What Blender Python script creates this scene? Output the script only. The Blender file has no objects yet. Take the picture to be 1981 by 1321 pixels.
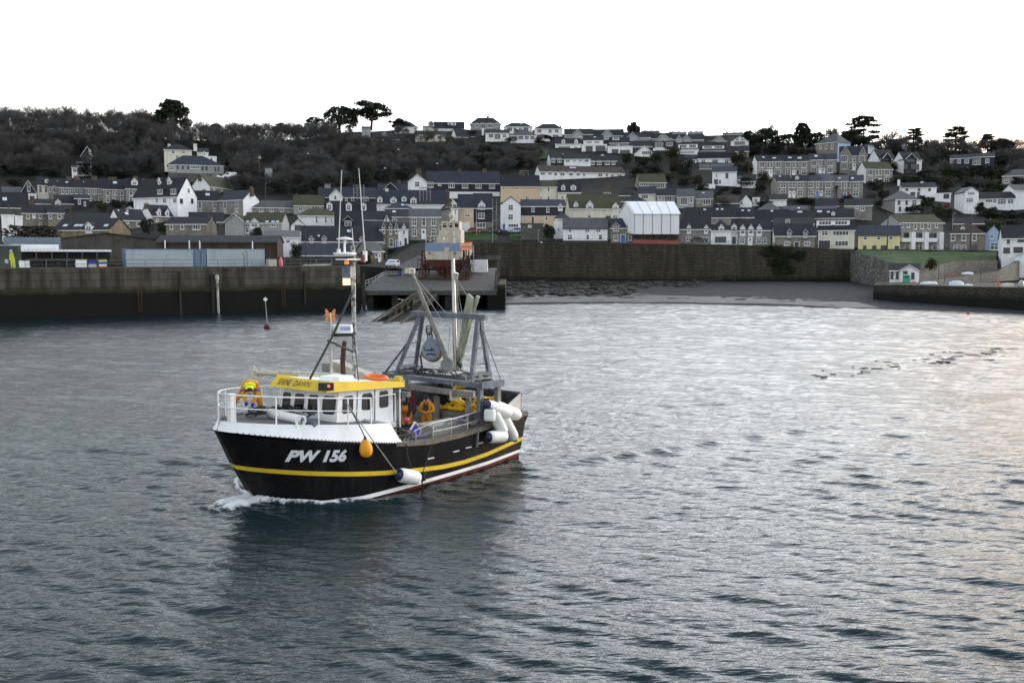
import bpy, bmesh, math, random
import numpy as np
from mathutils import Vector, Matrix, noise as mnoise
R = math.radians
S = bpy.context.scene
COL = S.collection
# ------------------------------------------------------------------ camera
CAM_H, FPX, PCX, PCY, PITCH = 8.6, 1900.0, 990.5, 660.5, math.atan(165.5/1900.0)
cd = bpy.data.cameras.new('camera'); cam = bpy.data.objects.new('camera', cd); COL.objects.link(cam)
cam.location = (0, 0, CAM_H); cam.rotation_euler = (math.pi/2-PITCH, 0, 0)
cd.sensor_width = 36.0; cd.lens = 36.0*FPX/1981.0; cd.clip_end = 6000; cd.clip_start = 0.2
S.camera = cam
# ------------------------------------------------------------------ sky, sun, exposure
SUN_EL, SUN_AZ = 3.2, 52.0            # low sun, behind the hill on the right
w = bpy.data.worlds.new('World'); S.world = w; w.use_nodes = True
nt = w.node_tree; bg = nt.nodes['Background']
sky = nt.nodes.new('ShaderNodeTexSky'); sky.sky_type = 'NISHITA'; sky.sun_disc = False
sky.sun_elevation = R(SUN_EL); sky.sun_rotation = R(SUN_AZ)
sky.air_density = 1.0; sky.dust_density = 3.0; sky.ozone_density = 1.0
hs = nt.nodes.new('ShaderNodeHueSaturation'); hs.inputs['Saturation'].default_value = 0.6
nt.links.new(sky.outputs[0], hs.inputs['Color'])
tc = nt.nodes.new('ShaderNodeTexCoord'); sx = nt.nodes.new('ShaderNodeSeparateXYZ'); nt.links.new(tc.outputs['Generated'], sx.inputs[0])
cr = nt.nodes.new('ShaderNodeValToRGB'); nt.links.new(sx.outputs[2], cr.inputs[0])   # thin high cloud: bright low down, dimmer overhead
for p_, c_ in ((0, (.80, .81, .82)), (.25, (.66, .705, .765)), (.5, (.40, .455, .53)), (1, (.14, .185, .255))):
    e_ = cr.color_ramp.elements[0] if p_ == 0 else cr.color_ramp.elements[1] if p_ == 1 else cr.color_ramp.elements.new(p_)
    e_.position = p_; e_.color = (*c_, 1)
vm = nt.nodes.new('ShaderNodeVectorMath'); vm.operation = 'SCALE'; vm.inputs['Scale'].default_value = 2.0; nt.links.new(cr.outputs[0], vm.inputs[0])
dp = nt.nodes.new('ShaderNodeVectorMath'); dp.operation = 'DOT_PRODUCT'; nt.links.new(tc.outputs['Generated'], dp.inputs[0]); dp.inputs[1].default_value = (math.sin(R(46)), math.cos(R(46)), 0)
gl = nt.nodes.new('ShaderNodeMapRange'); nt.links.new(dp.outputs['Value'], gl.inputs[0]); gl.interpolation_type = 'SMOOTHSTEP'; gl.inputs[1].default_value = .25; gl.inputs[2].default_value = 1.02; gl.inputs[3].default_value = 1.7; gl.inputs[4].default_value = 7.5   # brighter towards the sunset
nt.links.new(gl.outputs[0], vm.inputs['Scale'])
mx = nt.nodes.new('ShaderNodeMix'); mx.data_type = 'RGBA'; mx.inputs[0].default_value = .7
nt.links.new(hs.outputs[0], mx.inputs[6]); nt.links.new(vm.outputs[0], mx.inputs[7]); 
d2 = nt.nodes.new('ShaderNodeVectorMath'); d2.operation = 'DOT_PRODUCT'; nt.links.new(tc.outputs['Generated'], d2.inputs[0]); d2.inputs[1].default_value = (math.sin(R(36)), math.cos(R(36)), .10)
g1 = nt.nodes.new('ShaderNodeMapRange'); nt.links.new(d2.outputs['Value'], g1.inputs[0]); g1.interpolation_type = 'SMOOTHSTEP'; g1.inputs[1].default_value = .94; g1.inputs[2].default_value = 1.005; g1.inputs[4].default_value = .75   # warm afterglow low over the hill
mw = nt.nodes.new('ShaderNodeMix'); mw.data_type = 'RGBA'; nt.links.new(g1.outputs[0], mw.inputs[0]); nt.links.new(mx.outputs[2], mw.inputs[6]); mw.inputs[7].default_value = (2.0, 1.35, .80, 1); nt.links.new(mw.outputs[2], bg.inputs['Color'])
bg.inputs['Strength'].default_value = 0.15
ld = bpy.data.lights.new('sun', 'SUN'); ld.energy = 0.6; ld.angle = R(10); ld.color = (1, .82, .62)
sun = bpy.data.objects.new('sun', ld); COL.objects.link(sun)
sdir = Vector((math.sin(R(SUN_AZ))*math.cos(R(SUN_EL)), math.cos(R(SUN_AZ))*math.cos(R(SUN_EL)), math.sin(R(SUN_EL))))
sun.rotation_euler = sdir.to_track_quat('Z', 'Y').to_euler()
S.view_settings.view_transform = 'Standard'; S.view_settings.look = 'None'
S.view_settings.exposure = 3.12; S.view_settings.gamma = 1.0
# ------------------------------------------------------------------ pixel helpers (photo pixels -> points at real distances)
def ray(px, py):
    a = (px-PCX)/FPX; b = (PCY-py)/FPX
    return Vector((a, math.cos(PITCH)+b*math.sin(PITCH), -math.sin(PITCH)+b*math.cos(PITCH)))
CP = Vector((0, 0, CAM_H))
def atY(px, py, Y):
    d = ray(px, py); return CP+d*(Y/d.y)
def atZ(px, py, z):
    d = ray(px, py); return CP+d*((z-CAM_H)/d.z)
def plane_hit(px, py, p0, n):
    d = ray(px, py); return CP+d*((p0-CP).dot(n)/d.dot(n))
# ------------------------------------------------------------------ objects
def tag(o, label=None, cat=None, group=None, kind=None):
    if label: o['label'] = label
    if cat: o['category'] = cat
    if group: o['group'] = group
    if kind: o['kind'] = kind
    return o
def empty(name, loc=(0, 0, 0), rz=0.0):
    o = bpy.data.objects.new(name, None); COL.objects.link(o); o.location = loc; o.rotation_euler = (0, 0, rz)
    o.empty_display_size = .3
    return o
def copy_tree(o, parent=None):
    c = o.copy(); COL.objects.link(c)
    if parent is not None: c.parent = parent
    for ch in list(o.children): copy_tree(ch, c)
    return c
class MB:
    """collects simple shapes into one mesh"""
    def __init__(s): s.v = []; s.f = []; s.m = []; s.sm = []
    def add(s, vs, fs, mi=0, smooth=False):
        o = len(s.v); s.v.extend([tuple(q) for q in vs])
        for f in fs: s.f.append(tuple(i+o for i in f)); s.m.append(mi); s.sm.append(smooth)
        return s
    def box(s, c, d, mi=0, rot=None, taper=None):
        x, y, z = d[0]/2, d[1]/2, d[2]/2; t = taper or (1, 1)
        vs = [Vector((-x, -y, -z)), Vector((x, -y, -z)), Vector((x, y, -z)), Vector((-x, y, -z)),
              Vector((-x*t[0], -y*t[1], z)), Vector((x*t[0], -y*t[1], z)), Vector((x*t[0], y*t[1], z)), Vector((-x*t[0], y*t[1], z))]
        if rot is not None: vs = [rot @ q for q in vs]
        c = Vector(c)
        return s.add([q+c for q in vs], [(0, 3, 2, 1), (4, 5, 6, 7), (0, 1, 5, 4), (1, 2, 6, 5), (2, 3, 7, 6), (3, 0, 4, 7)], mi)
    def bx(s, x0, x1, y0, y1, z0, z1, mi=0):
        return s.box(((x0+x1)/2, (y0+y1)/2, (z0+z1)/2), (x1-x0, y1-y0, z1-z0), mi)
    def bar(s, a, b, w, h=None, mi=0, up=(0, 0, 1)):
        a = Vector(a); b = Vector(b); h = h or w; d = (b-a)
        if d.length < 1e-6: return s
        z = d.normalized(); u = Vector(up)
        if abs(z.dot(u)) > .98: u = Vector((1, 0, 0))
        x = z.cross(u).normalized(); y = z.cross(x)
        vs = []
        for p in (a, b):
            for i, j in ((-1, -1), (1, -1), (1, 1), (-1, 1)): vs.append(p+x*(i*w/2)+y*(j*h/2))
        return s.add(vs, [(0, 3, 2, 1), (4, 5, 6, 7), (0, 1, 5, 4), (1, 2, 6, 5), (2, 3, 7, 6), (3, 0, 4, 7)], mi)
    def tube(s, pts, r, n=6, mi=0, cap=True, smooth=True):
        pts = [Vector(p) for p in pts]; k = len(pts)
        rs = r if hasattr(r, '__len__') else [r]*k
        vs = []; prev = None
        for i, p in enumerate(pts):
            d = (pts[min(i+1, k-1)]-pts[max(i-1, 0)])
            d = d.normalized() if d.length > 1e-9 else Vector((0, 0, 1))
            if prev is None:
                u = Vector((0, 0, 1)) if abs(d.z) < .9 else Vector((1, 0, 0))
                x = d.cross(u).normalized()
            else:
                x = (prev-d*prev.dot(d)); x = x.normalized() if x.length > 1e-6 else d.orthogonal().normalized()
            prev = x; y = d.cross(x)
            for j in range(n):
                a = 2*math.pi*j/n; vs.append(p+(x*math.cos(a)+y*math.sin(a))*rs[i])
        fs = [(i*n+j, i*n+(j+1) % n, (i+1)*n+(j+1) % n, (i+1)*n+j) for i in range(k-1) for j in range(n)]
        s.add(vs, fs, mi, smooth)
        if cap: s.add(vs[:n], [tuple(range(n))[::-1]], mi); s.add(vs[-n:], [tuple(range(n))], mi)
        return s
    def lathe(s, prof, c=(0, 0, 0), axis=(0, 0, 1), n=16, mi=0, smooth=True):
        z = Vector(axis).normalized(); x = z.orthogonal().normalized(); y = z.cross(x); c = Vector(c); vs = []
        for r, h in prof:
            for j in range(n):
                a = 2*math.pi*j/n; vs.append(c+z*h+(x*math.cos(a)+y*math.sin(a))*r)
        k = len(prof)
        fs = [(i*n+j, i*n+(j+1) % n, (i+1)*n+(j+1) % n, (i+1)*n+j) for i in range(k-1) for j in range(n)]
        s.add(vs, fs, mi, smooth)
        s.add(vs[:n], [tuple(range(n))[::-1]], mi); s.add(vs[-n:], [tuple(range(n))], mi)
        return s
    def ball(s, c, r, mi=0, seg=10, rings=6, rot=None):
        rr = r if hasattr(r, '__len__') else (r, r, r); c = Vector(c); vs = []; fs = []
        for i in range(1, rings):
            t = math.pi*i/rings
            for j in range(seg):
                a = 2*math.pi*j/seg; q = Vector((rr[0]*math.sin(t)*math.cos(a), rr[1]*math.sin(t)*math.sin(a), rr[2]*math.cos(t)))
                vs.append(c+(rot @ q if rot is not None else q))
        tp = len(vs); q = Vector((0, 0, rr[2])); vs.append(c+(rot @ q if rot is not None else q)); vs.append(c-(rot @ q if rot is not None else q))
        for i in range(rings-2):
            for j in range(seg): fs.append((i*seg+j, (i+1)*seg+j, (i+1)*seg+(j+1) % seg, i*seg+(j+1) % seg))
        for j in range(seg): fs.append((tp, j, (j+1) % seg)); fs.append((tp+1, (rings-2)*seg+(j+1) % seg, (rings-2)*seg+j))
        return s.add(vs, fs, mi, True)
    def prism(s, poly, ext, mi=0):
        """polygon (3D points) extruded by vector ext"""
        n = len(poly); e = Vector(ext); p = [Vector(q) for q in poly]; vs = p+[q+e for q in p]
        fs = [tuple(range(n))[::-1], tuple(range(n, 2*n))]+[(i, (i+1) % n, (i+1) % n+n, i+n) for i in range(n)]
        return s.add(vs, fs, mi)
    def torus(s, c, R0, r, axis=(0, 0, 1), n=20, m=8, mi=0, a0=0, a1=2*math.pi):
        z = Vector(axis).normalized(); x = z.orthogonal().normalized(); y = z.cross(x); c = Vector(c)
        full = abs(a1-a0-2*math.pi) < 1e-6
        k = n if full else n+1
        pts = [c+(x*math.cos(a0+(a1-a0)*i/n)+y*math.sin(a0+(a1-a0)*i/n))*R0 for i in range(k)]
        if full: pts.append(pts[0])
        return s.tube(pts, r, m, mi, not full)
    def quad(s, a, b, c, d, mi=0): return s.add([a, b, c, d], [(0, 1, 2, 3)], mi)
    def mesh(s, name, mats):
        me = bpy.data.meshes.new(name); me.from_pydata(s.v, [], s.f)
        for m in (mats if isinstance(mats, (list, tuple)) else [mats]): me.materials.append(m)
        me.polygons.foreach_set('material_index', s.m); me.polygons.foreach_set('use_smooth', s.sm); me.update()
        return me
    def build(s, name, mats, parent=None, loc=None, flip=True):
        me = s.mesh(name, mats)
        if flip and len(s.f) < 60000:
            bm = bmesh.new(); bm.from_mesh(me); bmesh.ops.recalc_face_normals(bm, faces=bm.faces); bm.to_mesh(me); bm.free()
        return link(name, me, parent, loc)
def link(name, me, parent=None, loc=None, rz=None):
    o = bpy.data.objects.new(name, me); COL.objects.link(o)
    if parent is not None: o.parent = parent
    if loc is not None: o.location = loc
    if rz is not None: o.rotation_euler = (0, 0, rz)
    return o
# ------------------------------------------------------------------ materials
MT = {}
def _new(name):
    m = bpy.data.materials.new(name); m.use_nodes = True; t = m.node_tree; b = t.nodes['Principled BSDF']; MT[name] = m; b.inputs['Specular IOR Level'].default_value = .22
    return m, t, b
def N(t, typ, **kw):
    n = t.nodes.new(typ)
    for k, v in kw.items():
        if k in n.inputs: n.inputs[k].default_value = v
        else: setattr(n, k, v)
    return n
def rgba(c): return (c[0], c[1], c[2], 1)
def coords(t, world=False):
    if world: return N(t, 'ShaderNodeNewGeometry').outputs['Position']
    return N(t, 'ShaderNodeTexCoord').outputs['Object']
def mix(t, fac, a, b, blend='MIX'):
    n = N(t, 'ShaderNodeMix', data_type='RGBA', blend_type=blend)
    for sock, v in ((n.inputs[0], fac), (n.inputs[6], a), (n.inputs[7], b)):
        if hasattr(v, 'links'): t.links.new(v, sock)
        elif hasattr(v, '__len__'): sock.default_value = rgba(v)
        else: sock.default_value = v
    return n.outputs[2]
def ramp(t, fac, a, b):
    n = N(t, 'ShaderNodeMapRange'); n.inputs[1].default_value = a; n.inputs[2].default_value = b; t.links.new(fac, n.inputs[0]); return n.outputs[0]
def noise(t, co, scale, detail=4, rough=.6):
    n = N(t, 'ShaderNodeTexNoise', Scale=scale, Detail=detail, Roughness=rough); t.links.new(co, n.inputs['Vector']); return n.outputs['Fac']
def bump(t, b, h, dist, strength=1.0):
    n = N(t, 'ShaderNodeBump', Distance=dist, Strength=strength); t.links.new(h, n.inputs['Height']); t.links.new(n.outputs[0], b.inputs['Normal'])
def streak(t, co, sx=1.5, sz=.12):
    mp = N(t, 'ShaderNodeMapping'); mp.inputs['Scale'].default_value = (sx, sx, sz); t.links.new(co, mp.inputs[0]); return noise(t, mp.outputs[0], 1.0, 5, .65)
def pm(name, c1, c2=None, scale=1.5, rough=.7, metal=0.0, bmp=0.0, bscale=8, dirt=0.0, dirtc=(.05, .045, .04), world=False, spec=.22):
    m, t, b = _new(name); co = coords(t, world)
    c2 = c2 or tuple(x*.75 for x in c1)
    col = mix(t, ramp(t, noise(t, co, scale), .35, .65), c1, c2)
    if dirt:
        d = ramp(t, streak(t, co), .5, .75); mm = N(t, 'ShaderNodeMath', operation='MULTIPLY'); t.links.new(d, mm.inputs[0]); mm.inputs[1].default_value = dirt
        col = mix(t, mm.outputs[0], col, dirtc)
    t.links.new(col, b.inputs['Base Color']); b.inputs['Roughness'].default_value = rough; b.inputs['Metallic'].default_value = metal
    b.inputs['Specular IOR Level'].default_value = spec
    if bmp: bump(t, b, noise(t, co, bscale, 5), bmp)
    return m
def plain(name, c, rough=.5, metal=0, emit=None, es=1.0):
    m, t, b = _new(name); b.inputs['Base Color'].default_value = rgba(c); b.inputs['Specular IOR Level'].default_value = .5; b.inputs['Roughness'].default_value = rough; b.inputs['Metallic'].default_value = metal
    if emit: b.inputs['Emission Color'].default_value = rgba(emit); b.inputs['Emission Strength'].default_value = es
    return m
def brickish(name, cols, mortar, bw, bh, msize=.02, rough=.85, vari=.6, bmp=.02, tide=None, stain=.5, moss=None, stainc=(.012, .012, .011), course_noise=.0, world=False):
    """coursed masonry / slates in object metres (x+y along, z up), with stains; tide = (z0,z1,colour) dark weed below"""
    m, t, b = _new(name); co = coords(t, world)
    sp = N(t, 'ShaderNodeSeparateXYZ'); t.links.new(co, sp.inputs[0])
    ad = N(t, 'ShaderNodeMath', operation='ADD'); t.links.new(sp.outputs[0], ad.inputs[0]); t.links.new(sp.outputs[1], ad.inputs[1])
    cb = N(t, 'ShaderNodeCombineXYZ'); t.links.new(ad.outputs[0], cb.inputs[0]); t.links.new(sp.outputs[2], cb.inputs[1])
    vec = cb.outputs[0]
    if course_noise:
        nn = N(t, 'ShaderNodeTexNoise', Scale=.6/bw, Detail=3); t.links.new(co, nn.inputs['Vector'])
        vm = N(t, 'ShaderNodeVectorMath', operation='SCALE'); vm.inputs['Scale'].default_value = course_noise; t.links.new(nn.outputs['Color'], vm.inputs[0])
        va = N(t, 'ShaderNodeVectorMath', operation='ADD'); t.links.new(vec, va.inputs[0]); t.links.new(vm.outputs[0], va.inputs[1]); vec = va.outputs[0]
    br = N(t, 'ShaderNodeTexBrick'); t.links.new(vec, br.inputs['Vector'])
    br.inputs['Color1'].default_value = rgba(cols[0]); br.inputs['Color2'].default_value = rgba(cols[1]); br.inputs['Mortar'].default_value = rgba(mortar)
    br.inputs['Scale'].default_value = 1.0; br.inputs['Mortar Size'].default_value = msize; br.inputs['Brick Width'].default_value = bw; br.inputs['Row Height'].default_value = bh
    br.inputs['Bias'].default_value = 0
    col = mix(t, ramp(t, noise(t, co, .55/bw*1.0, 3), .3, .7), br.outputs['Color'], cols[2] if len(cols) > 2 else cols[0])
    col = mix(t, 1-vari, br.outputs['Color'], col) if vari < 1 else col
    if stain:
        d = ramp(t, streak(t, co, .8, .08), .42, .62); mm = N(t, 'ShaderNodeMath', operation='MULTIPLY'); t.links.new(d, mm.inputs[0]); mm.inputs[1].default_value = stain
        col = mix(t, mm.outputs[0], col, stainc)
    if moss:
        col = mix(t, ramp(t, noise(t, co, .35, 5, .7), moss[0], moss[0]+.18), col, moss[1])
    if tide:
        nz = noise(t, co, .45, 5, .7); md = N(t, 'ShaderNodeMath', operation='MULTIPLY_ADD'); t.links.new(nz, md.inputs[0]); md.inputs[1].default_value = -1.6; t.links.new(sp.outputs[2], md.inputs[2])
        for z0, z1, cc in tide: col = mix(t, ramp(t, md.outputs[0], z1, z0), col, cc)
    t.links.new(col, b.inputs['Base Color']); b.inputs['Roughness'].default_value = rough
    if bmp: bump(t, b, br.outputs['Fac'], -bmp)
    return m
def rubble(name, cols, mortar, size=.35, rough=.9, bmp=.04, stain=.3):
    """random rubble stone wall"""
    m, t, b = _new(name); co = coords(t)
    mp = N(t, 'ShaderNodeMapping'); mp.inputs['Scale'].default_value = (1/size, 1/size, 1.5/size); t.links.new(co, mp.inputs[0])
    v = N(t, 'ShaderNodeTexVoronoi', Scale=1.0); t.links.new(mp.outputs[0], v.inputs['Vector'])
    e = N(t, 'ShaderNodeTexVoronoi', Scale=1.0, feature='DISTANCE_TO_EDGE'); t.links.new(mp.outputs[0], e.inputs['Vector'])
    sp = N(t, 'ShaderNodeSeparateColor'); t.links.new(v.outputs['Color'], sp.inputs[0])
    col = mix(t, sp.outputs[0], cols[0], cols[1])
    col = mix(t, ramp(t, sp.outputs[1], .55, .95), col, cols[2])
    col = mix(t, ramp(t, e.outputs['Distance'], .09, .03), col, mortar)
    if stain:
        d = ramp(t, noise(t, co, .3, 5, .7), .45, .7); mm = N(t, 'ShaderNodeMath', operation='MULTIPLY'); t.links.new(d, mm.inputs[0]); mm.inputs[1].default_value = stain
        col = mix(t, mm.outputs[0], col, (.02, .02, .017))
    t.links.new(col, b.inputs['Base Color']); b.inputs['Roughness'].default_value = rough
    bump(t, b, e.outputs['Distance'], bmp)
    return m
# house walls
WHITE = pm('white_render', (.78, .79, .80), (.70, .72, .74), .8, .8, dirt=.35, dirtc=(.35, .35, .34))
OFFW = pm('cream_render', (.68, .64, .52), (.60, .57, .47), .8, .85, dirt=.35, dirtc=(.3, .28, .24))
YELL = pm('pale_yellow_render', (.70, .62, .34), (.62, .56, .32), .8, .85, dirt=.3, dirtc=(.3, .27, .2))
PEACH = pm('peach_render', (.62, .47, .33), (.55, .43, .31), .8, .85, dirt=.3, dirtc=(.25, .2, .16))
BLUE = pm('pale_blue_render', (.32, .43, .60), (.29, .40, .56), .8, .85, dirt=.25, dirtc=(.2, .22, .26))
GREYR = pm('grey_pebbledash', (.36, .37, .37), (.27, .28, .28), 2.0, .9, bmp=.01, bscale=30, dirt=.3, dirtc=(.15, .15, .15))
TANB = brickish('tan_block_wall', [(.27, .20, .12), (.22, .16, .10), (.24, .19, .13)], (.2, .17, .13), .45, .22, .01, bmp=.0)
STONE = rubble('grey_rubble_stone', [(.15, .15, .14), (.23, .225, .21), (.33, .32, .30)], (.28, .27, .25), .38)
STONEB = rubble('brown_rubble_stone', [(.13, .115, .095), (.20, .18, .15), (.29, .26, .22)], (.24, .22, .19), .38)
SLATEW = brickish('slate_hung_wall', [(.035, .04, .055), (.05, .055, .07), (.03, .033, .045)], (.015, .016, .02), .3, .22, .02, bmp=.01, stain=.1)
RENDR = pm('dark_stained_render', (.085, .08, .072), (.055, .052, .047), .5, .9, dirt=.6, dirtc=(.03, .028, .025), bmp=.01)
BRK = brickish('dark_brown_brick', [(.07, .045, .034), (.09, .06, .045), (.05, .036, .03)], (.05, .042, .036), .5, .2, .02, bmp=.01, stain=.5)
DSTONE = rubble('dark_stone', [(.07, .07, .068), (.10, .10, .095), (.15, .145, .135)], (.10, .10, .095), .4)
# roofs
SL = brickish('dark_slate_roof', [(.020, .022, .028), (.032, .034, .042), (.024, .024, .029)], (.018, .018, .022), .4, .16, .015, .75, bmp=.012, stain=.25, moss=(.66, (.05, .05, .035)))
SLB = brickish('blue_slate_roof', [(.026, .031, .05), (.038, .043, .062), (.026, .031, .045)], (.022, .025, .035), .4, .16, .015, .65, bmp=.012, stain=.2)
SLG = brickish('grey_slate_roof', [(.085, .092, .10), (.115, .12, .13), (.08, .084, .088)], (.05, .05, .055), .4, .16, .015, .7, bmp=.012, stain=.25, moss=(.6, (.10, .10, .07)))
SLM = brickish('mossy_slate_roof', [(.06, .062, .055), (.08, .08, .065), (.07, .068, .04)], (.025, .025, .02), .4, .16, .015, .9, bmp=.012, stain=.15, moss=(.42, (.062, .066, .026)))
SLR = brickish('brown_tile_roof', [(.075, .058, .05), (.10, .075, .062), (.07, .055, .05)], (.03, .025, .02), .35, .3, .03, .85, bmp=.02, stain=.2)
CHB = brickish('chimney_brick', [(.12, .085, .065), (.10, .08, .065), (.13, .105, .07)], (.11, .10, .085), .25, .09, .012, bmp=0)
FRAME = plain('white_window_frame', (.8, .81, .82), .5)
GLASS = plain('window_glass', (.03, .035, .04), .08)
CURT = pm('curtained_glass', (.18, .19, .20), (.05, .055, .06), 1.3, .15)
DARKF = plain('dark_window_frame', (.03, .03, .035), .5)
TRIM = plain('white_barge_board', (.8, .81, .82), .5)
GUT = plain('dark_gutter', (.03, .03, .035), .5)
DOORM = {c: plain(c+'_door', v, .45) for c, v in dict(white=(.75, .76, .78), blue=(.05, .16, .5), red=(.5, .03, .03), dark=(.03, .03, .04), green=(.03, .3, .22)).items()}
METAL = pm('galvanised_steel', (.34, .36, .38), (.24, .25, .27), 3, .45, .7)
RAILM = plain('grey_railing_paint', (.12, .13, .14), .5, .3)
POLEM = pm('weathered_pole', (.10, .085, .07), (.07, .06, .05), 2, .9)
POTM = plain('clay_pot', (.20, .12, .08), .8)
RUST = pm('rusty_steel', (.10, .045, .025), (.05, .03, .025), 3, .85, bmp=.01)
CONC = pm('stained_concrete', (.095, .093, .086), (.055, .055, .052), 1.2, .9, dirt=.6, dirtc=(.045, .045, .04), bmp=.015)
# ================================================================== SETTING
def sstep(a, b, x):
    t = min(1, max(0, (x-a)/(b-a))); return t*t*(3-2*t)
def z_hill(D):                       # height of the hillside at distance D
    return atY(PCX, 720-min(D, 486), min(D, 486)).z
def crest_D(X): return float(np.interp(X/465, [-.6, -.52, -.37, -.345, -.21, -.17, -.1, .04, .06, .215, .25, .37, .52, .6], [474, 472, 466, 450, 450, 466, 472, 470, 457, 456, 446, 436, 418, 415]))
def road_drop(X, D): return 2.1*sstep(5, 115, X)*(1-sstep(255, 330, D))
def qwall_D(X): return 131+(X+68.3)*.648
def zt(X, D):
    dc = crest_D(X)
    if D > dc: return zt(X, dc)-(D-dc)*.03
    h = z_hill(max(D, 250))-road_drop(X, max(D, 243))
    zl = 6.85 if D < 226 else 6.85+(z_hill(265)-6.85)*sstep(226, 265, D) if D < 265 else z_hill(D)
    zm = 6.1+(h-6.1)*min(1, max(0, (D-190)/53)) if D < 243 else h
    if D < qwall_D(X)+3: zl = -5
    if D < 188: zm = -5
    zr = h if D >= 240.8 else -4
    if X < -24: a = sstep(-29, -25, X); return zl*(1-a)+zm*a
    if X < -11: return zm
    return zr
def ground_hit(px, py):              # where a photo pixel meets the hillside
    d = ray(px, py); D = 241.0
    while D < 520:
        q = CP+d*(D/d.y)
        if q.z <= zt(q.x, D): return q
        D += .5
    D = crest_D(d.x*465); return Vector((d.x*D/d.y, D, zt(d.x*D/d.y, D)))
SOIL = pm('dark_scrub_ground', (.016, .016, .012), (.009, .009, .007), .25, .95, bmp=.25, bscale=1.5)
def terrain():
    xs = list(np.arange(-1200, -330, 60.0))+list(np.arange(-330, 331, 3.0))+list(np.arange(360, 1300, 60.0)); ds = list(np.arange(120, 300, 2.4))+list(np.arange(300, 700, 5))  # coarse outer hill, out of view, added to block the low sun lamp
    mb = MB(); vs = []
    for D in ds:
        for X in xs:
            z = zt(X, D)
            if D > 262: z += .7*mnoise.noise(Vector((X*.06, D*.06, 3)))-0.3
            vs.append((X, D, z))
    n = len(xs); fs = [(i*n+j, i*n+j+1, (i+1)*n+j+1, (i+1)*n+j) for i in range(len(ds)-1) for j in range(n-1)]
    mb.add(vs, fs, 0, True)
    tag(mb.build('hillside_ground', SOIL, flip=False), kind='structure')
terrain()
ASPH = pm('old_asphalt', (.055, .057, .06), (.04, .042, .045), .6, .9)
GRASS = pm('bank_grass', (.030, .068, .012), (.018, .042, .009), .5, .95, bmp=.12, bscale=4)
SHING = pm('wet_shingle', (.034, .034, .037), (.019, .019, .021), .9, .95, bmp=.06, bscale=5)
SANDM = pm('wet_sand', (.06, .058, .058), (.034, .033, .033), .3, .6, bmp=.02, bscale=3)
def grid_sheet(name, rows, mat, kind='structure', thick=None):
    mb = MB(); n = len(rows[0]); vs = [p for r_ in rows for p in r_]
    mb.add(vs, [(i*n+j, i*n+j+1, (i+1)*n+j+1, (i+1)*n+j) for i in range(len(rows)-1) for j in range(n-1)], 0, True)
    o = mb.build(name, mat, flip=False)
    if kind: tag(o, kind=kind)
    return o
# harbour-front road behind the sea wall
rows = []
for D in (240.6, 244, 248, 252.5):
    rows.append([(X, D, z_hill(250)-road_drop(X, 243)+(.06 if D < 250 else .10)) for X in np.arange(-11, 135, 3)])
grid_sheet('harbour_road', rows, ASPH)
# sea bed and beach
def shore_D(X):
    px = PCX+X*FPX/165
    y = np.interp(px, [900, 960, 1100, 1300, 1450, 1640, 1800, 1981, 2200], [591, 590, 588, 587, 590, 597, 603, 607, 612])
    return CAM_H*FPX/(y-495)
def z_beach(X, D):
    s = shore_D(X); t = (D-s)/(241-s)
    if t < 0: return -2.5*min(1, -t*4)
    return 2.5*t**.75+.10*mnoise.noise(Vector((X*.25, D*.25, 0)))*min(1, t*8)
rows = [[(X, D, z_beach(X, D)) for X in np.arange(-9, 145, 1.5)] for D in np.arange(128, 242.5, 1.6)]
grid_sheet('beach', rows, SHING)
rows = [[(X, shore_D(X)+f, z_beach(X, shore_D(X)+f)+.05-.02*k) for X in np.arange(-6, 62, 2.0) for f in [2+k*5.0+2.5*mnoise.noise(Vector((X*.1, k, 5)))]] for k in range(5)]
grid_sheet('sand', rows, SANDM)
# seaweed covered rocks under the wall
rnd = random.Random(5); mb = MB()
for i in range(620):
    px = rnd.uniform(965, 1360); t = rnd.random(); X0 = (px-PCX)/FPX*200
    D = 236-rnd.random()**1.4*(46 if px < 1230 else 22); X = (px-PCX)/FPX*D
    r_ = rnd.uniform(.2, .75)*(1.2 if t > .8 else .7)
    b0 = len(mb.v); mb.ball((X, D, z_beach(X, D)+r_*.1), (r_*rnd.uniform(1, 2), r_*rnd.uniform(.8, 1.4), r_*.55), 0 if rnd.random() < .72 else 1, 7, 5)
    for k in range(b0, len(mb.v)):
        v = mb.v[k]; q = mnoise.noise(Vector(v)*1.7)*.42; mb.v[k] = (v[0]+q, v[1]+q, v[2]+q*.6)
tag(mb.build('rocks', [pm('weedy_rock', (.014, .015, .012), (.026, .027, .024), 1.5, .8), pm('bare_rock', (.06, .06, .058), (.032, .032, .03), 1.5, .9)]), kind='stuff')
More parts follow.
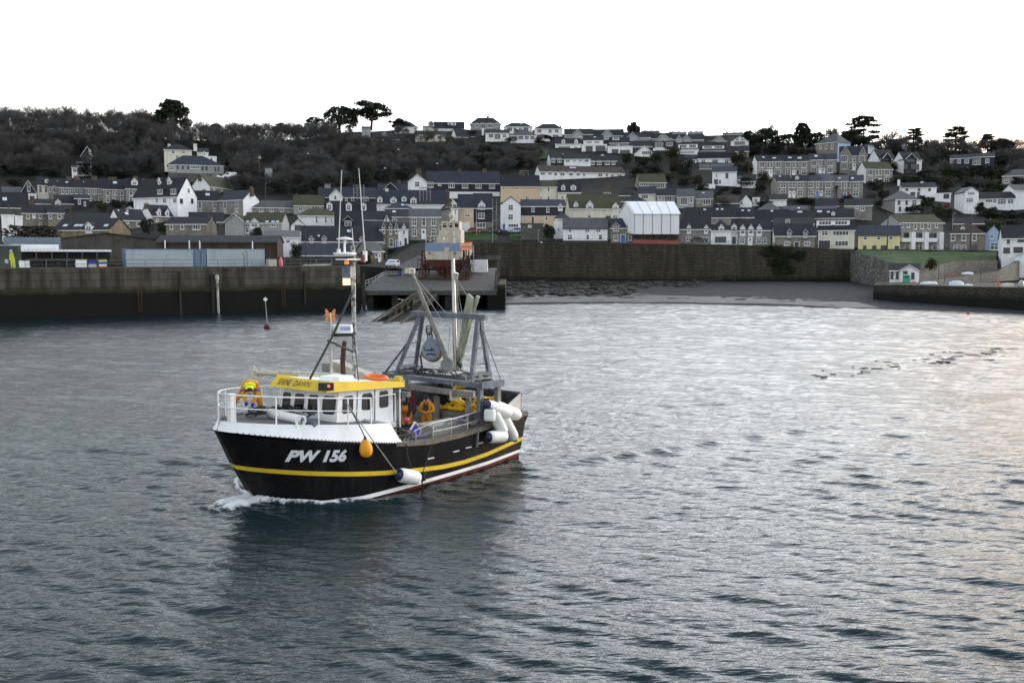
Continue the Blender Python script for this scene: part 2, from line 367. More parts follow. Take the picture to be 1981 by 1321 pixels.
# ------------------------------------------------------------------ sea wall
SEAW = brickish('coursed_sea_wall_stone', [(.062, .054, .040), (.115, .10, .072), (.05, .046, .037)], (.018, .016, .014), .85, .36, .06, .92, .45, .06, stain=.5, moss=(.66, (.03, .032, .018)),
                tide=[(1.8, 3.2, (.014, .016, .011))], course_noise=.22)
def seawall():
    mb = MB(); pr = []
    for px in list(range(896, 1660, 12)):
        y = np.interp(px, [896, 905, 1000, 1200, 1400, 1560, 1650], [471, 470, 470, 471.5, 474, 479, 484.5]); p = atY(px, y, 240); pr.append((p.x, 240, p.z))
    vs = []
    for x, D, z in pr: vs += [(x, D-.9, .2), (x, D, z-.3), (x, D, z), (x, D+.55, z), (x, D+.55, .2)]
    n = 5; mb.add(vs, [(i*n+j, (i+1)*n+j, (i+1)*n+(j+1) % n, i*n+(j+1) % n) for i in range(len(pr)-1) for j in range(n)])
    mb.add(vs[:5], [(0, 1, 2, 3, 4)]); mb.add(vs[-5:], [(0, 1, 2, 3, 4)])
    root = empty('sea_wall', (pr[0][0], 240, 0)); tag(root, 'tall coursed stone sea wall below the harbour road, dark at its foot', 'wall')
    o = mb.build('wall', SEAW); o.parent = root; o.matrix_parent_inverse = Matrix.Translation(-root.location)
    c = MB()
    for i in range(len(pr)-1):
        a, b = Vector(pr[i]), Vector(pr[i+1]); c.bar(a+Vector((0, .25, .06)), b+Vector((0, .25, .06)), .75, .14)
    o = c.build('coping', pm('granite_coping', (.13, .12, .10), (.07, .068, .06), 2, .9)); o.parent = root; o.matrix_parent_inverse = Matrix.Translation(-root.location)
    # ledge line
    c = MB(); a = atY(960, 534, 239); b = atY(1640, 546, 239); c.bar((a.x, 239.25, a.z), (b.x, 239.25, b.z), .25, .12)
    o = c.build('pipe', RUST); o.parent = root; o.matrix_parent_inverse = Matrix.Translation(-root.location)
    return pr
SWP = seawall()
def fence(name, pts, h, post, label, mat, rails=(1.0, .5), every=1, r=.03, cat='railing'):
    root = empty(name, pts[0]); tag(root, label, cat); o0 = Vector(pts[0])
    for k in rails:
        m = MB(); m.tube([Vector(p)-o0+Vector((0, 0, h*k)) for p in pts], r*.8, 5); m.build('rail', mat, root)
    d = 0; last = None
    for i in range(len(pts)-1):
        a, b = Vector(pts[i]), Vector(pts[i+1]); L = (b-a).length; t = 0 if last is None else post-last
        while t < L:
            p = a+(b-a)*(t/L)-o0; m = MB(); m.tube([p, p+Vector((0, 0, h))], r, 5); m.build('post', mat, root); last_t = t; t += post
        last = L-(t-post)
    return root
fence('road_railing', [(x, D+.3, z+.1) for x, D, z in SWP[1:62:3]], 1.0, 4.2, 'thin dark railing along the top of the tall sea wall', RAILM, (1.0, .55), r=.035)
# ------------------------------------------------------------------ left quay
QUAY = brickish('stained_quay_blocks', [(.075, .067, .052), (.10, .088, .068), (.055, .05, .041)], (.03, .028, .022), 2.6, 1.05, .03, .9, .9, .03, stain=.75,
                moss=(.70, (.04, .042, .02)), tide=[(3.0, 3.5, (.026, .028, .012)), (2.5, 2.8, (.007, .007, .006))], course_noise=.05)
QL = [(-118, qwall_D(-118)), (-68.3, 131), (-24.6, 159.4)]
def quay():
    mb = MB(); nrm = Vector((.545, -.838)); top = 6.85
    a = Vector((QL[0][0], QL[0][1])); b = Vector((QL[2][0], QL[2][1])); d = (b-a).normalized(); L = (b-a).length
    n = 60; vs = []
    for i in range(n+1):
        p = a+d*(L*i/n); w_ = .12*mnoise.noise(Vector((i*.7, 0, 0)))
        vs += [(p.x+.7*.545, p.y-.7*.838, -3), (p.x+(.25+w_)*.545, p.y-(.25+w_)*.838, 2.6), (p.x, p.y, top), (p.x-2.5*.545, p.y+2.5*.838, top), (p.x-2.5*.545, p.y+2.5*.838, -3)]
    k = 5; mb.add(vs, [(i*k+j, (i+1)*k+j, (i+1)*k+(j+1) % k, i*k+(j+1) % k) for i in range(n) for j in range(k)])
    mb.add(vs[:5], [(0, 1, 2, 3, 4)]); mb.add(vs[-5:], [(0, 1, 2, 3, 4)])
    root = empty('quay_wall', (-68, 131, 0)); tag(root, 'high dark quay wall with weed stained lower half on the left', 'wall')
    o = mb.build('wall', QUAY); o.parent = root; o.matrix_parent_inverse = Matrix.Translation(-root.location)
    c = MB(); c.bar((a.x-.3, a.y+.4, top+.07), (b.x-.3, b.y+.4, top+.07), .9, .2)
    o = c.build('coping', CONC); o.parent = root; o.matrix_parent_inverse = Matrix.Translation(-root.location)
    # vertical recesses / fenders on the face
    for px, wd, y0, y1, mt in ((349, .35, 526, 612, 'd'), (413, .45, 530, 608, 'd'), (703, .5, 528, 600, 'd'), (590, .25, 526, 590, 'd')):
        best = min(np.arange(-68, -24, .2), key=lambda X: abs(PCX+FPX*X/qwall_D(X)-px)); D = qwall_D(best)
        m = MB(); p0 = Vector((best+.16, D-.25, atY(px, y1, D).z)); p1 = Vector((best+.12, D-.2, atY(px, y0, D).z)); m.bar(p0, p1, wd, .3, up=(.545, -.838, 0))
        o = m.build('timber_fender', plain('dark_timber', (.02, .018, .015), .9)); o.parent = root; o.matrix_parent_inverse = Matrix.Translation(-root.location)
    best = min(np.arange(-68, -24, .2), key=lambda X: abs(PCX+FPX*X/qwall_D(X)-422)); D = qwall_D(best)
    m = MB(); m.bar((best+.3, D-.6, -.5), (best+.15, D-.4, atY(420, 531, D).z), .3, .25); m.bx(best-.05, best+.4, D-.75, D-.35, atY(420, 541, D).z, atY(420, 533, D).z)
    o = m.build('white_post', pm('worn_white_timber', (.5, .5, .48), (.14, .14, .13), 1.2, .8)); o.parent = root; o.matrix_parent_inverse = Matrix.Translation(-root.location)
quay()
rows = [[(QL[0][0]-1+(QL[2][0]-QL[0][0]+.5)*i/40-.8*.545-k*.9, QL[0][1]+(QL[2][1]-QL[0][1])*i/40+.8*.838+k*1.45, 6.87) for i in range(41)] for k in range(0, 64, 3)]
grid_sheet('quay_deck', rows, pm('quay_concrete', (.12, .118, .11), (.08, .08, .075), .5, .9))
# ------------------------------------------------------------------ slipway yard
YD0 = 160.0
def z_yard(D): return 2.95+(D-YD0)*.098
def yard():
    root = empty('slipway_yard', (-13, 165, 0)); tag(root, 'concrete boatyard platform on pillars above the water between quay and beach', 'pier')
    def put(m, n, mt):
        o = m.build(n, mt); o.parent = root; o.matrix_parent_inverse = Matrix.Translation(-root.location)
    x0, x1 = -24.4, -2.4; m = MB(); vs = []
    for i in range(9):
        D = YD0+i*4.2; xr = x1; vs += [(x0, D, z_yard(D)), (xr, D, z_yard(D)), (xr, D, z_yard(D)-.7), (x0, D, z_yard(D)-.7)]
    m.add(vs, [(i*4+j, (i+1)*4+j, (i+1)*4+(j+1) % 4, i*4+(j+1) % 4) for i in range(8) for j in range(4)]); m.add(vs[:4], [(0, 1, 2, 3)]); m.add(vs[-4:], [(0, 1, 2, 3)])
    put(m, 'deck', CONC)
    for x in (-23.3, -19.2, -14.6, -10.5, -6.5):
        for D in (160.9, 166):
            m = MB(); m.bx(x-.5, x+.5, D, D+.9, -3, z_yard(D)-.69); put(m, 'pillar', pm('weedy_pillar', (.05, .05, .045), (.02, .02, .017), 1, .9) if 'weedy_pillar' not in MT else MT['weedy_pillar'])
    m = MB(); m.bx(x0, x1, 171, 172, -3, 3.2); put(m, 'rear_wall', plain('void_shade_black', (.01, .01, .009), .95))  # near-black colour paints the shade of the void under the deck
    # right-hand masonry end
    m = MB(); m.bx(x1, x1+1.3, YD0-.3, 196, -3, z_yard(YD0)+1.0); m.bx(x1-1.6, x1-.01, YD0-.3, YD0+1.2, -3, z_yard(YD0)-.71); put(m, 'end_wall', MT['stained_quay_blocks'])
    for x in (-22.6, -6): pass
yard()
def portal():
    root = empty('concrete_frame', (-3, 176, z_yard(176))); tag(root, 'pale concrete portal frame beside the boat on the slip', 'structure'); o0 = root.location
    m = MB(); a = atY(905, 498, 178); b = atY(966, 498, 170); m.bar(a-o0, b-o0, .6, .75); m.build('beam', CONC, root)
    for px, D in ((964, 170), (907, 178)):
        m = MB(); t = atY(px, 500, D); m.bar(Vector((t.x, D+.02, z_yard(D)-.3))-o0, t-o0-Vector((0, 0, .3)), .5, .5); m.build('column', CONC, root)
portal()
# timber piles along the right edge of the yard
for i in range(7):
    D = 162+i*2.6; m = MB(); h = 1.7-.05*i; m.tube([(0, 0, 0), (.05, 0, h)], .17, 7)
    o = m.build('timber_pile', POLEM, None, (-2.75-.02*i, D, z_yard(D)-.05)); tag(o, 'weathered timber pile in the row along the yard edge below the concrete frame', 'post', 'timber piles along the yard edge')
rl = pm('rusty_rail', (.04, .034, .024), (.022, .019, .015), 2, .7)
slp = pm('weedy_slip_concrete', (.026, .026, .021), (.013, .014, .011), .8, .9, bmp=.04)
slip_lines = [((807, 565), (721, 622)), ((842, 554), (744, 624)), ((847, 554), (750, 624)), ((866, 552), (778, 624))]
SLIPR = []
root = empty('slipway', (-15, 150, 0)); tag(root, 'sloping slipway with steel rails running down into the harbour', 'slipway')
for (a, b) in slip_lines:
    A = atZ(a[0], a[1], z_yard(164)+.1); B = atZ(b[0], b[1], .05); B = B+(B-A)*.12; SLIPR.append((A, B))
    m = MB(); m.bar(A, B, .16, .2); o = m.build('rail', rl); o.parent = root; o.matrix_parent_inverse = Matrix.Translation(-root.location)
m = MB()
for i, j in ((0, 1), (2, 3)):
    A0, B0 = SLIPR[i]; A1, B1 = SLIPR[j]; dz = Vector((0, 0, -.25)); e = Vector((0, 0, -.5))
    m.add([A0+dz, A1+dz, B1+dz, B0+dz, A0+dz+e, A1+dz+e, B1+dz+e, B0+dz+e], [(0, 1, 2, 3), (4, 5, 6, 7), (0, 1, 5, 4), (1, 2, 6, 5), (2, 3, 7, 6), (3, 0, 4, 7)])
    for k in range(7):
        p = (A0+B0)/2+(B0-A0)*((k-3)/8)-Vector((0, 0, .8)); q = (A1+B1)/2+(B1-A1)*((k-3)/8)-Vector((0, 0, .8)); m.bar(p, q, .4, .5)
        for u in (p, q): m.bar((u.x, u.y, -3), u, .35, .35)
o = m.build('ramp', slp); o.parent = root; o.matrix_parent_inverse = Matrix.Translation(-root.location)
# ------------------------------------------------------------------ right-hand bank, retaining walls, jetty, path
def pD(px, py, D): p = atY(px, py, D); return (p.x, p.y, p.z)
topl = [(1650, 483, 244), (1690, 482, 245), (1720, 482, 245), (1760, 482.5, 245), (1800, 483, 245), (1850, 483, 245), (1900, 484, 244), (1928, 485, 243)]
botl = [(1651, 487, 240), (1690, 498, 220), (1729, 512, 200), (1760, 519, 203), (1790, 521, 208), (1846, 506, 222), (1900, 505, 226), (1928, 504, 228)]
rows = []
for k in range(9):
    t = k/8; r_ = []
    for i in range(7):
        for q in range(6 if i < 6 else 7):
            f = q/6; a = Vector(pD(*topl[i])).lerp(Vector(pD(*topl[i+1])), f); b = Vector(pD(*botl[i])).lerp(Vector(pD(*botl[i+1])), f)
            p = a.lerp(b, t); p.z += .5*math.sin(math.pi*t)*(.6+mnoise.noise(p*.3)); r_.append(tuple(p))
    rows.append(r_)
grid_sheet('grass_bank', rows, GRASS)
def wall_loft(name, top, zb, thick, mat, label):
    m = MB(); vs = []
    for (px, py, D) in top:
        p = Vector(pD(px, py, D)); q = Vector(pD(px, py, D+thick)); vs += [p, (q.x, q.y, p.z), (q.x, q.y, zb), (p.x-.0, p.y-.35, zb)]
    m.add(vs, [(i*4+j, (i+1)*4+j, (i+1)*4+(j+1) % 4, i*4+(j+1) % 4) for i in range(len(top)-1) for j in range(4)])
    m.add(vs[:4], [(0, 1, 2, 3)]); m.add(vs[-4:], [(0, 1, 2, 3)])
    return tag(m.build(name, mat), label, 'wall')
LIMEW = rubble('lime_washed_rubble', [(.09, .085, .08), (.13, .125, .115), (.30, .30, .29)], (.07, .066, .06), .55, stain=.5)
wall_loft('retaining_wall', [(1645, 486, 239.2), (1690, 497, 219.5), (1730, 511, 199.5)], 1.5, .8, LIMEW, 'sloping rubble retaining wall with white blotches left of the boat hut')
wall_loft('retaining_wall', [(1730, 511.5, 199.6), (1760, 518, 202.6), (1790, 520, 207.6), (1846, 505, 221.6), (1900, 504, 225.6), (1930, 503, 227.6)], 2.5, .8, STONEB, 'rough stone retaining wall under the grass bank behind the boat hut')
JETM = brickish('jetty_stone', [(.06, .055, .045), (.085, .075, .06), (.05, .046, .04)], (.018, .017, .015), .45, .24, .05, .92, .6, .06, stain=.5, tide=[(.9, 1.9, (.008, .008, .007))], course_noise=.25)
m = MB(); vs = []
jt = [(1690, 551.5, 176), (1735, 550.5, 170), (1800, 552.5, 165), (1880, 554.5, 159), (1981, 556.5, 152), (2100, 560, 146)]
for (px, py, D) in jt:
    p = Vector(pD(px, py, D)); q = atY(px+10, py, D+28); vs += [(p.x, p.y, p.z), (q.x, q.y, p.z), (q.x, q.y, -1.5), (p.x-.3, p.y-.8, -1.5)]
m.add(vs, [(i*4+j, (i+1)*4+j, (i+1)*4+(j+1) % 4, i*4+(j+1) % 4) for i in range(len(jt)-1) for j in range(4)]); m.add(vs[:4], [(0, 1, 2, 3)]); m.add(vs[-4:], [(0, 1, 2, 3)])
tag(m.build('stone_jetty', JETM), 'low dark stone jetty wall on the right shore carrying upturned boats', 'jetty')
rows = [[pD(px, py, D+k*2.2) for px, py, D in ((1770, 547, 194), (1800, 543, 200), (1860, 534, 205), (1930, 524, 210), (1957, 512, 216), (1975, 500, 224), (2050, 494, 232))] for k in range(3)]
rows = [[(p[0]+.05*k, p[1], p[2]-.0) for p in [rows[0][i] for i in range(7)]] if k == 0 else [(rows[0][i][0]+.6*k, rows[0][i][1]+1.6*k, rows[0][i][2]) for i in range(7)] for k in range(3)]
grid_sheet('path', rows, ASPH)
wall_loft('path_wall', [(1800, 544, 199.5), (1860, 535, 204.5), (1930, 525, 209.5), (1958, 513, 215.5), (1976, 501, 223.5), (2060, 495, 231)], 3.2, .5, STONEB, 'low rubble wall carrying the path that climbs the right shore')
rows = [[pD(px, py+k*4, D-k*1.5) for px, py, D in ((1930, 489, 240), (1960, 498, 232), (2000, 498, 234), (2080, 498, 236))] for k in range(3)]
grid_sheet('verge', rows, GRASS)
# terrain behind the right bank so that nothing is open
# ------------------------------------------------------------------ water
def boat_frame():
    th = R(50); o = atZ(497, 967, 0); return o, Vector((-math.cos(th), -math.sin(th), 0)), Vector((math.sin(th), -math.cos(th), 0))
BO, BF, BP = boat_frame()
def half_w(s):   # waterline half beam of the boat, s metres aft of the stem
    return np.interp(s, [-.1, .3, 1, 2.3, 4.2, 7, 9.2, 11.7, 11.9], [0, 1.2, 2.3, 2.95, 3.12, 3.05, 2.8, 2.3, 0])
def water():
    rg = np.random.default_rng(11)
    ys = [13.0]
    while ys[-1] < 200: ys.append(ys[-1]+min(.22, max(.07, ys[-1]**2/(CAM_H*982)*.62)))
    ys = np.array(ys); nu = 960; u = np.linspace(-1, 1, nu)
    Y = np.repeat(ys[:, None], nu, 1); X = u[None, :]*(Y*.60+7)
    sp = np.maximum(np.gradient(ys)[:, None], (Y*.6+7)*2/nu)
    Z = np.zeros_like(X)
    lams = np.concatenate([rg.uniform(.32, .95, 60), rg.uniform(.95, 2.4, 26), rg.uniform(2.4, 7, 14)])
    for lam in lams:
        th = R(-112)+rg.normal(0, .45 if lam < .6 else .27)          # travel direction
        k = 2*math.pi/lam; st = ((.027 if lam > .5 else .024) if lam < .95 else .027 if lam < 2.4 else .008)
        a = st/k; wgt = np.clip((lam/sp-2.2)/2.5, 0, 1)
        ph = k*(X*math.cos(th)+Y*math.sin(th))+rg.uniform(0, 6.28)
        ph = ph+.8*np.sin(.11*X*rg.uniform(.5, 1.5)+.09*Y+rg.uniform(0, 6))
        Z += wgt*a*np.sin(ph)
    # gustiness
    g = .85+.25*np.sin(.13*X+.21*Y+1.3)*np.sin(.17*Y-.07*X)
    Z *= g
    # boat wake in the boat frame
    s = -((X-BO.x)*BF.x+(Y-BO.y)*BF.y); b = (X-BO.x)*BP.x+(Y-BO.y)*BP.y
    hw = half_w(np.clip(s, -.1, 11.9))
    foam = np.zeros_like(X)
    out = np.abs(b)-hw
    # bow wave
    side = np.exp(-((out-.28-.10*np.clip(s, 0, 9))/(.26+.03*np.clip(s, 0, 9)))**2)*np.exp(-((s-.5)/2.7)**2)*(s > -2)
    nose = np.exp(-(((s+.8)/.95)**2+(b/1.55)**2))
    Z += .20*side+.09*nose
    foam += 1.25*side+.8*nose
    along = np.exp(-(np.maximum(out, 0)/.25)**2)*((s > 1) & (s < 11.9))*(.42-.03*np.clip(s, 0, 12)); foam += along
    # stern wash
    aft = np.clip(s-11.4, 0, 200); wid = 2.3+.20*aft
    wash = np.exp(-(b/wid)**4)*(s > 11.2)*np.exp(-aft/15.)
    Z += wash*.05*np.sin(2.9*X+1.7*Y+3*np.sin(1.3*Y+X))*np.exp(-aft/20)+wash*.03*np.sin(6.1*X-4.3*Y+2*np.sin(2.1*X))
    foam += 1.05*wash*np.exp(-aft/14)+.5*np.exp(-((aft-.8)/1.2)**2)*np.exp(-(b/2.4)**2)*(s > 11)
    # kelvin arms
    for sg in (1, -1):
        for off, am in ((0, .20), (1.4, .16), (2.9, .13), (4.6, .10), (6.5, .08)):
            d = (sg*b-(hw*.0+1.6+.30*(s-1)-off*.55)); q = np.clip((s-9)/4, 0, 1)*np.exp(-np.clip(s-3, 0, 100)/34)
            Z += am*q*np.exp(-(d/.45)**2)*(1 if off else 1.2)
            if off == 0: foam += .3*q*np.exp(-(d/.4)**2)*np.exp(-np.clip(s-3, 0, 100)/12)
    # keep the water out of the hull
    ins = (s > 0) & (s < 11.7) & (out < -.25); Z = np.where(ins, -.25, Z)
    # floating weed line far right
    vs = np.stack([X, Y, Z], -1).reshape(-1, 3)
    nr = len(ys); me = bpy.data.meshes.new('harbour_water'); me.vertices.add(len(vs)); me.vertices.foreach_set('co', vs.astype(np.float32).ravel())
    ii = np.arange(nr-1)[:, None]*nu+np.arange(nu-1)[None, :]; f = np.stack([ii, ii+1, ii+nu+1, ii+nu], -1).reshape(-1, 4)
    me.loops.add(f.size); me.loops.foreach_set('vertex_index', f.ravel().astype(np.int32)); me.polygons.add(len(f))
    me.polygons.foreach_set('loop_start', np.arange(0, f.size, 4, dtype=np.int32)); me.polygons.foreach_set('use_smooth', np.ones(len(f), bool)); me.update()
    at = me.attributes.new('foam', 'FLOAT', 'POINT'); at.data.foreach_set('value', foam.ravel().astype(np.float32))
    m, t, bs = _new('sea_water'); co = coords(t, True)
    mp = N(t, 'ShaderNodeMapping'); mp.inputs['Rotation'].default_value = (0, 0, R(22)); mp.inputs['Scale'].default_value = (.4, 1.5, 1); t.links.new(co, mp.inputs[0])
    n1 = noise(t, mp.outputs[0], 3.2, 3, .55); n2 = noise(t, mp.outputs[0], 7.0, 2, .5)
    ad = N(t, 'ShaderNodeMath', operation='MULTIPLY_ADD'); t.links.new(n2, ad.inputs[0]); ad.inputs[1].default_value = .22; t.links.new(n1, ad.inputs[2])
    bp = N(t, 'ShaderNodeBump', Distance=.065, Strength=1.0); t.links.new(ad.outputs[0], bp.inputs['Height'])
    fa = N(t, 'ShaderNodeAttribute', attribute_name='foam')
    fn = noise(t, co, 3.6, 8, .74); fn2 = noise(t, co, .8, 3, .6)
    a1 = N(t, 'ShaderNodeMath', operation='MULTIPLY_ADD'); t.links.new(fn2, a1.inputs[0]); a1.inputs[1].default_value = .35; t.links.new(fn, a1.inputs[2])
    su = N(t, 'ShaderNodeMath', operation='MULTIPLY_ADD'); t.links.new(fa.outputs['Fac'], su.inputs[0]); su.inputs[1].default_value = .36; t.links.new(a1.outputs[0], su.inputs[2])
    fm = ramp(t, su.outputs[0], .93, 1.12)
    gate = ramp(t, fa.outputs['Fac'], .03, .2); mu = N(t, 'ShaderNodeMath', operation='MULTIPLY'); t.links.new(fm, mu.inputs[0]); t.links.new(gate, mu.inputs[1])
    t.links.new(mix(t, mu.outputs[0], (.008, .019, .024), (.72, .76, .79)), bs.inputs['Base Color'])
    rr = N(t, 'ShaderNodeMapRange'); t.links.new(mu.outputs[0], rr.inputs[0]); rr.inputs[3].default_value = .13; rr.inputs[4].default_value = .8; t.links.new(rr.outputs[0], bs.inputs['Roughness'])
    bs.inputs['IOR'].default_value = 1.333; bs.inputs['Specular IOR Level'].default_value = .5; t.links.new(bp.outputs[0], bs.inputs['Normal'])
    me.materials.append(m); tag(link('harbour_water', me), kind='structure')
    return m
WATERM = water()
mb = MB()   # the same water beyond the detailed sheet, a little lower
mb.quad((-700, -40, -.35), (700, -40, -.35), (700, 165, -.35), (-700, 165, -.35)); tag(mb.build('outer_water', WATERM, flip=False), kind='structure')

rnd = random.Random(91); mb = MB()      # floating weed
for i in range(60):
    t = rnd.random()**.7; px = 1500+t*470+rnd.uniform(-12, 12); y = 742-64*t**.8+rnd.gauss(0, 5); p = atZ(px, y, .05); L_ = rnd.uniform(.12, .5)*(.5+t)
    mb.ball(p, (L_, (.05+.06*rnd.random())*(.5+t), .035), 0, 7, 4)
tag(mb.build('floating_weed', pm('brown_weed', (.11, .088, .055), (.08, .065, .04), 2, .7)), kind='stuff')
# ================================================================== HOUSES
ZO = dict(A=(0, 170), B=(300, 170), C=(600, 170), D=(900, 200), E=(1180, 200), F=(1400, 200), G=(1651, 200), H=(0, 330), I=(300, 330), J=(560, 350), K=(770, 330), L=(1060, 350), M=(1330, 360), N=(1620, 380))
ZS = {k: 6.003 for k in ZO}; ZS['N'] = 5.4875
WALLS = dict(W=WHITE, C=OFFW, Y=YELL, P=PEACH, B=BLUE, G=GREYR, S=STONE, O=STONEB, T=TANB, H=SLATEW, D=DSTONE, R=RENDR, K=BRK)
ROOFS = dict(d=SL, b=SLB, g=SLG, m=SLM, r=SLR)
WC = {}
def window_mesh(w_, h_, kind):
    key = (round(w_*5)/5, round(h_*5)/5, kind)
    if key in WC: return WC[key]
    w_, h_ = max(.5, key[0]), max(.5, key[1]); m = MB(); fr = .10
    m.bx(-w_/2+fr*.8, w_/2-fr*.8, .0, .05, -h_/2+fr*.8, h_/2-fr*.8, 1)
    for a in (-1, 1):
        m.bx(a*(w_/2-fr/2)-fr/2, a*(w_/2-fr/2)+fr/2, -.05, .06, -h_/2, h_/2, 0)
        m.bx(-w_/2+fr, w_/2-fr, -.048, .06, a*(h_/2-fr/2)-fr/2, a*(h_/2-fr/2)+fr/2, 0)
    m.bx(-w_/2-.08, w_/2+.08, -.12, .06, -h_/2-.1, -h_/2-.002, 0)
    n = max(1, round(w_/.75))
    for i in range(1, n): x = -w_/2+w_*i/n; m.bx(x-.04, x+.04, -.03, .05, -h_/2+fr, h_/2-fr, 0)
    if n <= 2 or kind == 'c': m.bx(-w_/2+fr, w_/2-fr, -.026, .05, h_*.08-.04, h_*.08+.04, 0)
    if kind == 'b': m.bx(-w_/2+fr*.8, w_/2-fr*.8, -.02, .0, -h_/2+fr, -h_/2+h_*.35, 0)
    me = m.mesh('window', [DARKF if kind == 'k' else FRAME, CURT if kind == 'c' else GLASS]); WC[key] = me; return me
def parse(sp):
    out = []
    for row in sp.split(';'):
        if not row.strip(): continue
        a, b = row.split(':'); y, hh = [float(q) for q in a.split(',')]
        for it in b.split():
            k = ''; col = None
            if it[0].isalpha(): k = it[0]; it = it[1:]
            if '=' in it: it, col = it.split('=')
            x, ww = it.split('/')
            if ww[-1].isalpha(): k = ww[-1]; ww = ww[:-1]
            out.append((float(x), y, float(ww), hh, k, col))
    return out
HOUSES = {}
def hs_(zone, label, x0, x1, ye, yb, yr, wall='W', roof='d', wins='', doors='', typ='side', gl=None, gr=None, gm=None, dep=7.0, D=None, ch=(), dorm=(), sky='', gab=(), rx=None,
        lower=None, gut='w', cat='house', name='house', rwin='', lwin='', plinth=None, group=None, ov=.3):
    ox, oy = ZO[zone]; sc = ZS[zone]; X = lambda q: ox+q/sc; Yp = lambda q: oy+q/sc
    C0 = ground_hit(X(x0), Yp(yb)) if D is None else atY(X(x0), Yp(yb), D)
    if D is None and C0.x > -11 and C0.y < 246.5: C0 = atY(X(x0), Yp(yb), 246.5)
    D0 = C0.y
    def pxof(P): f = P.y*math.cos(PITCH)-(P.z-CAM_H)*math.sin(PITCH); return PCX+FPX*P.x/f
    base = -math.atan2(C0.x, C0.y); yaw = base
    def frame(yw):
        u = Vector((math.cos(yw), math.sin(yw), 0)); v = Vector((-math.sin(yw), math.cos(yw), 0)); n = v
        q = plane_hit(X(x1), Yp(yb), C0, n); L_ = (q-C0).dot(u); return u, v, L_
    if gl is not None or gr is not None:
        best = 1e9
        for a in np.arange(-1.05, 1.06, .02):
            yw = base+a; u, v, L_ = frame(yw)
            if L_ <= .3 or L_ > 120: continue
            e = abs(pxof(C0+v*dep)-X(gl)) if gl is not None else abs(pxof(C0+u*L_+v*dep)-X(gr))
            if gl is not None and a < -.02: continue
            if gr is not None and a > .02: continue
            if e < best: best = e; yaw = yw
    u, v, L = frame(yaw)
    root = empty(name, C0, yaw); tag(root, label, cat, group)
    def uz(px, py, vo=0.0):
        q = plane_hit(px, py, C0+v*vo, v)-C0; return q.dot(u), q.z
    he = uz(X(x0), Yp(ye))[1]
    vr = dep/2 if typ in ('side', 'hip') else 0.0 if typ == 'front' else dep if typ == 'mono' else 0
    hr = uz(X((x0+x1)/2), Yp(yr), vr)[1] if typ != 'flat' else he
    hr = max(hr, he+.25); wm = WALLS[wall]; rm = ROOFS[roof]; gmat = WALLS[gm] if gm else wm
    lo = -3.0
    # ---- wall
    m = MB()
    hl = uz(X(x0), Yp(lower[0]))[1] if lower else None
    def shell(z0, z1, mi): m.add([(0, 0, z0), (L, 0, z0), (L, dep, z0), (0, dep, z0), (0, 0, z1), (L, 0, z1), (L, dep, z1), (0, dep, z1)], [(0, 1, 5, 4), (2, 3, 7, 6)], mi).add([(0, 0, z0), (L, 0, z0), (L, dep, z0), (0, dep, z0), (0, 0, z1), (L, 0, z1), (L, dep, z1), (0, dep, z1)], [(1, 2, 6, 5), (3, 0, 4, 7)], 1 if mi == 0 else mi)
    if lower: shell(lo, hl, 2); shell(hl, he, 0)
    else: shell(lo, he, 0)
    if typ == 'side':
        for uu in (0, L): m.add([(uu, 0, he), (uu, dep, he), (uu, dep/2, hr-.08)], [(0, 1, 2)], 1)
    elif typ == 'front':
        for vv in (0, dep): m.add([(0, vv, he), (L, vv, he), (L/2, vv, hr-.08)], [(0, 1, 2)], 0)
    elif typ == 'mono':
        m.add([(0, dep, he), (L, dep, he), (L, dep, hr-.1), (0, dep, hr-.1)], [(0, 1, 2, 3)], 0)
        for uu in (0, L): m.add([(uu, 0, he), (uu, dep, he), (uu, dep, hr-.1)], [(0, 1, 2)], 1)
    mats = [wm, gmat, WALLS[lower[1]] if lower else wm]
    m.build('wall', mats, root)
    # ---- roof
    m = MB(); t = .16; pr = (hr-he)/(dep/2) if typ in ('side', 'hip') else 0
    if typ == 'side':
        a = he-ov*pr
        for sgn in (0, 1):
            y_e = -ov if sgn == 0 else dep+ov; p = [(-.2, y_e, a), (L+.2, y_e, a), (L+.2, dep/2, hr), (-.2, dep/2, hr)]
            m.prism([Vector(q) for q in p], (0, 0, t))
    elif typ == 'hip':
        a = he-ov*pr; ins = min(dep/2, L/2-.05)
        if rx: ua, ub = [L*(q-x0)/(x1-x0) for q in rx]
        else: ua, ub = ins, L-ins
        c = [(-ov, -ov, a), (L+ov, -ov, a), (L+ov, dep+ov, a), (-ov, dep+ov, a), (ua, dep/2, hr), (ub, dep/2, hr)]
        c2 = [(x, y, z+t) for x, y, z in c]
        m.add(c2, [(0, 1, 5, 4), (1, 2, 5), (2, 3, 4, 5), (3, 0, 4)]); m.add(c[:4], [(0, 1, 2, 3)])
        e = c[:4]+c2[:4]; m.add(e, [(0, 1, 5, 4), (1, 2, 6, 5), (2, 3, 7, 6), (3, 0, 4, 7)])
    elif typ == 'front':
        pf = (hr-he)/(L/2); a = he-ov*pf
        for sgn in (0, 1):
            xe = -ov if sgn == 0 else L+ov; m.prism([Vector(q) for q in [(xe, -.25, a), (xe, dep+.2, a), (L/2, dep+.2, hr), (L/2, -.25, hr)]], (0, 0, t))
    elif typ == 'mono':
        pf = (hr-he)/dep; m.prism([Vector(q) for q in [(-.15, -ov, he-ov*pf), (L+.15, -ov, he-ov*pf), (L+.15, dep+.2, hr+.2*pf), (-.15, dep+.2, hr+.2*pf)]], (0, 0, t))
    else:
        m.bx(-.15, L+.15, -.15, dep+.15, he-.05, he+.22)
    rob = m.build('roof', rm if typ != 'flat' else (WHITE if wall == 'W' else SLG), root)
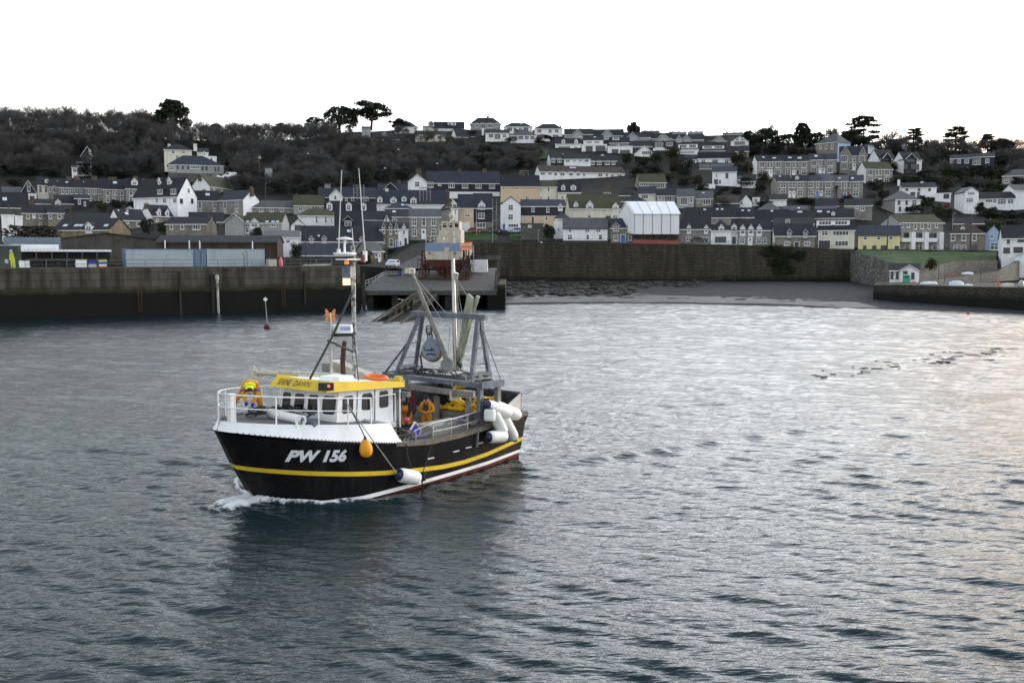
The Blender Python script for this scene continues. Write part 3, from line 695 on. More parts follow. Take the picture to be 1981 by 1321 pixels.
    if typ == 'front' and gut:
        m = MB()
        for sx in (-ov, L+ov): m.bar((sx, -.32, he-ov*(hr-he)/(L/2)+.05), (L/2, -.32, hr+.08), .10, .26, up=(0, 1, 0))
        m.build('barge_board', TRIM if gut == 'w' else GUT, root)
    elif typ in ('side', 'hip', 'mono') and gut:
        a = he-ov*(pr or (hr-he)/dep); m = MB(); m.bx(-.2, L+.2, -ov-.12, -ov-.003, a-.06, a+.12); m.build('gutter', TRIM if gut == 'w' else GUT, root)
    if plinth: m = MB(); m.bx(-.06, L+.06, -.06, dep*.3, lo, uz(X(x0), Yp(plinth))[1]); m.build('plinth', GUT, root)
    # ---- front gable wings
    wings = []
    for gw in gab:
        xl, xr, ya, yg = gw[:4]; gwm = WALLS[gw[4]] if len(gw) > 4 else wm; pj = .8
        ul = uz(X(xl), Yp(yg), -pj)[0]; ur = uz(X(xr), Yp(yg), -pj)[0]; ze = uz(X(xl), Yp(yg), -pj)[1]; za = uz(X((xl+xr)/2), Yp(ya), -pj)[1]; um = (ul+ur)/2
        wings.append((min(xl, xr), max(xl, xr), pj)); m = MB()
        m.add([(ul, -pj, lo), (ur, -pj, lo), (ur, dep*.5, lo), (ul, dep*.5, lo), (ul, -pj, ze), (ur, -pj, ze), (ur, dep*.5, ze), (ul, dep*.5, ze), (um, -pj, za-.08), (um, dep*.5, za-.08)], [(0, 1, 5, 8, 4), (1, 2, 6, 5), (3, 0, 4, 7), (2, 3, 7, 9, 6)])
        wob = m.build('gable_wing', gwm, root); m = MB(); pf = (za-ze)/max(.2, (um-ul))
        for sx, ss in ((ul-.25, 1), (ur+.25, 1)): m.prism([Vector(q) for q in [(sx, -pj-.3, ze-.25*pf), (sx, dep*.5, ze-.25*pf), (um, dep*.5, za), (um, -pj-.3, za)]], (0, 0, .14))
        m.build('gable_roof', rm, wob); m = MB()
        for sx in (ul-.25, ur+.25): m.bar((sx, -pj-.36, ze-.25*pf+.04), (um, -pj-.36, za+.06), .08, .24, up=(0, 1, 0))
        m.build('barge_board', TRIM, wob)
    # ---- windows and doors
    def put_win(x, y, ww, hh, k, col, parent=root, vo=None, isdoor=False):
        vo = -.03 if vo is None else vo
        for (a, b, pj) in wings:
            if a < x < b and parent is root: vo = -pj-.03
        uu, zz = uz(X(x), Yp(y), vo); s_ = D0/FPX/sc
        w_, h_ = ww*s_, hh*s_
        if isdoor:
            m = MB(); m.bx(-w_/2, w_/2, -.05, .05, -h_/2, h_/2, 0); m.bx(-w_/2-.1, -w_/2-.004, -.07, .05, -h_/2, h_/2+.1, 1); m.bx(w_/2+.004, w_/2+.1, -.07, .05, -h_/2, h_/2+.1, 1); m.bx(-w_/2, w_/2, -.068, .05, h_/2+.004, h_/2+.1, 1)
            if col != 'dark' and w_ < 2: m.bx(-w_/4, w_/4, -.056, -.04, h_*.1, h_*.38, 2)
            o = m.build('door', [DOORM[col], FRAME, GLASS], parent, (uu, vo, zz))
            if col in ('blue', 'red', 'green'): o['label'] = col+' door'
        else: link('window', window_mesh(w_, h_, k), parent, (uu, vo, zz))
    for q in parse(wins): put_win(*q)
    for q in parse(doors): put_win(*q, isdoor=True)
    for spec, uu0, right in ((rwin, L, True), (lwin, 0, False)):
        for (x, y, ww, hh, k, col) in parse(spec):
            q = plane_hit(X(x), Yp(y), C0+u*uu0, u)-C0; s_ = D0/FPX/sc
            link('window', window_mesh(max(.6, ww*s_), hh*s_, k), root, (uu0+(.03 if right else -.03), q.dot(v), q.z), math.pi/2 if right else -math.pi/2)
    # ---- chimneys
    for c in ch:
        xc, yt, cw, hh = c[:4]; vv = vr if typ in ('side', 'hip') else dep*.5; uu, zt_ = uz(X(xc), Yp(yt), vv); s_ = (D0+vv)/FPX/sc; w_ = max(.5, cw*s_); d_ = min(w_, .9); h_ = max(hh*s_, .8)+.6
        m = MB(); zt_ -= .35; m.bx(uu-w_/2, uu+w_/2, vv-d_/2, vv+d_/2, zt_-h_, zt_-.2, 0); m.bx(uu-w_/2-.07, uu+w_/2+.07, vv-d_/2-.07, vv+d_/2+.07, zt_-.2, zt_, 0)
        n = max(1, int(w_/.5))
        for i in range(n): xx = uu-w_/2+w_*(i+.5)/n; m.lathe([(.13, 0), (.11, .38), (.13, .40)], (xx, vv, zt_), n=8, mi=1)
        m.build('chimney', [WALLS[c[4]] if len(c) > 4 else CHB, POTM], rob)
    # ---- dormers
    def roof_z(vv): return he+(hr-he)*min(1, max(0, vv/(dep/2))) if typ in ('side', 'hip') else he+(hr-he)*vv/dep if typ == 'mono' else he
    for dd in dorm:
        xc, ybt, yev, yap, wd = dd[:5]; dm = WALLS[dd[5]] if len(dd) > 5 else WHITE; vv = 0.0
        while vv < dep/2-.3 and uz(X(xc), Yp(ybt), vv)[1] > roof_z(vv): vv += .05
        vv = max(0.02, vv) if uz(X(xc), Yp(ybt), 0)[1] > he-.2 else -.06
        s_ = (D0+vv)/FPX/sc; w_ = wd*s_; uu, z0 = uz(X(xc), Yp(ybt), vv); z1 = uz(X(xc), Yp(yev), vv)[1]; m = MB(); back = dep*.5+.2
        if yap is None:
            m.bx(uu-w_/2, uu+w_/2, vv, back, z0-.4, z1, 0); m.bx(uu-w_/2-.15, uu+w_/2+.15, vv-.2, back+.2, z1, z1+.14, 1)
        else:
            z2 = uz(X(xc), Yp(yap), vv)[1]
            m.add([(uu-w_/2, vv, z0-.4), (uu+w_/2, vv, z0-.4), (uu+w_/2, vv, z1), (uu, vv, z2-.05), (uu-w_/2, vv, z1), (uu-w_/2, back, z0-.4), (uu+w_/2, back, z0-.4), (uu+w_/2, back, z1), (uu, back, z2-.05), (uu-w_/2, back, z1)], [(0, 1, 2, 3, 4), (1, 6, 7, 2), (5, 0, 4, 9)], 0)
            for sx in (uu-w_/2-.14, uu+w_/2+.14):
                zq = z1-.14*(z2-z1)/(w_/2); m.prism([Vector(q) for q in [(sx, vv-.18, zq), (sx, back, zq), (uu, back, z2), (uu, vv-.18, z2)]], (0, 0, .1), 1); m.bar((sx, vv-.24, zq+.03), (uu, vv-.24, z2+.04), .06, .16, 2, up=(0, 1, 0))
        o = m.build('dormer', [dm, rm if yap is not None else SLG, TRIM], root)
        if len(dd) <= 6 or dd[6]:
            wh = max(.6, (z1-z0)*.8) ; ww = max(.6, w_*.68) if yap is not None else w_*.8
            if yap is None and w_ > 3.2:
                for k in (-1, 1): link('window', window_mesh(w_*.36, wh, ''), o, (uu+k*w_*.24, vv-.03, (z0+z1)/2))
            else: link('window', window_mesh(ww, wh, ''), o, (uu, vv-.03, (z0+z1)/2+.05))
    # ---- skylights
    for (x, y, ww, hh, k, col) in parse(sky):
        if typ in ('side', 'hip'): nrm = (v*(-(hr-he))+Vector((0, 0, dep/2))).normalized()
        elif typ == 'mono': nrm = (v*(-(hr-he))+Vector((0, 0, dep))).normalized()
        else: continue
        q = plane_hit(X(x), Yp(y), C0+Vector((0, 0, he+t)), nrm)-C0; s_ = D0/FPX/sc; w_ = ww*s_; sl = math.atan2(hr-he, dep/2 if typ != 'mono' else dep); ln = max(.7, min(1.3, hh*s_/max(.3, math.sin(sl))))
        m = MB(); rot = Matrix.Rotation(sl, 3, 'X'); m.box((0, 0, 0), (w_, ln, .10), 0, rot); m.box(rot @ Vector((0, 0, .06)), (max(.2, w_-.12), ln-.12, .03), 1, rot)
        m.build('skylight', [METAL, SKYGL], rob, (q.dot(u), q.dot(v), q.z+.03))
    HOUSES[label] = (root, u, v, L, he, D0)
    return root
SKYGL = plain('skylight_glass', (.55, .6, .66), .06, .0)  # pale sky reflection is put into the glass colour
h = hs_
# ---- woods, upper left
h('A', 'dark slate-hung gabled house half hidden in the bare wood', 945, 1090, 790, 900, 685, 'H', 'd', '745,45:1045/25;805,42:1065/42', typ='front', D=392)
h('A', 'white glazed conservatory stepping down below the dark house in the wood', 895, 1062, 905, 965, 868, 'W', 'g', '935,40:940/60 1015/60', typ='mono', D=380, dep=4, cat='conservatory', name='conservatory')
h('A', 'small white summerhouse at the lower end of the conservatory in the wood', 835, 897, 930, 990, 912, 'W', 'g', '960,40:868/45', D=377, dep=4, cat='summerhouse', name='summerhouse')
h('B', 'tall stained cream house with two chimneys above the grey hipped house', 108, 430, 715, 882, 662, 'C', 'd', '745,40:330/35c 210/35;810,50:260/35 340/35', typ='hip', D=380, ch=((163, 645, 32, 60, 'C'), (465, 642, 40, 65, 'C')))
h('B', 'low cream wing at the right of the stained cream house', 488, 620, 748, 800, 705, 'C', 'd', '765,45:572/20', D=388, ch=())
h('B', 'flat roofed cream extension behind the grey hipped house', 570, 715, 800, 860, 795, 'W', 'g', '830,35:655/30', typ='flat', D=383)
h('B', 'modern grey boarded house with wide blue hipped roof above the vans', 152, 800, 888, 1030, 795, 'G', 'b', '930,52:c195/60;922,46:k262/20 k322/20 k385/20;918,50:c465/100;925,60:k552/24 k598/24;942,52:k700/18 k735/18', typ='hip', D=366, rx=(330, 560), lower=(985, 'D'), dep=9)
h('B', 'white timbered gable peeping out of the trees near the skyline', 640, 850, 505, 565, 440, 'W', 'g', '515,40:800/55;475,25:735/40', typ='front', D=455)
h('B', 'small grey shed among the bare trees on the slope', 1278, 1362, 935, 1020, 925, 'G', 'b', typ='flat', D=362, cat='shed', name='shed')
# ---- far-left terrace
h('H', 'low grey slate roofed cottage left of the black A-shaped gable', 30, 250, 255, 320, 195, 'D', 'g', '275,25:120/30')
h('H', 'black gabled house with white barge boards and tall window', 240, 428, 262, 330, 118, 'H', 'd', '195,95:333/32', typ='front', lower=(262, 'W'))
h('H', 'pale cream bay-fronted house at the left end of the stone terrace', 438, 568, 168, 312, 80, 'C', 'd', '215,85:c470/32 c535/32', dorm=((543, 150, 115, 100, 40),))
for i, (lab, x0, x1, ye, yb, yr, wn, sk, chs, dm) in enumerate([
    ('narrow stone terraced house right beside the cream bay-fronted house', 570, 680, 186, 312, 102, '220,62:585/28;215,82:632/36', '125,22:685/42', (), ()),
    ('stone terraced house with five plain windows in one row', 682, 985, 192, 335, 104, '240,62:728/25 780/25 832/25 885/26 942/25;310,40:720/25 800/25', '137,18:775/30;135,24:985/35', ((800, 68, 60, 35), (890, 55, 62, 50)), ()),
    ('stone terraced house below a broad ridge chimney left of terrace middle', 987, 1188, 200, 350, 104, '245,62:1038/26 1085/22 1112/22 1160/26;330,48:1040/26 1160/26', '', ((1093, 62, 62, 48),), ()),
    ('stone terraced house with one large skylight', 1190, 1463, 213, 368, 104, '255,72:1250/34 1318/24 1350/24 1415/34;342,55:1250/34 1320/24 1415/34', '142,28:1335/45', ((1305, 75, 90, 30),), ()),
    ('stone terraced house with two white gabled dormers at the terrace end', 1465, 1745, 206, 375, 98, '250,75:1520/34 1590/24 1628/26 1700/34;335,60:1520/34 1700/34', '', ((1570, 66, 60, 30),), ((1563, 172, 128, 88, 72), (1672, 172, 128, 98, 42)))]):
    h('H', lab, x0, x1, ye, yb, yr, 'S', 'd', wn, sky=sk, ch=chs, dorm=dm, name='terraced_house', group='stone terrace on the left slope', doors='350,45:%d/22=dark' % ((x0+x1)/2))
h('I', 'large white house with slate dormers and a white end gable', -245, 265, 312, 500, 100, 'W', 'd', '350,52:20/42 110/62 230/62', gr=490, dorm=((60, 285, 215, None, 100, 'H'), (215, 285, 212, None, 105, 'H'), (50, 165, 120, 85, 46), (165, 165, 115, 80, 62)), rwin='235,50:390/38;355,50:k305/46 k430/40', dep=8)
h('I', 'white gabled house with mossy roof sloping away to the right', 640, 930, 182, 300, 88, 'O', 'm', '210,30:685/32;222,30:775/25', gl=405, gm='W', ch=((525, 40, 55, 50),))
h('I', 'stone house with dark slate roof and one skylight, left half of a pair', 457, 743, 346, 490, 240, 'S', 'd', '400,78:520/40 690/38;476,24:520/40 690/38', sky='280,30:610/50', ch=((570, 212, 36, 40),), name='terraced_house')
h('I', 'stone house with blue slate roof and white end gable', 745, 1025, 346, 490, 240, 'S', 'b', '400,78:813/40 947/42;476,24:813/40 947/42', gr=1210, gm='W', ch=((1120, 182, 42, 80),), name='terraced_house')
h('I', 'long low stone cottage with three square windows and slate roof', 1130, 1610, 428, 500, 355, 'S', 'g', '457,48:1233/46 1353/46 1473/46')
h('I', 'plain grey cottage with a brown roof and a chimney at each end', 1612, 1955, 402, 495, 290, 'G', 'm', '440,58:1690/46;435,42:1865/92', ch=((1640, 268, 36, 50), (1955, 280, 36, 50)))
h('H', 'brown stone cottage with two pointed dormers and white end gable', 1770, 2012, 524, 612, 408, 'O', 'd', '580,34:1830/32', gl=1630, gm='W', dorm=((1848, 530, 470, 440, 46), (1945, 532, 478, 447, 46)), ch=((1700, 372, 42, 40),))
h('H', 'old stone cottage with three white windows and a tall side chimney', 262, 556, 492, 645, 402, 'O', 'd', '530,58:325/36 468/36;635,45:470/32', '530,58:395/28=white', ch=((362, 352, 46, 70),))
h('H', 'old stone cottage with two windows joined to a taller neighbour', 558, 750, 492, 645, 408, 'O', 'd', '530,55:585/36 690/38', ch=((612, 352, 42, 60),))
h('H', 'large dark roofed store building at the far left edge', -120, 335, 420, 560, 258, 'D', 'd', '', sky='332,45:55/48')
h('H', 'white corrugated shed with open doorway at the far left', 22, 168, 522, 675, 515, 'W', 'g', typ='flat', D=228, cat='shed', name='shed', dep=5)
h('H', 'small white shed right of the corrugated shed', 176, 265, 535, 640, 530, 'W', 'g', typ='flat', D=230, cat='shed', name='shed', dep=4)
h('H', 'dark roofed cottage wedged between tall chimneys', 415, 610, 386, 440, 335, 'D', 'd', ch=((372, 288, 50, 80), (600, 335, 46, 50)))
h('H', 'dark slate cottage with a small white gabled dormer', 642, 868, 382, 450, 292, 'D', 'd', dorm=((675, 425, 368, 332, 62),))
h('H', 'black boarded house with white fascia below the stone terrace', 868, 1040, 325, 440, 285, 'H', 'd', '365,52:922/26;385,50:985/24')
h('H', 'tan block bungalow with skylights and a two-storey white dormer', 622, 1268, 692, 800, 560, 'T', 'd', sky='640,26:760/60 890/60 942/50 1232/56', gr=1522, dorm=((1030, 712, 640, 600, 92),), dep=9)
h('H', 'long dark slate roof behind the tan block bungalow', 880, 1400, 562, 620, 500, 'D', 'd')
h('H', 'stone house with white glazed attic gable and three skylights', 1388, 1700, 572, 672, 455, 'O', 'd', '615,62:1603/32;595,40:1482/25', gl=1265, gm='W', sky='500,30:1470/42;465,14:1375/18;470,14:1480/20')
h('H', 'small white gabled outhouse below the terrace gardens', 1460, 1560, 450, 500, 420, 'W', 'g', typ='front')
h('H', 'white flat roofed garage beside the dormer cottage', 1575, 1655, 460, 510, 455, 'W', 'g', typ='flat', cat='garage', name='garage')
# ---- warehouses on the quay
h('H', 'big stained rendered warehouse with a shallow gable behind the containers', 562, 1905, 806, 955, 730, 'R', 'd', typ='front', D=200, cat='warehouse', name='warehouse', gut='d', dep=16, ov=.1)
h('I', 'long brown brick boat store with low dark roof behind the containers', 20, 1422, 832, 1030, 762, 'K', 'd', D=196, cat='warehouse', name='warehouse', gr=1490, dep=9, gut='d')
h('I', 'brown stone single-storey building with three white windows', 130, 602, 622, 790, 545, 'O', 'd', '652,62:190/36;652,66:315/46;655,66:482/86', gr=716, ch=((640, 530, 40, 50, 'O'),))
h('I', 'dark slate roof behind the brown single-storey stone building', 400, 800, 592, 650, 490, 'D', 'd')
h('I', 'tan rendered house with projecting gable and white dormer', 1030, 1472, 606, 775, 490, 'G', 'm', '630,44:1375/62;690,60:1070/40;740,40:1065/35', gr=1560, gab=((812, 1030, 505, 592),), dorm=((1155, 665, 605, 555, 108),), sky='596,14:1075/40 1300/40 1370/40 1422/40')
h('I', 'little white front-gabled house with one dark framed window', 1578, 1748, 642, 765, 558, 'W', 'd', '665,62:k1660/78', typ='front', D=244, gut=None)
h('J', 'white house with a mossy hipped roof and narrow sash windows', 100, 545, 402, 545, 330, 'W', 'm', '450,80:315/24 423/24;465,50:490/20', typ='hip', rx=(235, 450))
h('I', 'white lean-to building with grey slates beside the quay store', 1272, 1682, 776, 890, 705, 'W', 'g', '830,52:1380/74;822,42:1545/52', typ='mono', D=226, dep=6)
# ---- middle left
h('J', 'long dark building with arched dormer windows along its stone eaves', 150, 1085, 700, 775, 530, 'S', 'd', '', sky='640,16:340/26;585,32:690/46', dorm=((255, 728, 672, 638, 62, 'S'), (405, 728, 672, 638, 62, 'S'), (650, 728, 672, 640, 62, 'S'), (838, 728, 675, 645, 56, 'S')), D=238, dep=9)
h('J', 'low workshop with blue slate roof behind the quay rail', 112, 770, 862, 985, 735, 'G', 'b', '900,60:k345/80', D=222, dep=8, cat='workshop', name='workshop')
h('J', 'small stone cottage gable-end on to the slip with tan front', 930, 1092, 816, 1000, 720, 'T', 'g', '850,82:1005/30', '900,120:1045/26=white', gl=768, gm='S', D=208)
h('J', 'narrow stone terraced house with pointed dormers facing the slip lane', 1052, 1262, 565, 800, 482, 'O', 'd', '720,92:1182/44;700,60:1095/26', '735,82:1243/18=blue', dorm=((1095, 620, 540, 488, 42, 'O'), (1175, 630, 540, 488, 42, 'O'), (1242, 620, 545, 490, 36, 'O')))
h('J', 'narrow white house with one pointed dormer at the lane end', 1265, 1382, 560, 785, 490, 'W', 'd', '725,60:1290/24', '722,115:1350/30=dark', dorm=((1330, 635, 545, 498, 40),))
h('J', 'grey stone house with five white sash windows beside the slip', 1395, 1758, 418, 690, 330, 'S', 'g', '478,86:1450/50 1560/46 1675/50;600,84:1450/50 1675/50', '620,112:1558/44=white')
h('J', 'grey slate roofed stone annexe with one blue-framed window', 1195, 1393, 418, 640, 350, 'S', 'd', '456,42:1222/50', sky='360,22:1215/40')
h('K', 'tall white house end with stone flank and mossy hipped roof', 615, 700, 440, 715, 352, 'W', 'm', '480,62:632/18 665/18;600,50:655/20', gl=500, gm='S', typ='hip', dep=9)
h('K', 'peach rendered house with canopy over a white door', 702, 878, 430, 705, 280, 'P', 'b', '445,36:805/52;520,42:805/56', '655,95:785/85=white', dorm=((648, 415, 385, 345, 70),))
h('K', 'slate-hung house with white gabled dormer and stone ground floor', 880, 1095, 430, 700, 270, 'H', 'b', '525,66:968/72;635,58:965/104', dorm=((972, 442, 402, 350, 84),), lower=(600, 'O'), ch=((575, 235, 46, 90), (1050, 265, 46, 80)))
h('K', 'white front-gabled shop with dark canopy and yellow fascia', 1192, 1425, 398, 690, 305, 'W', 'b', '430,66:1308/56;540,66:1308/56;640,44:1340/120', '655,70:1230/30=blue', typ='front', gut=None)
h('K', 'low house with slate-hung upper floor and peach ground floor', 1428, 1935, 415, 640, 342, 'H', 'b', '450,56:1567/36;456,58:1740/36;555,50:1725/32;545,36:1440/26', '575,80:1565/26=dark', lower=(525, 'P'), dorm=((1885, 455, 420, 380, 54),))
h('K', 'low dark stone garage behind the silver car', 1425, 1685, 622, 700, 618, 'D', 'd', '645,30:1530/40', typ='flat', cat='garage', name='garage', D=256)
h('K', 'long slate-hung terrace with white front gable and three chimneys', 338, 1182, 142, 320, 15, 'H', 'b', '165,58:372/72;158,36:484/42;170,58:622/66;175,58:778/66;176,58:935/66;178,58:1092/66;160,62:222/56', gab=((115, 335, 45, 132, 'W'),), ch=((240, -22, 60, 60), (715, -20, 42, 105), (1005, -20, 46, 105)), lower=(245, 'W'), dep=8)
h('K', 'peach house wrapped in scaffolding with a tall ridge chimney', 1192, 1640, 182, 360, 60, 'P', 'd', '206,28:1225/32;206,34:1380/42;320,40:1500/42', ch=((1455, -5, 36, 110),))
h('K', 'cream house with mossy roof right of the scaffolded peach house', 1642, 1846, 190, 360, 118, 'C', 'm', '220,56:1660/24 1748/26;320,44:1660/24 1748/26')
h('L', 'cream house with dark mansard roof and two dormers', 112, 382, 130, 250, 15, 'C', 'd', '195,38:170/32', dorm=((178, 108, 66, 42, 46), (295, 108, 66, 45, 64)))
h('J', 'blue slate house with white front gable behind the masts', 345, 1000, 186, 285, 80, 'H', 'b', '195,46:532/26;215,38:660/26;210,46:735/32;212,46:885/62', gab=((462, 615, 95, 175, 'W'),), ch=((440, 32, 66, 60, 'S'), (790, 62, 50, 80)))
h('J', 'dark row of cottages with three white dormers below the masts', 430, 1010, 362, 440, 240, 'D', 'd', dorm=((465, 348, 272, 245, 66), (690, 352, 276, 245, 66), (862, 348, 280, 250, 62)))
h('J', 'dark slate house with one wide glazed dormer', 530, 862, 530, 600, 365, 'D', 'd', dorm=((680, 532, 462, 408, 112, 'H'),))
h('J', 'broad slate roof with four white dormers behind the stone house', 1012, 1855, 262, 345, 112, 'W', 'b', dorm=((1050, 255, 205, 180, 58), (1208, 258, 215, 185, 76), (1330, 240, 198, 180, 56), (1440, 278, 215, 188, 70)), ch=((1130, 80, 38, 105, 'C'), (1830, 105, 46, 80)))
h('J', 'dark roofed cottage in front of the white peaked gable', 850, 1190, 452, 540, 365, 'D', 'd')
h('J', 'small blue hipped roof house among the slate roofs', 1112, 1420, 318, 420, 250, 'D', 'b', typ='hip', sky='280,18:1315/40')
h('J', 'narrow sharp white gable between dark roofs', 1092, 1168, 468, 560, 382, 'W', 'd', typ='front', gut=None)
h('J', 'white walled cottage with steep roof left of the lane', 885, 1040, 560, 680, 470, 'W', 'd', gr=1100)
h('C', 'dark gabled cottage with white barge boards under the wood', 792, 1135, 1192, 1250, 1120, 'H', 'b', gab=((842, 1025, 1105, 1190, 'H'),), ch=((1033, 1075, 36, 60),))
# ---- harbour front, middle
h('L', 'white harbour-front cottage with grey roof and black plinth', 178, 690, 548, 708, 435, 'W', 'g', '575,46:258/36 458/52 585/56;655,60:255/54 462/36 610/42', plinth=692, ch=((700, 395, 50, 110),), gut='d')
h('L', 'white house end with small dark hipped roof beside the white cottage', 70, 255, 440, 705, 370, 'W', 'd', '570,42:125/26', typ='hip', dep=8, D=258)
h('L', 'stone cottage with arched dormers and a blue door', 728, 985, 545, 718, 440, 'O', 'b', '660,62:790/54 952/46', '672,92:872/52=blue', dorm=((790, 590, 522, 488, 92, 'O'), (948, 590, 525, 490, 72, 'O')))
h('L', 'long cream house with mossy roof and three dormers', 252, 842, 318, 450, 160, 'C', 'm', '350,26:650/72;410,40:480/42;415,40:780/52', gl=200, dorm=((325, 305, 272, 238, 52), (485, 332, 282, 230, 82), (785, 335, 292, 252, 72)), dep=9)
h('L', 'dark hipped roof right behind the long cream house', 842, 1150, 240, 320, 175, 'D', 'd', typ='hip')
h('L', 'house with steep brown pyramid roof over white windows', 575, 792, 165, 215, 42, 'W', 'r', '152,32:690/84', typ='hip', rx=(670, 695))
h('L', 'dark pyramid roofed bungalow right of the brown pyramid roof', 812, 1012, 170, 225, 92, 'D', 'd', typ='hip', rx=(900, 920))
h('L', 'small cream house with blue roof, leftmost of four alike', 1052, 1250, 152, 250, 68, 'C', 'b', '185,52:1125/78', name='cottage', group='four small detached houses above the white tent')
h('L', 'small grey house with dark roof, second of four alike', 1262, 1475, 172, 262, 92, 'G', 'd', '200,38:1300/32;210,66:1397/84', name='cottage', group='four small detached houses above the white tent')
h('L', 'small pale house with tall bay window, third of four alike', 1496, 1697, 186, 305, 96, 'G', 'g', '235,88:1578/78;220,62:1665/26', name='cottage', group='four small detached houses above the white tent')
h('L', 'small pale stone house, rightmost of four alike', 1712, 1915, 206, 305, 120, 'S', 'g', '240,72:1845/84;230,40:1745/32', sky='140,14:1805/30', name='cottage', group='four small detached houses above the white tent')
h('E', 'stone bungalow with long dark roof and two wide windows', 342, 655, 916, 995, 825, 'S', 'm', '940,42:400/110;955,62:585/104', gl=285, ch=((570, 812, 30, 30),))
h('L', 'pale rubble stone cottage with two pointed dormers and parked car', 1525, 1885, 558, 725, 432, 'S', 'd', '675,48:1632/56 1825/92', dorm=((1637, 600, 540, 505, 48), (1837, 600, 545, 510, 46)))
h('M', 'white cottage with pyramid roof and wide low window', 268, 508, 512, 682, 402, 'W', 'd', '620,62:k385/130', typ='hip', rx=(370, 392), dorm=((392, 545, 482, 442, 62),))
h('M', 'very narrow white cottage between the pyramid roof and stone house', 510, 580, 515, 688, 385, 'W', 'd', '', '632,85:540/42=dark', dorm=((540, 535, 472, 438, 64),))
h('M', 'stone house with three tall white pointed dormers', 582, 965, 512, 695, 390, 'S', 'd', '636,66:633/52 828/52;636,62:897/40', '645,88:728/42=white', dorm=((640, 565, 492, 445, 62), (735, 565, 492, 445, 62), (832, 568, 494, 445, 62)))
h('M', 'pink-grey stone cottage with white end gable and dark door', 1012, 1476, 576, 715, 445, 'O', 'd', '665,42:c1160/62 c1390/62', '682,64:1268/52=dark', gl=966, gm='W', dorm=((1182, 605, 538, 502, 56, 'D'), (1368, 608, 540, 505, 56, 'D')))
h('M', 'cream house with wide white box dormer and dark garage doors', 1515, 1936, 512, 720, 392, 'C', 'd', '548,52:1595/76 1780/170;668,62:1790/144', '678,88:1590/125=dark', dorm=((1690, 460, 398, None, 365, 'W'),))
h('M', 'long stone row with three bright skylights behind the harbour cottages', -30, 560, 366, 430, 250, 'S', 'd', sky='275,18:200/32;271,18:345/32 402/30')
h('M', 'dark slate house with two skylights behind the pointed dormers', 562, 775, 362, 430, 255, 'D', 'd', '380,32:705/46', sky='286,16:640/34 713/34')
h('M', 'low hipped grey roof house in the middle of the slate roofs', 820, 1072, 268, 340, 195, 'G', 'g', typ='hip')
h('M', 'dark slate cottage with a single skylight near its ridge', 790, 1180, 400, 450, 275, 'D', 'd', sky='291,14:980/36', ch=((950, 270, 26, 50), (550, 255, 24, 40)))
h('M', 'dark slate cottage with one wide skylight', 1182, 1480, 376, 440, 285, 'D', 'd', sky='303,20:1305/56', ch=((1415, 232, 30, 50),))
h('M', 'dark slate cottage with two skylights and a small dormer', 1482, 1930, 372, 430, 270, 'D', 'd', sky='298,25:1533/56;303,18:1635/36', dorm=((1692, 345, 315, 295, 40),))
h('M', 'blue slate roofed cottage in front of the stone terrace', 1115, 1395, 282, 350, 235, 'D', 'b', sky='257,14:1293/26')
h('M', 'blue-grey slate cottage right of the similar blue roof', 1480, 1722, 282, 350, 238, 'D', 'b')
h('M', 'asymmetric white gabled cottage with tiny black window', 606, 750, 190, 262, 100, 'W', 'r', '195,24:k627/14', typ='front', gut=None)
h('M', 'white flat roofed extension with one window by the asymmetric gable', 752, 838, 140, 228, 132, 'W', 'd', '170,42:795/42', typ='flat')
h('M', 'brown tiled cottage left of the asymmetric white gable', 345, 600, 200, 262, 115, 'D', 'r')
h('M', 'long low dark roof with barge boards below the terrace gardens', 1488, 1752, 236, 275, 150, 'D', 'd')
h('F', 'stone cottage with three white windows under a dark roof', 1400, 1722, 1190, 1335, 1112, 'S', 'd', '1206,36:1488/50;1206,30:1550/40;1216,60:1612/46')
h('F', 'small white walled shed under the stone terrace', 532, 730, 1122, 1195, 1060, 'W', 'd', cat='shed', name='shed')
h('M', 'slate cottages roof with white porch behind the cream house', 1000, 1470, 440, 500, 372, 'W', 'd', '415,60:1165/46')
# ---- stone terraces, right
for i, (lab, x0, x1, rf, up, lo_, dr, sk) in enumerate([
    ('leftmost stone house of the lower terrace with bare stone gable', 620, 787, 'd', '950,62:690/62 768/28', '1045,66:688/62', '1060,70:770/26=white', '850,12:652/26'),
    ('stone terrace house with a tiny roof dormer, second along the lower row', 787, 955, 'd', '950,62:812/32 890/62', '1045,66:888/62', '1060,70:815/26=white', ''),
    ('stone terrace house with blue door at the middle of the lower row', 955, 1113, 'b', '950,62:1012/62 1092/30', '1045,66:1012/56', '1050,60:1088/30=blue', ''),
    ('stone terrace house with white door right of the blue door', 1113, 1275, 'g', '950,62:1135/30 1215/62', '1045,66:1212/62', '1050,60:1132/28=white', ''),
    ('stone terrace house with palm tree before its front', 1275, 1437, 'g', '955,62:1338/56 1415/26', '', '1070,62:1408/28=blue', '872,12:1345/30'),
    ('stone terrace house with red door at the right end of the row', 1437, 1615, 'b', '955,62:1458/32 1540/62', '1045,66:1535/62', '1066,76:1452/28=red', '872,34:1495/30')]):
    h('F', lab, x0, x1, 908, 1104, 838, 'S', rf, up+';'+lo_, dr, sky=sk, gl=545 if i == 0 else None, D=337, dorm=((852, 888, 862, 840, 40),) if i == 1 else (), name='terraced_house', group='lower grey stone terrace')
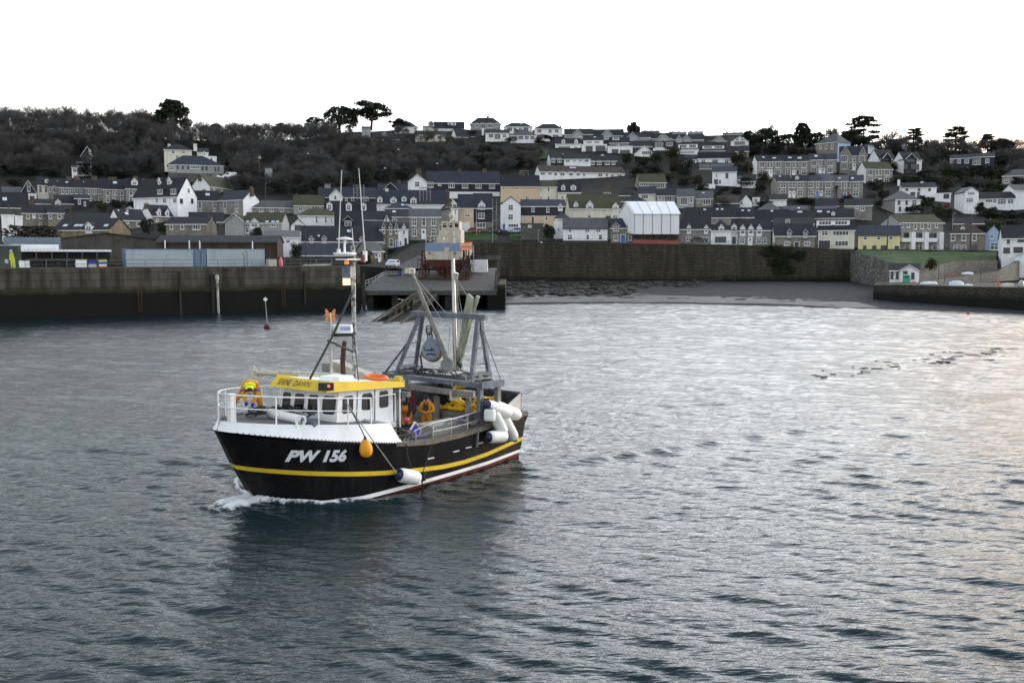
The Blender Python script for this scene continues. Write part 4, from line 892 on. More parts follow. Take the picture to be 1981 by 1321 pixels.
for i, (lab, x0, x1, up, lo_, dr, sk) in enumerate([
    ('stone house with white end gable, left end of the upper terrace', 386, 537, '715,62:443/62 518/28', '805,75:440/58', '815,78:514/28=white', '628,16:462/28'),
    ('second stone house of the upper terrace with white door', 537, 690, '715,62:555/32 628/62', '805,60:628/62', '815,78:550/28=white', '637,16:588/42'),
    ('third stone house of the upper terrace below a plain skylight', 690, 836, '715,62:748/62 818/28', '805,60:745/56', '815,70:815/26=white', '633,16:768/42'),
    ('fourth stone house of the upper terrace with large double skylight', 836, 982, '715,62:858/30 930/60', '800,60:930/56', '810,70:860/26=dark', '637,28:882/46')]):
    h('F', lab, x0, x1, 676, 870, 608, 'S', 'd', up+';'+lo_, dr, sky=sk, gl=322 if i == 0 else None, gm='W', D=375, name='terraced_house', group='upper grey stone terrace')
h('F', 'stone house with tall skylight, left of the shorter upper pair', 986, 1146, 658, 830, 590, 'S', 'b', '695,60:1048/62 1120/28;775,58:1048/62', '785,60:1120/28=white', sky='614,34:1073/36', D=378, name='terraced_house')
h('F', 'stone house with plain roof, right of the shorter upper pair', 1146, 1306, 658, 830, 590, 'S', 'b', '695,60:1162/30 1237/62;778,58:1237/62', '785,60:1160/28=white', D=378, name='terraced_house')
h('F', 'big square stone house with pyramid roof and pale blue flank', 1066, 1320, 472, 640, 365, 'O', 'g', '502,56:1122/26 1190/26 1260/28', gr=1470, gm='B', typ='hip', rx=(1190, 1230), dep=9, D=415)
h('F', 'Victorian stone villa with twin decorated gables and bay windows', 1340, 1662, 612, 815, 500, 'S', 'b', '645,72:1400/72 1605/62;650,66:1480/36 1520/32;730,72:1397/64;738,70:1478/30', '745,75:1515/28=white', gab=((1352, 1472, 505, 600), (1572, 1660, 508, 602)), D=383, name='villa')
h('G', 'white modern house with timbered gable and glass balcony, upper left', 296, 486, 642, 780, 548, 'W', 'd', '715,60:k465/40;660,30:k360/90', gl=162, gab=((335, 438, 578, 640, 'H'),), D=398)
h('G', 'white modern house with timbered gable and two stacked balconies', 580, 788, 652, 862, 570, 'W', 'd', '735,66:k607/46;735,62:k715/104;818,62:k630/52 k765/52;665,34:k665/110', gl=455, gab=((602, 735, 585, 650, 'H'),), D=385)
h('G', 'grey stone house with white end gable below the modern white houses', 142, 450, 762, 945, 685, 'S', 'm', '805,62:195/62 272/28 312/30 388/62;892,60:192/58 385/56', '905,70:268/30=dark;910,70:310/28=white', gl=38, gm='W', D=367)
h('G', 'long low white cottage with two small chimneys among gardens', 562, 962, 982, 1080, 925, 'W', 'd', '995,42:k622/24 k762/24 k885/30;1050,40:k690/54 k755/24', gl=522, ch=((528, 878, 26, 50, 'W'), (795, 902, 30, 36, 'W')))
h('G', 'square hipped house with white front and grey stone side', 482, 775, 1116, 1262, 1022, 'W', 'g', '1150,54:k530/26 k618/32;1155,74:c707/62;1226,50:k540/30 k622/30', gl=312, gm='S', typ='hip', ch=((573, 1035, 42, 60),), dep=9)
h('G', 'tall white gabled house with wide upper window on the right slope', 1282, 1446, 1030, 1285, 972, 'W', 'g', '1045,36:c1365/84;1125,52:c1350/80', gl=1165, typ='front', dep=8, gut=None)
h('G', 'low white bungalow wing joining two tall white houses', 1446, 1872, 1112, 1195, 1035, 'W', 'd', '1135,36:1575/72;1135,42:1640/42;1140,62:c1725/84;1140,52:c1825/66')
h('G', 'big white house with grey roof cut by the right picture edge', 1872, 2150, 1012, 1220, 950, 'W', 'g', gl=1715, dep=8)
h('G', 'dark slate-hung bungalow with three small white windows', 1120, 1370, 645, 755, 600, 'H', 'd', '675,42:1148/46 1225/42 1315/46', D=397)
h('G', 'dark bungalow wing with pale glass balcony among trees', 1372, 1632, 628, 755, 585, 'H', 'd', '680,62:c1430/84;668,46:1555/42', D=396)
h('G', 'stone house with grey hipped roof at the right edge', 1722, 2120, 846, 960, 772, 'S', 'g', '905,42:1775/42', typ='hip', D=365)
h('G', 'white house glimpsed through bare trees below the right skyline', 382, 622, 462, 500, 415, 'W', 'g', D=430)
h('G', 'pale roofed house behind the Victorian villa', 128, 272, 490, 540, 455, 'W', 'g', D=425)
h('G', 'white garage with dark door beside the red flowering shrub', 946, 1130, 1052, 1130, 1045, 'W', 'g', '', '1078,60:1080/62=dark', typ='flat', cat='garage', name='garage', dep=5)
# ---- harbour front, right
h('N', 'pale yellow cottage with blue slate roof on the grass bank', 218, 660, 408, 572, 315, 'Y', 'b', '442,46:297/46 440/46 568/46;542,40:k290/30 k392/42 k492/62', '545,40:630/45=dark', gut='d', D=249)
h('N', 'three-storey stone house with white balcony fins and mossy roof', 662, 1114, 278, 586, 200, 'S', 'm', '305,52:683/36 752/32 1050/34;312,70:828/36 898/34 975/36;435,92:k735/62 k870/70;425,64:k1005/92;538,60:740/46 885/42 1030/42', gl=450, gm='G', D=250, dep=9)
r_, u_, v_, L_, he_, D_ = HOUSES['three-storey stone house with white balcony fins and mossy roof']
for x_ in (795, 935, 1095):
    q_ = plane_hit(ZO['N'][0]+x_/ZS['N'], 460, r_.location-v_*.7, v_)-r_.location; m_ = MB(); uu_ = q_.dot(u_); zt__ = atY(1780, 380+380/ZS['N'], D_).z-r_.location.z; m_.bx(uu_-.55, uu_+.55, -1.3, -.04, -.6, zt__); m_.build('balcony_fin', WHITE, r_)
for x_ in (735, 870, 1010): q_ = plane_hit(ZO['N'][0]+x_/ZS['N'], 460, r_.location-v_*1.0, v_)-r_.location; m_ = MB(); uu_ = q_.dot(u_); z_ = atY(1780, 380+478/ZS['N'], D_).z-r_.location.z; m_.bx(uu_-1.3, uu_+1.3, -1.15, -.08, z_-.15, z_+.85); m_.build('balcony', WHITE, r_)
h('N', 'square stone house with brown hipped roof right of the balconies', 1192, 1560, 392, 592, 290, 'O', 'r', '436,66:1228/42 1343/42 1453/42;548,62:c1270/64 c1345/42;548,66:k1450/56', typ='hip', dorm=((1330, 360, 338, 318, 42),), D=250)
h('N', 'pale blue gabled house beside the brown roofed stone house', 1562, 1732, 402, 606, 305, 'B', 'g', '425,46:c1640/42;530,72:c1665/72', typ='front', gut=None, D=248)
h('N', 'white house with dark roof at the right edge above the path', 1742, 2080, 442, 690, 310, 'W', 'd', '470,52:k1815/26;450,62:k1950/62;572,58:k1797/66;566,58:k1920/94', gl=1702, D=228)
h('N', 'small white garage right below the white house at the edge', 1885, 2080, 632, 720, 588, 'W', 'd', typ='front', D=222, cat='garage', name='garage', dep=4)
h('N', 'dark slate roof behind the brown hipped stone house', 1236, 1552, 292, 350, 230, 'D', 'd')
# ---- ridge, centre
h('D', 'grey stone hipped house with tall chimney, highest on the skyline', 60, 412, 236, 325, 172, 'S', 'd', '255,48:135/32;262,58:205/64;258,52:290/68;252,42:365/34', typ='hip', ch=((262, 145, 28, 45),), D=468)
h('D', 'white hipped house with one skylight on the skyline', 452, 780, 272, 360, 230, 'W', 'd', '302,46:515/60;305,40:575/30 640/40;300,40:705/60', typ='hip', ch=((473, 215, 14, 60),), sky='240,10:650/34', D=462)
h('D', 'white hipped house with two side chimneys right of the skyline pair', 806, 1130, 295, 420, 243, 'W', 'd', '325,38:860/50 985/40 1062/46;388,46:880/46 950/40;392,56:1050/70', typ='hip', ch=((820, 250, 16, 50), (1107, 252, 16, 50)), D=455)
h('C', 'long white house with dark roof and steep white end gable', 1702, 2035, 566, 680, 490, 'W', 'd', '590,40:1895/50 1750/36 2000/30', gl=1630, D=452)
h('D', 'white bungalow with wide windows below the grey hipped house', 235, 512, 346, 430, 308, 'W', 'd', '380,46:300/56;388,60:375/70;380,36:455/40', ch=((205, 290, 24, 60, 'W'),), D=448)
h('D', 'hipped bungalow with white conservatory front', 525, 830, 372, 450, 308, 'W', 'g', '400,44:645/60 715/50 590/40 780/50', typ='hip', rx=(660, 700), D=445)
h('D', 'small white garage with blue slate roof beside a parked car', 832, 912, 412, 450, 372, 'W', 'b', D=444, cat='garage', name='garage', dep=5)
h('D', 'white cottage with two white gabled dormers on the ridge', 1045, 1345, 472, 585, 412, 'W', 'd', '522,46:1150/134;525,36:1285/42', dorm=((1140, 470, 438, 415, 40), (1287, 470, 438, 415, 40)), D=436)
h('D', 'white flat roofed modern house with wide glazing, left of two', 1352, 1642, 484, 610, 478, 'W', 'd', '538,78:k1440/78;532,72:k1572/112', typ='flat', D=428)
h('D', 'white flat roofed modern house with wide glazing, right of two', 1652, 1942, 505, 650, 500, 'W', 'd', '570,68:k1740/74;576,62:k1855/114', typ='flat', D=424)
h('D', 'slate roof with white clerestory behind the left flat roofed house', 1372, 1602, 432, 495, 375, 'W', 'd', '455,22:1440/60 1530/60', D=440, sky='395,12:1335/30 1505/30')
h('D', 'dark roofed bungalow with long box dormer on the ridge', 1672, 1905, 460, 510, 398, 'S', 'd', '490,24:1780/40', dorm=((1750, 430, 402, None, 76, 'W'),), D=440)
GD = 'grey gabled houses along the ridge'
for lab, zn, x0, x1, ye, yb, yr, gx in [
    ('grey gabled house with long dark roof, leftmost of the ridge row', 'D', 1150, 1480, 362, 410, 302, (1242, 1368, 305, 362)),
    ('grey gabled house over the flat roofed white houses, second in the ridge row', 'D', 1480, 1840, 378, 440, 305, (1582, 1710, 305, 370)),
    ('grey gabled house cut by white arch roof, third in the ridge row', 'E', 160, 470, 400, 450, 338, (190, 330, 345, 400)),
    ('grey gabled house with tall gable window, fourth in the ridge row', 'E', 475, 720, 410, 460, 345, (535, 700, 350, 420)),
    ('grey gabled house with narrow gable, fifth in the ridge row', 'E', 722, 850, 420, 470, 365, (760, 842, 372, 430)),
    ('grey gabled house with dark gable top, sixth in the ridge row', 'E', 852, 1090, 425, 475, 365, (818, 955, 370, 430)),
    ('grey gabled house at the right end of the ridge row', 'E', 1092, 1360, 440, 490, 375, (1188, 1345, 380, 440))]:
    gx = gx; h(zn, lab, x0, x1, ye, yb, yr, 'G', 'd', '%d,%d:%d/36' % (ye+20, 26, (gx[0]+gx[1])/2), gab=(gx,), D=452 if zn == 'D' else 448, group=GD, ch=((x0+(x1-x0)*.06, yr-10, 22, 24), (x0+(x1-x0)*.93, yr-12, 22, 26)))
for lab, zn, x0, x1, ye, yb, yr, D_ in [
    ('distant dark roof on the skyline left of the round evergreen', 'D', 1160, 1480, 318, 360, 298, 478), ('distant dark roof on the skyline just right of the round evergreen', 'E', 365, 575, 345, 380, 320, 476),
    ('distant slate roof on the skyline with three chimneys', 'E', 690, 890, 352, 390, 332, 474), ('distant slate roof on the skyline beside the three chimneys', 'E', 905, 1080, 350, 390, 330, 474),
    ('distant low roof on the skyline near the dark evergreens', 'E', 1310, 1545, 368, 400, 342, 470)]:
    h(zn, lab, x0, x1, ye, yb, yr, 'D', 'd', D=D_, ch=((x0+(x1-x0)*.2, yr-14, 20, 20), (x0+(x1-x0)*.55, yr-14, 20, 20), (x0+(x1-x0)*.85, yr-12, 20, 20)))
h('E', 'slate-hung flat roofed house with white lower storey', 500, 757, 446, 605, 440, 'H', 'd', '485,58:570/88;476,42:690/74;562,42:590/130', typ='flat', lower=(522, 'W'), D=428)
h('E', 'white house with wide white box dormer, left of two', 772, 1030, 535, 615, 472, 'W', 'd', '570,24:890/180', dorm=((905, 525, 476, None, 220, 'W'),), D=424)
h('E', 'white house with wide white box dormer, right of two', 1052, 1336, 552, 600, 482, 'W', 'd', '', dorm=((1200, 532, 494, None, 246, 'W'),), D=428)
h('E', 'white chalet with glazed gable near the dark evergreens', 1402, 1612, 450, 510, 388, 'W', 'd', '465,46:1505/120;425,24:1480/36 1535/36', typ='front', D=432)
h('E', 'low dark roofed building with tan wall below the chalet', 1372, 1612, 562, 612, 497, 'T', 'd', '585,22:1490/40', D=418)
h('E', 'white house with long slate-hung attic of three windows', 1018, 1422, 642, 712, 568, 'W', 'd', '676,46:1085/42 1220/66 1355/42', dorm=((1222, 622, 575, None, 340, 'H', False),), ch=((1412, 560, 22, 60, 'W'),), D=408)
h('E', 'narrow white house with dark roof left of the slate-hung attic', 862, 1006, 656, 712, 603, 'W', 'd', '682,34:930/120', D=408)
h('E', 'white cottage with grey slate roof and row of windows', 1042, 1440, 762, 845, 705, 'W', 'g', '790,52:1120/90', gl=1022, D=393)
h('E', 'tall plain white house with blue sloping roof and few windows', 1186, 1470, 800, 1000, 738, 'W', 'b', '840,58:k1358/30;840,46:1237/16;912,54:k1232/44;912,36:k1278/16', D=362)
h('E', 'small white lean-to right of the tall plain white house', 1472, 1526, 890, 965, 850, 'W', 'b', '915,30:k1492/26', typ='mono', D=360, dep=4)
h('E', 'low roofed garden building with long glazing above the cottages', 1536, 1692, 905, 960, 832, 'W', 'd', '935,40:1605/130', D=358)
h('E', 'white chalet with glazed front gable among the gardens', 282, 512, 592, 705, 492, 'W', 'd', '655,64:425/156;575,40:425/110', typ='front', D=418)
h('E', 'low cottage with cream walls below the grey ridge gables', 232, 490, 500, 570, 438, 'C', 'd', '530,36:300/40 360/40', D=436)
# ---- the black and white rows
h('D', 'black slate-hung house with white end gable, left of the stepped row', 992, 1146, 645, 740, 583, 'H', 'd', '662,44:1024/38 1097/54', gl=946, gm='W', ch=((1137, 578, 32, 40, 'W'),), D=392, lower=(722, 'W'), name='terraced_house')
h('D', 'white house in the middle of the stepped black and white row', 1147, 1456, 648, 745, 587, 'W', 'd', '665,42:1190/46 1410/46;668,22:1268/36 1338/36', ch=((1437, 588, 26, 40, 'W'),), D=392, name='terraced_house')
h('D', 'black slate-hung house at the right of the stepped row', 1457, 1764, 672, 760, 606, 'H', 'd', '690,44:1482/42 1556/54 1650/56 1722/38', ch=((1595, 590, 34, 52, 'W'),), D=392, name='terraced_house')
h('D', 'long white three-storey terrace with brown-black roof', 866, 1850, 792, 1005, 735, 'W', 'r', '812,42:900/56 985/42;818,46:1050/38 1128/56 1228/46 1312/42;825,42:1382/36;832,42:1568/56 1645/36;852,48:1708/40 1792/56;915,56:1420/90 1590/90;942,54:1760/86;912,40:1350/40', gl=808, D=372, sky='750,14:1248/76')
h('D', 'small white annexe at the right end of the long white terrace', 1852, 1896, 918, 1000, 905, 'W', 'd', '945,46:1870/28', typ='flat', D=372)
# ---- ridge, left of centre
h('C', 'white hipped bungalow under the flat-topped cypress', 980, 1250, 452, 540, 400, 'W', 'd', '470,40:1025/66;468,34:1120/18;470,40:1220/24', typ='hip', D=462)
h('C', 'slate bungalow with box dormer beside the skyline', 1442, 1790, 472, 520, 398, 'W', 'd', dorm=((1645, 442, 406, None, 94, 'W'),), D=466)
h('C', 'dark hipped bungalow below the cypress trees', 702, 1042, 592, 650, 520, 'C', 'd', '612,24:790/40 900/40', typ='hip', rx=(790, 930), dorm=((862, 562, 535, 520, 50),), D=447)
h('C', 'long pale house behind leafless shrubs', 1222, 1578, 545, 735, 505, 'C', 'd', '580,36:1300/40 1400/40 1500/40', D=446)
h('C', 'pale bungalow with low roof between two white bungalows', 1312, 1440, 470, 515, 445, 'C', 'g', D=460)
h('C', 'grey house in shadow at the foot of the cypress trees', 600, 700, 480, 600, 452, 'G', 'g', '520,40:650/40', D=455)
m_ = MB(); a_ = atY(862, 288, 441); b_ = atY(960, 281, 443); m_.prism([a_, b_, b_+Vector((0, 0, -7)), a_+Vector((0, 0, -7))], (0, .5, 0)); tag(m_.build('garden_wall', WHITE), 'long white garden retaining wall below the white gabled house', 'wall')
# ================================================================== TREES AND PLANTS
def bare_mesh(seed, H_=10.0, spread=1.0, trunk_n=1, dens=1.0):
    rnd = random.Random(seed); tr = MB(); cr = MB()
    def seg(mb, p, d, L, r, bend=.25):
        q = p+d*L*.5+Vector((rnd.uniform(-1, 1), rnd.uniform(-1, 1), rnd.uniform(-.3, .6)))*L*bend*.3
        e = p+d*L+Vector((0, 0, 1))*L*.10
        mb.tube([p, q, e], [r, r*.75, r*.5], 3 if r < .1 else 5, 0, False); return q, e
    def twig(p, d, L):
        x = d.orthogonal().normalized()*.03; e = p+d*L+Vector((0, 0, L*.15)); y = d.cross(x)
        cr.add([p-x, p+x*.5+y*.9, p+x*.5-y*.9, e], [(0, 1, 3), (1, 2, 3), (2, 0, 3)])
    def dirn(d, a):
        x = d.orthogonal().normalized(); y = d.cross(x); t = rnd.uniform(0, 6.283); return (d*math.cos(a)+(x*math.cos(t)+y*math.sin(t))*math.sin(a)).normalized()
    def grow(p, d, L, r, lev):
        mb = tr if lev < 2 else cr
        q, e = seg(mb, p, d, L, r)
        n = [7, 5, 5, 0][lev] if lev < 3 else 0
        if lev >= 3:
            for k in range(int(7*dens)):
                b = p.lerp(e, rnd.uniform(.2, 1)); dd = dirn(d, rnd.uniform(.2, .75)); dd.z += .25; twig(b, dd.normalized(), L*rnd.uniform(.6, 1.2))
            return
        for k in range(n):
            t = rnd.uniform(.4, 1) if lev else rnd.uniform(.3, 1); b = p.lerp(q, t*2) if t < .5 else q.lerp(e, t*2-1)
            dd = dirn(d, rnd.uniform(.4, 1.0)*spread); dd.z += .12; grow(b, dd.normalized(), L*(rnd.uniform(.62, .9) if lev == 0 else rnd.uniform(.5, .75)), r*.5, lev+1)
        grow(e, d, L*.5, r*.4, min(3, lev+2))
    for k in range(trunk_n):
        d0 = Vector((rnd.uniform(-.2, .2), rnd.uniform(-.2, .2), 1)).normalized(); grow(Vector((rnd.uniform(-.5, .5)*(trunk_n > 1), 0, -.6)), d0, H_*.36, H_*.016, 0)
    return tr, cr
BARK = pm('dark_bark', (.035, .030, .026), (.022, .02, .018), 2, .95)
TWIG = [pm('bare_twigs_%s' % n, a, b, .25, .95) for n, a, b in (('grey', (.095, .093, .094), (.062, .060, .062)), ('brown', (.095, .087, .080), (.060, .056, .054)))]
BT = []
for i in range(6):
    t_, c_ = bare_mesh(100+i, 10, 1.0+.1*(i % 3), 1 if i < 4 else 2); BT.append((t_.mesh('bare_tree_trunk', BARK), c_.mesh('bare_tree_crown', TWIG[i % 2])))
FOLD = pm('dark_evergreen_leaves', (.022, .030, .018), (.011, .016, .011), .6, .8)
FOLG = pm('green_shrub_leaves', (.032, .048, .016), (.014, .022, .009), .5, .8)
FOLB = pm('brown_scrub_twigs', (.045, .036, .022), (.022, .02, .013), .5, .9)
def leaf_cloud(mb, clumps, n, size, rnd, flat=1.0):
    """leaf-sized faces scattered through clumps (cx,cy,cz,rx,ry,rz)"""
    tot = sum(c[3]*c[4]+c[3]*c[5] for c in clumps)
    for c in clumps:
        k = int(n*(c[3]*c[4]+c[3]*c[5])/tot)
        for _ in range(k):
            d = Vector((rnd.gauss(0, 1), rnd.gauss(0, 1), rnd.gauss(0, 1))).normalized()*(rnd.random()**.45)
            p = Vector((c[0]+d.x*c[3], c[1]+d.y*c[4], c[2]+d.z*c[5])); s_ = size*rnd.uniform(.6, 1.4)
            a = Vector((rnd.gauss(0, 1), rnd.gauss(0, 1), rnd.gauss(0, 1)*flat)).normalized(); b = a.cross(Vector((rnd.gauss(0, 1), rnd.gauss(0, 1), rnd.gauss(0, 1)))).normalized()
            mb.add([p-a*s_-b*s_*.45, p+a*s_*.2-b*s_*.5, p+a*s_, p+b*s_*.5], [(0, 1, 2, 3)])
def bush_mesh(seed, n=900, size=.055):
    rnd = random.Random(seed); mb = MB(); cl = [(0, 0, .42, .42, .42, .42)]
    for i in range(9):
        a = rnd.uniform(0, 6.283); r_ = rnd.uniform(.12, .34); cl.append((r_*math.cos(a), r_*math.sin(a), rnd.uniform(.25, .85), rnd.uniform(.14, .24), rnd.uniform(.14, .24), rnd.uniform(.12, .2)))
    leaf_cloud(mb, cl, n, size, rnd); return mb
BU = {k: [bush_mesh(200+i*7+j).mesh('bush', m) for i in range(4)] for j, (k, m) in enumerate((('e', FOLD), ('g', FOLG), ('h', FOLB)))}
def place_tree(px, py, hpx, kind=None, D=None, wpx=None, lab=None, grp=None, rnd=random.Random(9)):
    q = ground_hit(px, py) if D is None else atY(px, py, D)
    s_ = FPX/q.y; hm = hpx/s_; tr, cr = BT[kind if kind is not None else rnd.randrange(6)]
    root = empty('bare_tree', q-Vector((0, 0, .3)), rnd.uniform(0, 6.28)); sc = hm/9.0; w_ = (wpx/s_/8.0)/sc if wpx else rnd.uniform(1.05, 1.4)
    root.scale = (sc*w_, sc*w_, sc); tag(root, lab, 'tree', grp); link('trunk', tr, root); link('crown', cr, root); return root
rnd = random.Random(21); nW = 0
WL, WG = 'leafless tree massed in the dark wood on the left hillside', 'bare trees of the hillside wood'
SL_, SG_ = 'leafless tree fringing the skyline above the dark wood', 'bare trees on the wooded skyline'
def jitter_rows(x0, x1, ys, step, h0, h1, lab, grp, skip=()):
    global nW
    for k, y in enumerate(ys):
        x = x0+(k % 2)*step/2
        while x < x1:
            xx = x+rnd.uniform(-.35, .35)*step; yy = y+rnd.uniform(-3, 3)
            if not any(a < xx < b and c < yy < d for a, b, c, d in skip): place_tree(xx, yy, rnd.uniform(h0, h1), lab=lab, grp=grp, rnd=rnd); nW += 1
            x += step
jitter_rows(-130, 320, [247], 17, 38, 52, SL_, SG_); jitter_rows(335, 640, [268], 16, 30, 42, SL_, SG_)
HSK = [(138, 184, 304, 345), (300, 445, 300, 345), (395, 445, 240, 272), (505, 535, 322, 345)]
jitter_rows(-120, 330, [262, 278, 296, 316, 335], 24, 40, 54, WL, WG, HSK)
jitter_rows(335, 700, [282, 297, 314, 331], 24, 36, 50, WL, WG, HSK+[(335, 450, 300, 340)])
jitter_rows(455, 660, [348, 366], 24, 36, 46, WL, WG)
jitter_rows(690, 800, [300, 316, 330, 343], 22, 34, 46, WL, WG)
jitter_rows(800, 1035, [305, 318, 330], 24, 28, 36, WL, WG)
for x, y, hh in ((790, 278, 36), (822, 284, 34), (840, 282, 40), (862, 285, 30), (890, 288, 28), (768, 262, 24), (834, 250, 20)):
    place_tree(x, y, hh, lab='leafless shrub-like tree against the pale walls near the skyline', grp='bare trees before the pale upper houses', rnd=rnd)
for x, y, hh in ((1470, 280, 44), (1492, 282, 46), (1612, 284, 44), (1628, 286, 40), (1722, 290, 46), (1738, 292, 38), (1655, 292, 40), (1888, 300, 34)):
    place_tree(x, y, hh, lab='leafless tree silhouetted on the right skyline', grp='bare trees on the right skyline', rnd=rnd)
for x, y, hh in ((1800, 318, 42), (1822, 312, 44), (1845, 308, 42), (1868, 312, 44), (1895, 318, 40), (1925, 322, 44), (1955, 326, 46), (1975, 320, 40), (1790, 300, 34), (1775, 322, 30), (1830, 335, 36), (1810, 345, 30), (1700, 372, 26), (1685, 390, 26), (1960, 340, 34)):
    place_tree(x, y, hh, lab='leafless tree in the scrub on the right hillside', grp='bare trees of the right hillside', rnd=rnd)
jitter_rows(1690, 1990, [299], 21, 26, 38, 'leafless tree silhouetted on the right skyline', 'bare trees on the right skyline')
place_tree(1405, 405, 32, lab='leafless garden tree before the brown tiled cottage', rnd=rnd)
# evergreens -------------------------------------------------------
def evergreen(px, py, hpx, wpx, style, lab, D=None, seed=1, grp=None, mat=None):
    q = ground_hit(px, py) if D is None else atY(px, py, D); s_ = FPX/q.y; Hm = hpx/s_; Wm = wpx/s_; rnd = random.Random(seed)
    root = empty('evergreen_tree', q-Vector((0, 0, .3)), 0); tag(root, lab, 'tree', grp); tr = MB(); mb = MB(); cl = []
    def limb(a, b, r):
        mid = (a+b)/2+Vector((rnd.uniform(-.3, .3), rnd.uniform(-.3, .3), -.08*Hm*rnd.random())); tr.tube([a, mid, b], [r, r*.7, r*.35], 5)
    if style == 'umbrella':
        tr.tube([(0, 0, 0), (.02*Wm, 0, Hm*.3), (-.02*Wm, 0, Hm*.5), (0, 0, Hm*.8)], [.05*Hm, .04*Hm, .03*Hm, .015*Hm], 7)
        for i in range(34):
            a = rnd.uniform(0, 6.283); r_ = rnd.uniform(.05, .46)*Wm; z = Hm*(.94-.40*(r_/(.46*Wm))**2*rnd.uniform(.4, 1.1)-rnd.random()**1.5*.34); p = Vector((r_*math.cos(a), r_*math.sin(a)*.8, z))
            limb(Vector((0, 0, Hm*rnd.uniform(.3, .6))), p, .016*Hm); cl.append((p.x, p.y, p.z, Wm*rnd.uniform(.12, .19), Wm*rnd.uniform(.12, .18), Hm*rnd.uniform(.05, .09)))
        n = 6500; sz = .032*Hm
    elif style == 'dome':
        tr.tube([(0, 0, 0), (0, 0, Hm*.7)], [.05*Hm, .02*Hm], 7)
        for i in range(46):
            d = Vector((rnd.gauss(0, 1), rnd.gauss(0, 1), rnd.gauss(0, 1))).normalized(); d.z = abs(d.z)*1.0-.15; p = Vector((d.x*Wm*.40, d.y*Wm*.40, Hm*.42+d.z*Hm*.48)); cl.append((p.x, p.y, p.z, Wm*.11, Wm*.11, Hm*.075))
            if i % 3 == 0: limb(Vector((0, 0, Hm*.35)), p, .014*Hm)
        cl += [(0, 0, Hm*.5, Wm*.3, Wm*.3, Hm*.28)]+[(Wm*.36*math.cos(k), Wm*.36*math.sin(k), Hm*rnd.uniform(.12, .35), Wm*.15, Wm*.15, Hm*.12) for k in range(7)]; n = 5200; sz = .034*Hm
    elif style == 'cedar':
        tr.tube([(0, 0, 0), (0, 0, Hm*.95)], [.045*Hm, .012*Hm], 7)
        for k in range(9):
            z = Hm*(.28+.68*k/8); R_ = Wm*.5*(1-.5*(k/8)**2)*rnd.uniform(.75, 1.05)
            for j in range(6):
                a = rnd.uniform(0, 6.283); r_ = R_*rnd.uniform(.45, .95); p = Vector((r_*math.cos(a), r_*math.sin(a), z+Hm*rnd.uniform(-.02, .05))); limb(Vector((0, 0, z-Hm*.05)), p, .011*Hm); cl.append((p.x, p.y, p.z, Wm*.13, Wm*.13, Hm*.035))
        n = 5600; sz = .032*Hm
    else:   # cone
        tr.tube([(0, 0, 0), (0, 0, Hm*.9)], [.04*Hm, .01*Hm], 6)
        for k in range(12):
            z = Hm*(.1+.86*k/11); R_ = Wm*.5*(1-k/12)**.8
            for j in range(4): a = rnd.uniform(0, 6.283); cl.append((R_*.6*math.cos(a), R_*.6*math.sin(a), z, R_*.5+.1, R_*.5+.1, Hm*.06))
        n = 2600; sz = .035*Hm
    leaf_cloud(mb, cl, n, sz, rnd, .6 if style in ('umbrella', 'cedar') else 1); tr.build('trunk', BARK, root); mb.build('crown', mat or FOLD, root, flip=False); return root
evergreen(336, 262, 78, 72, 'dome', 'big dark domed evergreen towering over the skyline on the left', D=455, seed=3)
evergreen(657, 256, 58, 72, 'dome', 'broad dark cypress with dense rounded crown, left of the pair', D=462, seed=4)
evergreen(718, 252, 58, 88, 'umbrella', 'flat-topped umbrella cypress with visible trunk, right of the pair', D=464, seed=8)
evergreen(612, 250, 28, 46, 'dome', 'low rounded dark evergreen left of the cypress pair', D=455, seed=6)
evergreen(545, 262, 28, 36, 'dome', 'small dark evergreen among bare trees on the skyline', D=452, seed=7)
evergreen(418, 262, 26, 30, 'dome', 'small rounded evergreen behind the white timbered gable', D=460, seed=17)
evergreen(772, 262, 34, 40, 'umbrella', 'small ragged pine beside the white hipped bungalow', D=464, seed=9)
evergreen(268, 306, 50, 34, 'cone', 'dark pointed conifer in the wood left of the cream house', seed=10)
evergreen(1225, 262, 30, 28, 'dome', 'round solitary evergreen breaking the roofs on the skyline', D=474, seed=11)
evergreen(1480, 292, 50, 62, 'dome', 'massive dark evergreen behind the white chalet', seed=12)
evergreen(1448, 282, 34, 28, 'dome', 'dark evergreen leaning against the massive one by the chalet', seed=13)
evergreen(1552, 288, 58, 36, 'dome', 'tall ragged evergreen rising left of the square stone house', seed=14)
evergreen(1525, 290, 36, 60, 'dome', 'wide dark evergreen between the tall ragged one and the chalet', seed=15)
evergreen(1580, 288, 38, 40, 'dome', 'dark evergreen just left of the pyramid roofed stone house', seed=16)
evergreen(1670, 296, 68, 88, 'cedar', 'spreading cedar against the sunset glow, largest on the right skyline', D=432, seed=20)
evergreen(1640, 296, 44, 46, 'dome', 'dark rounded evergreen below the spreading cedar', D=430, seed=24)
evergreen(1766, 296, 46, 46, 'cedar', 'small flat-topped cedar right of the spreading one', D=428, seed=21)
evergreen(1848, 300, 54, 56, 'cedar', 'flat-topped cedar above the dark slate-hung bungalow', D=425, seed=22)
evergreen(1910, 300, 40, 36, 'cedar', 'tattered conifer on the falling right skyline', D=422, seed=23)
evergreen(1938, 312, 50, 50, 'dome', 'dark conifer at the right end of the skyline', D=420, seed=25)
evergreen(1968, 322, 40, 44, 'dome', 'dark evergreen cut by the right edge of the skyline', D=418, seed=26)
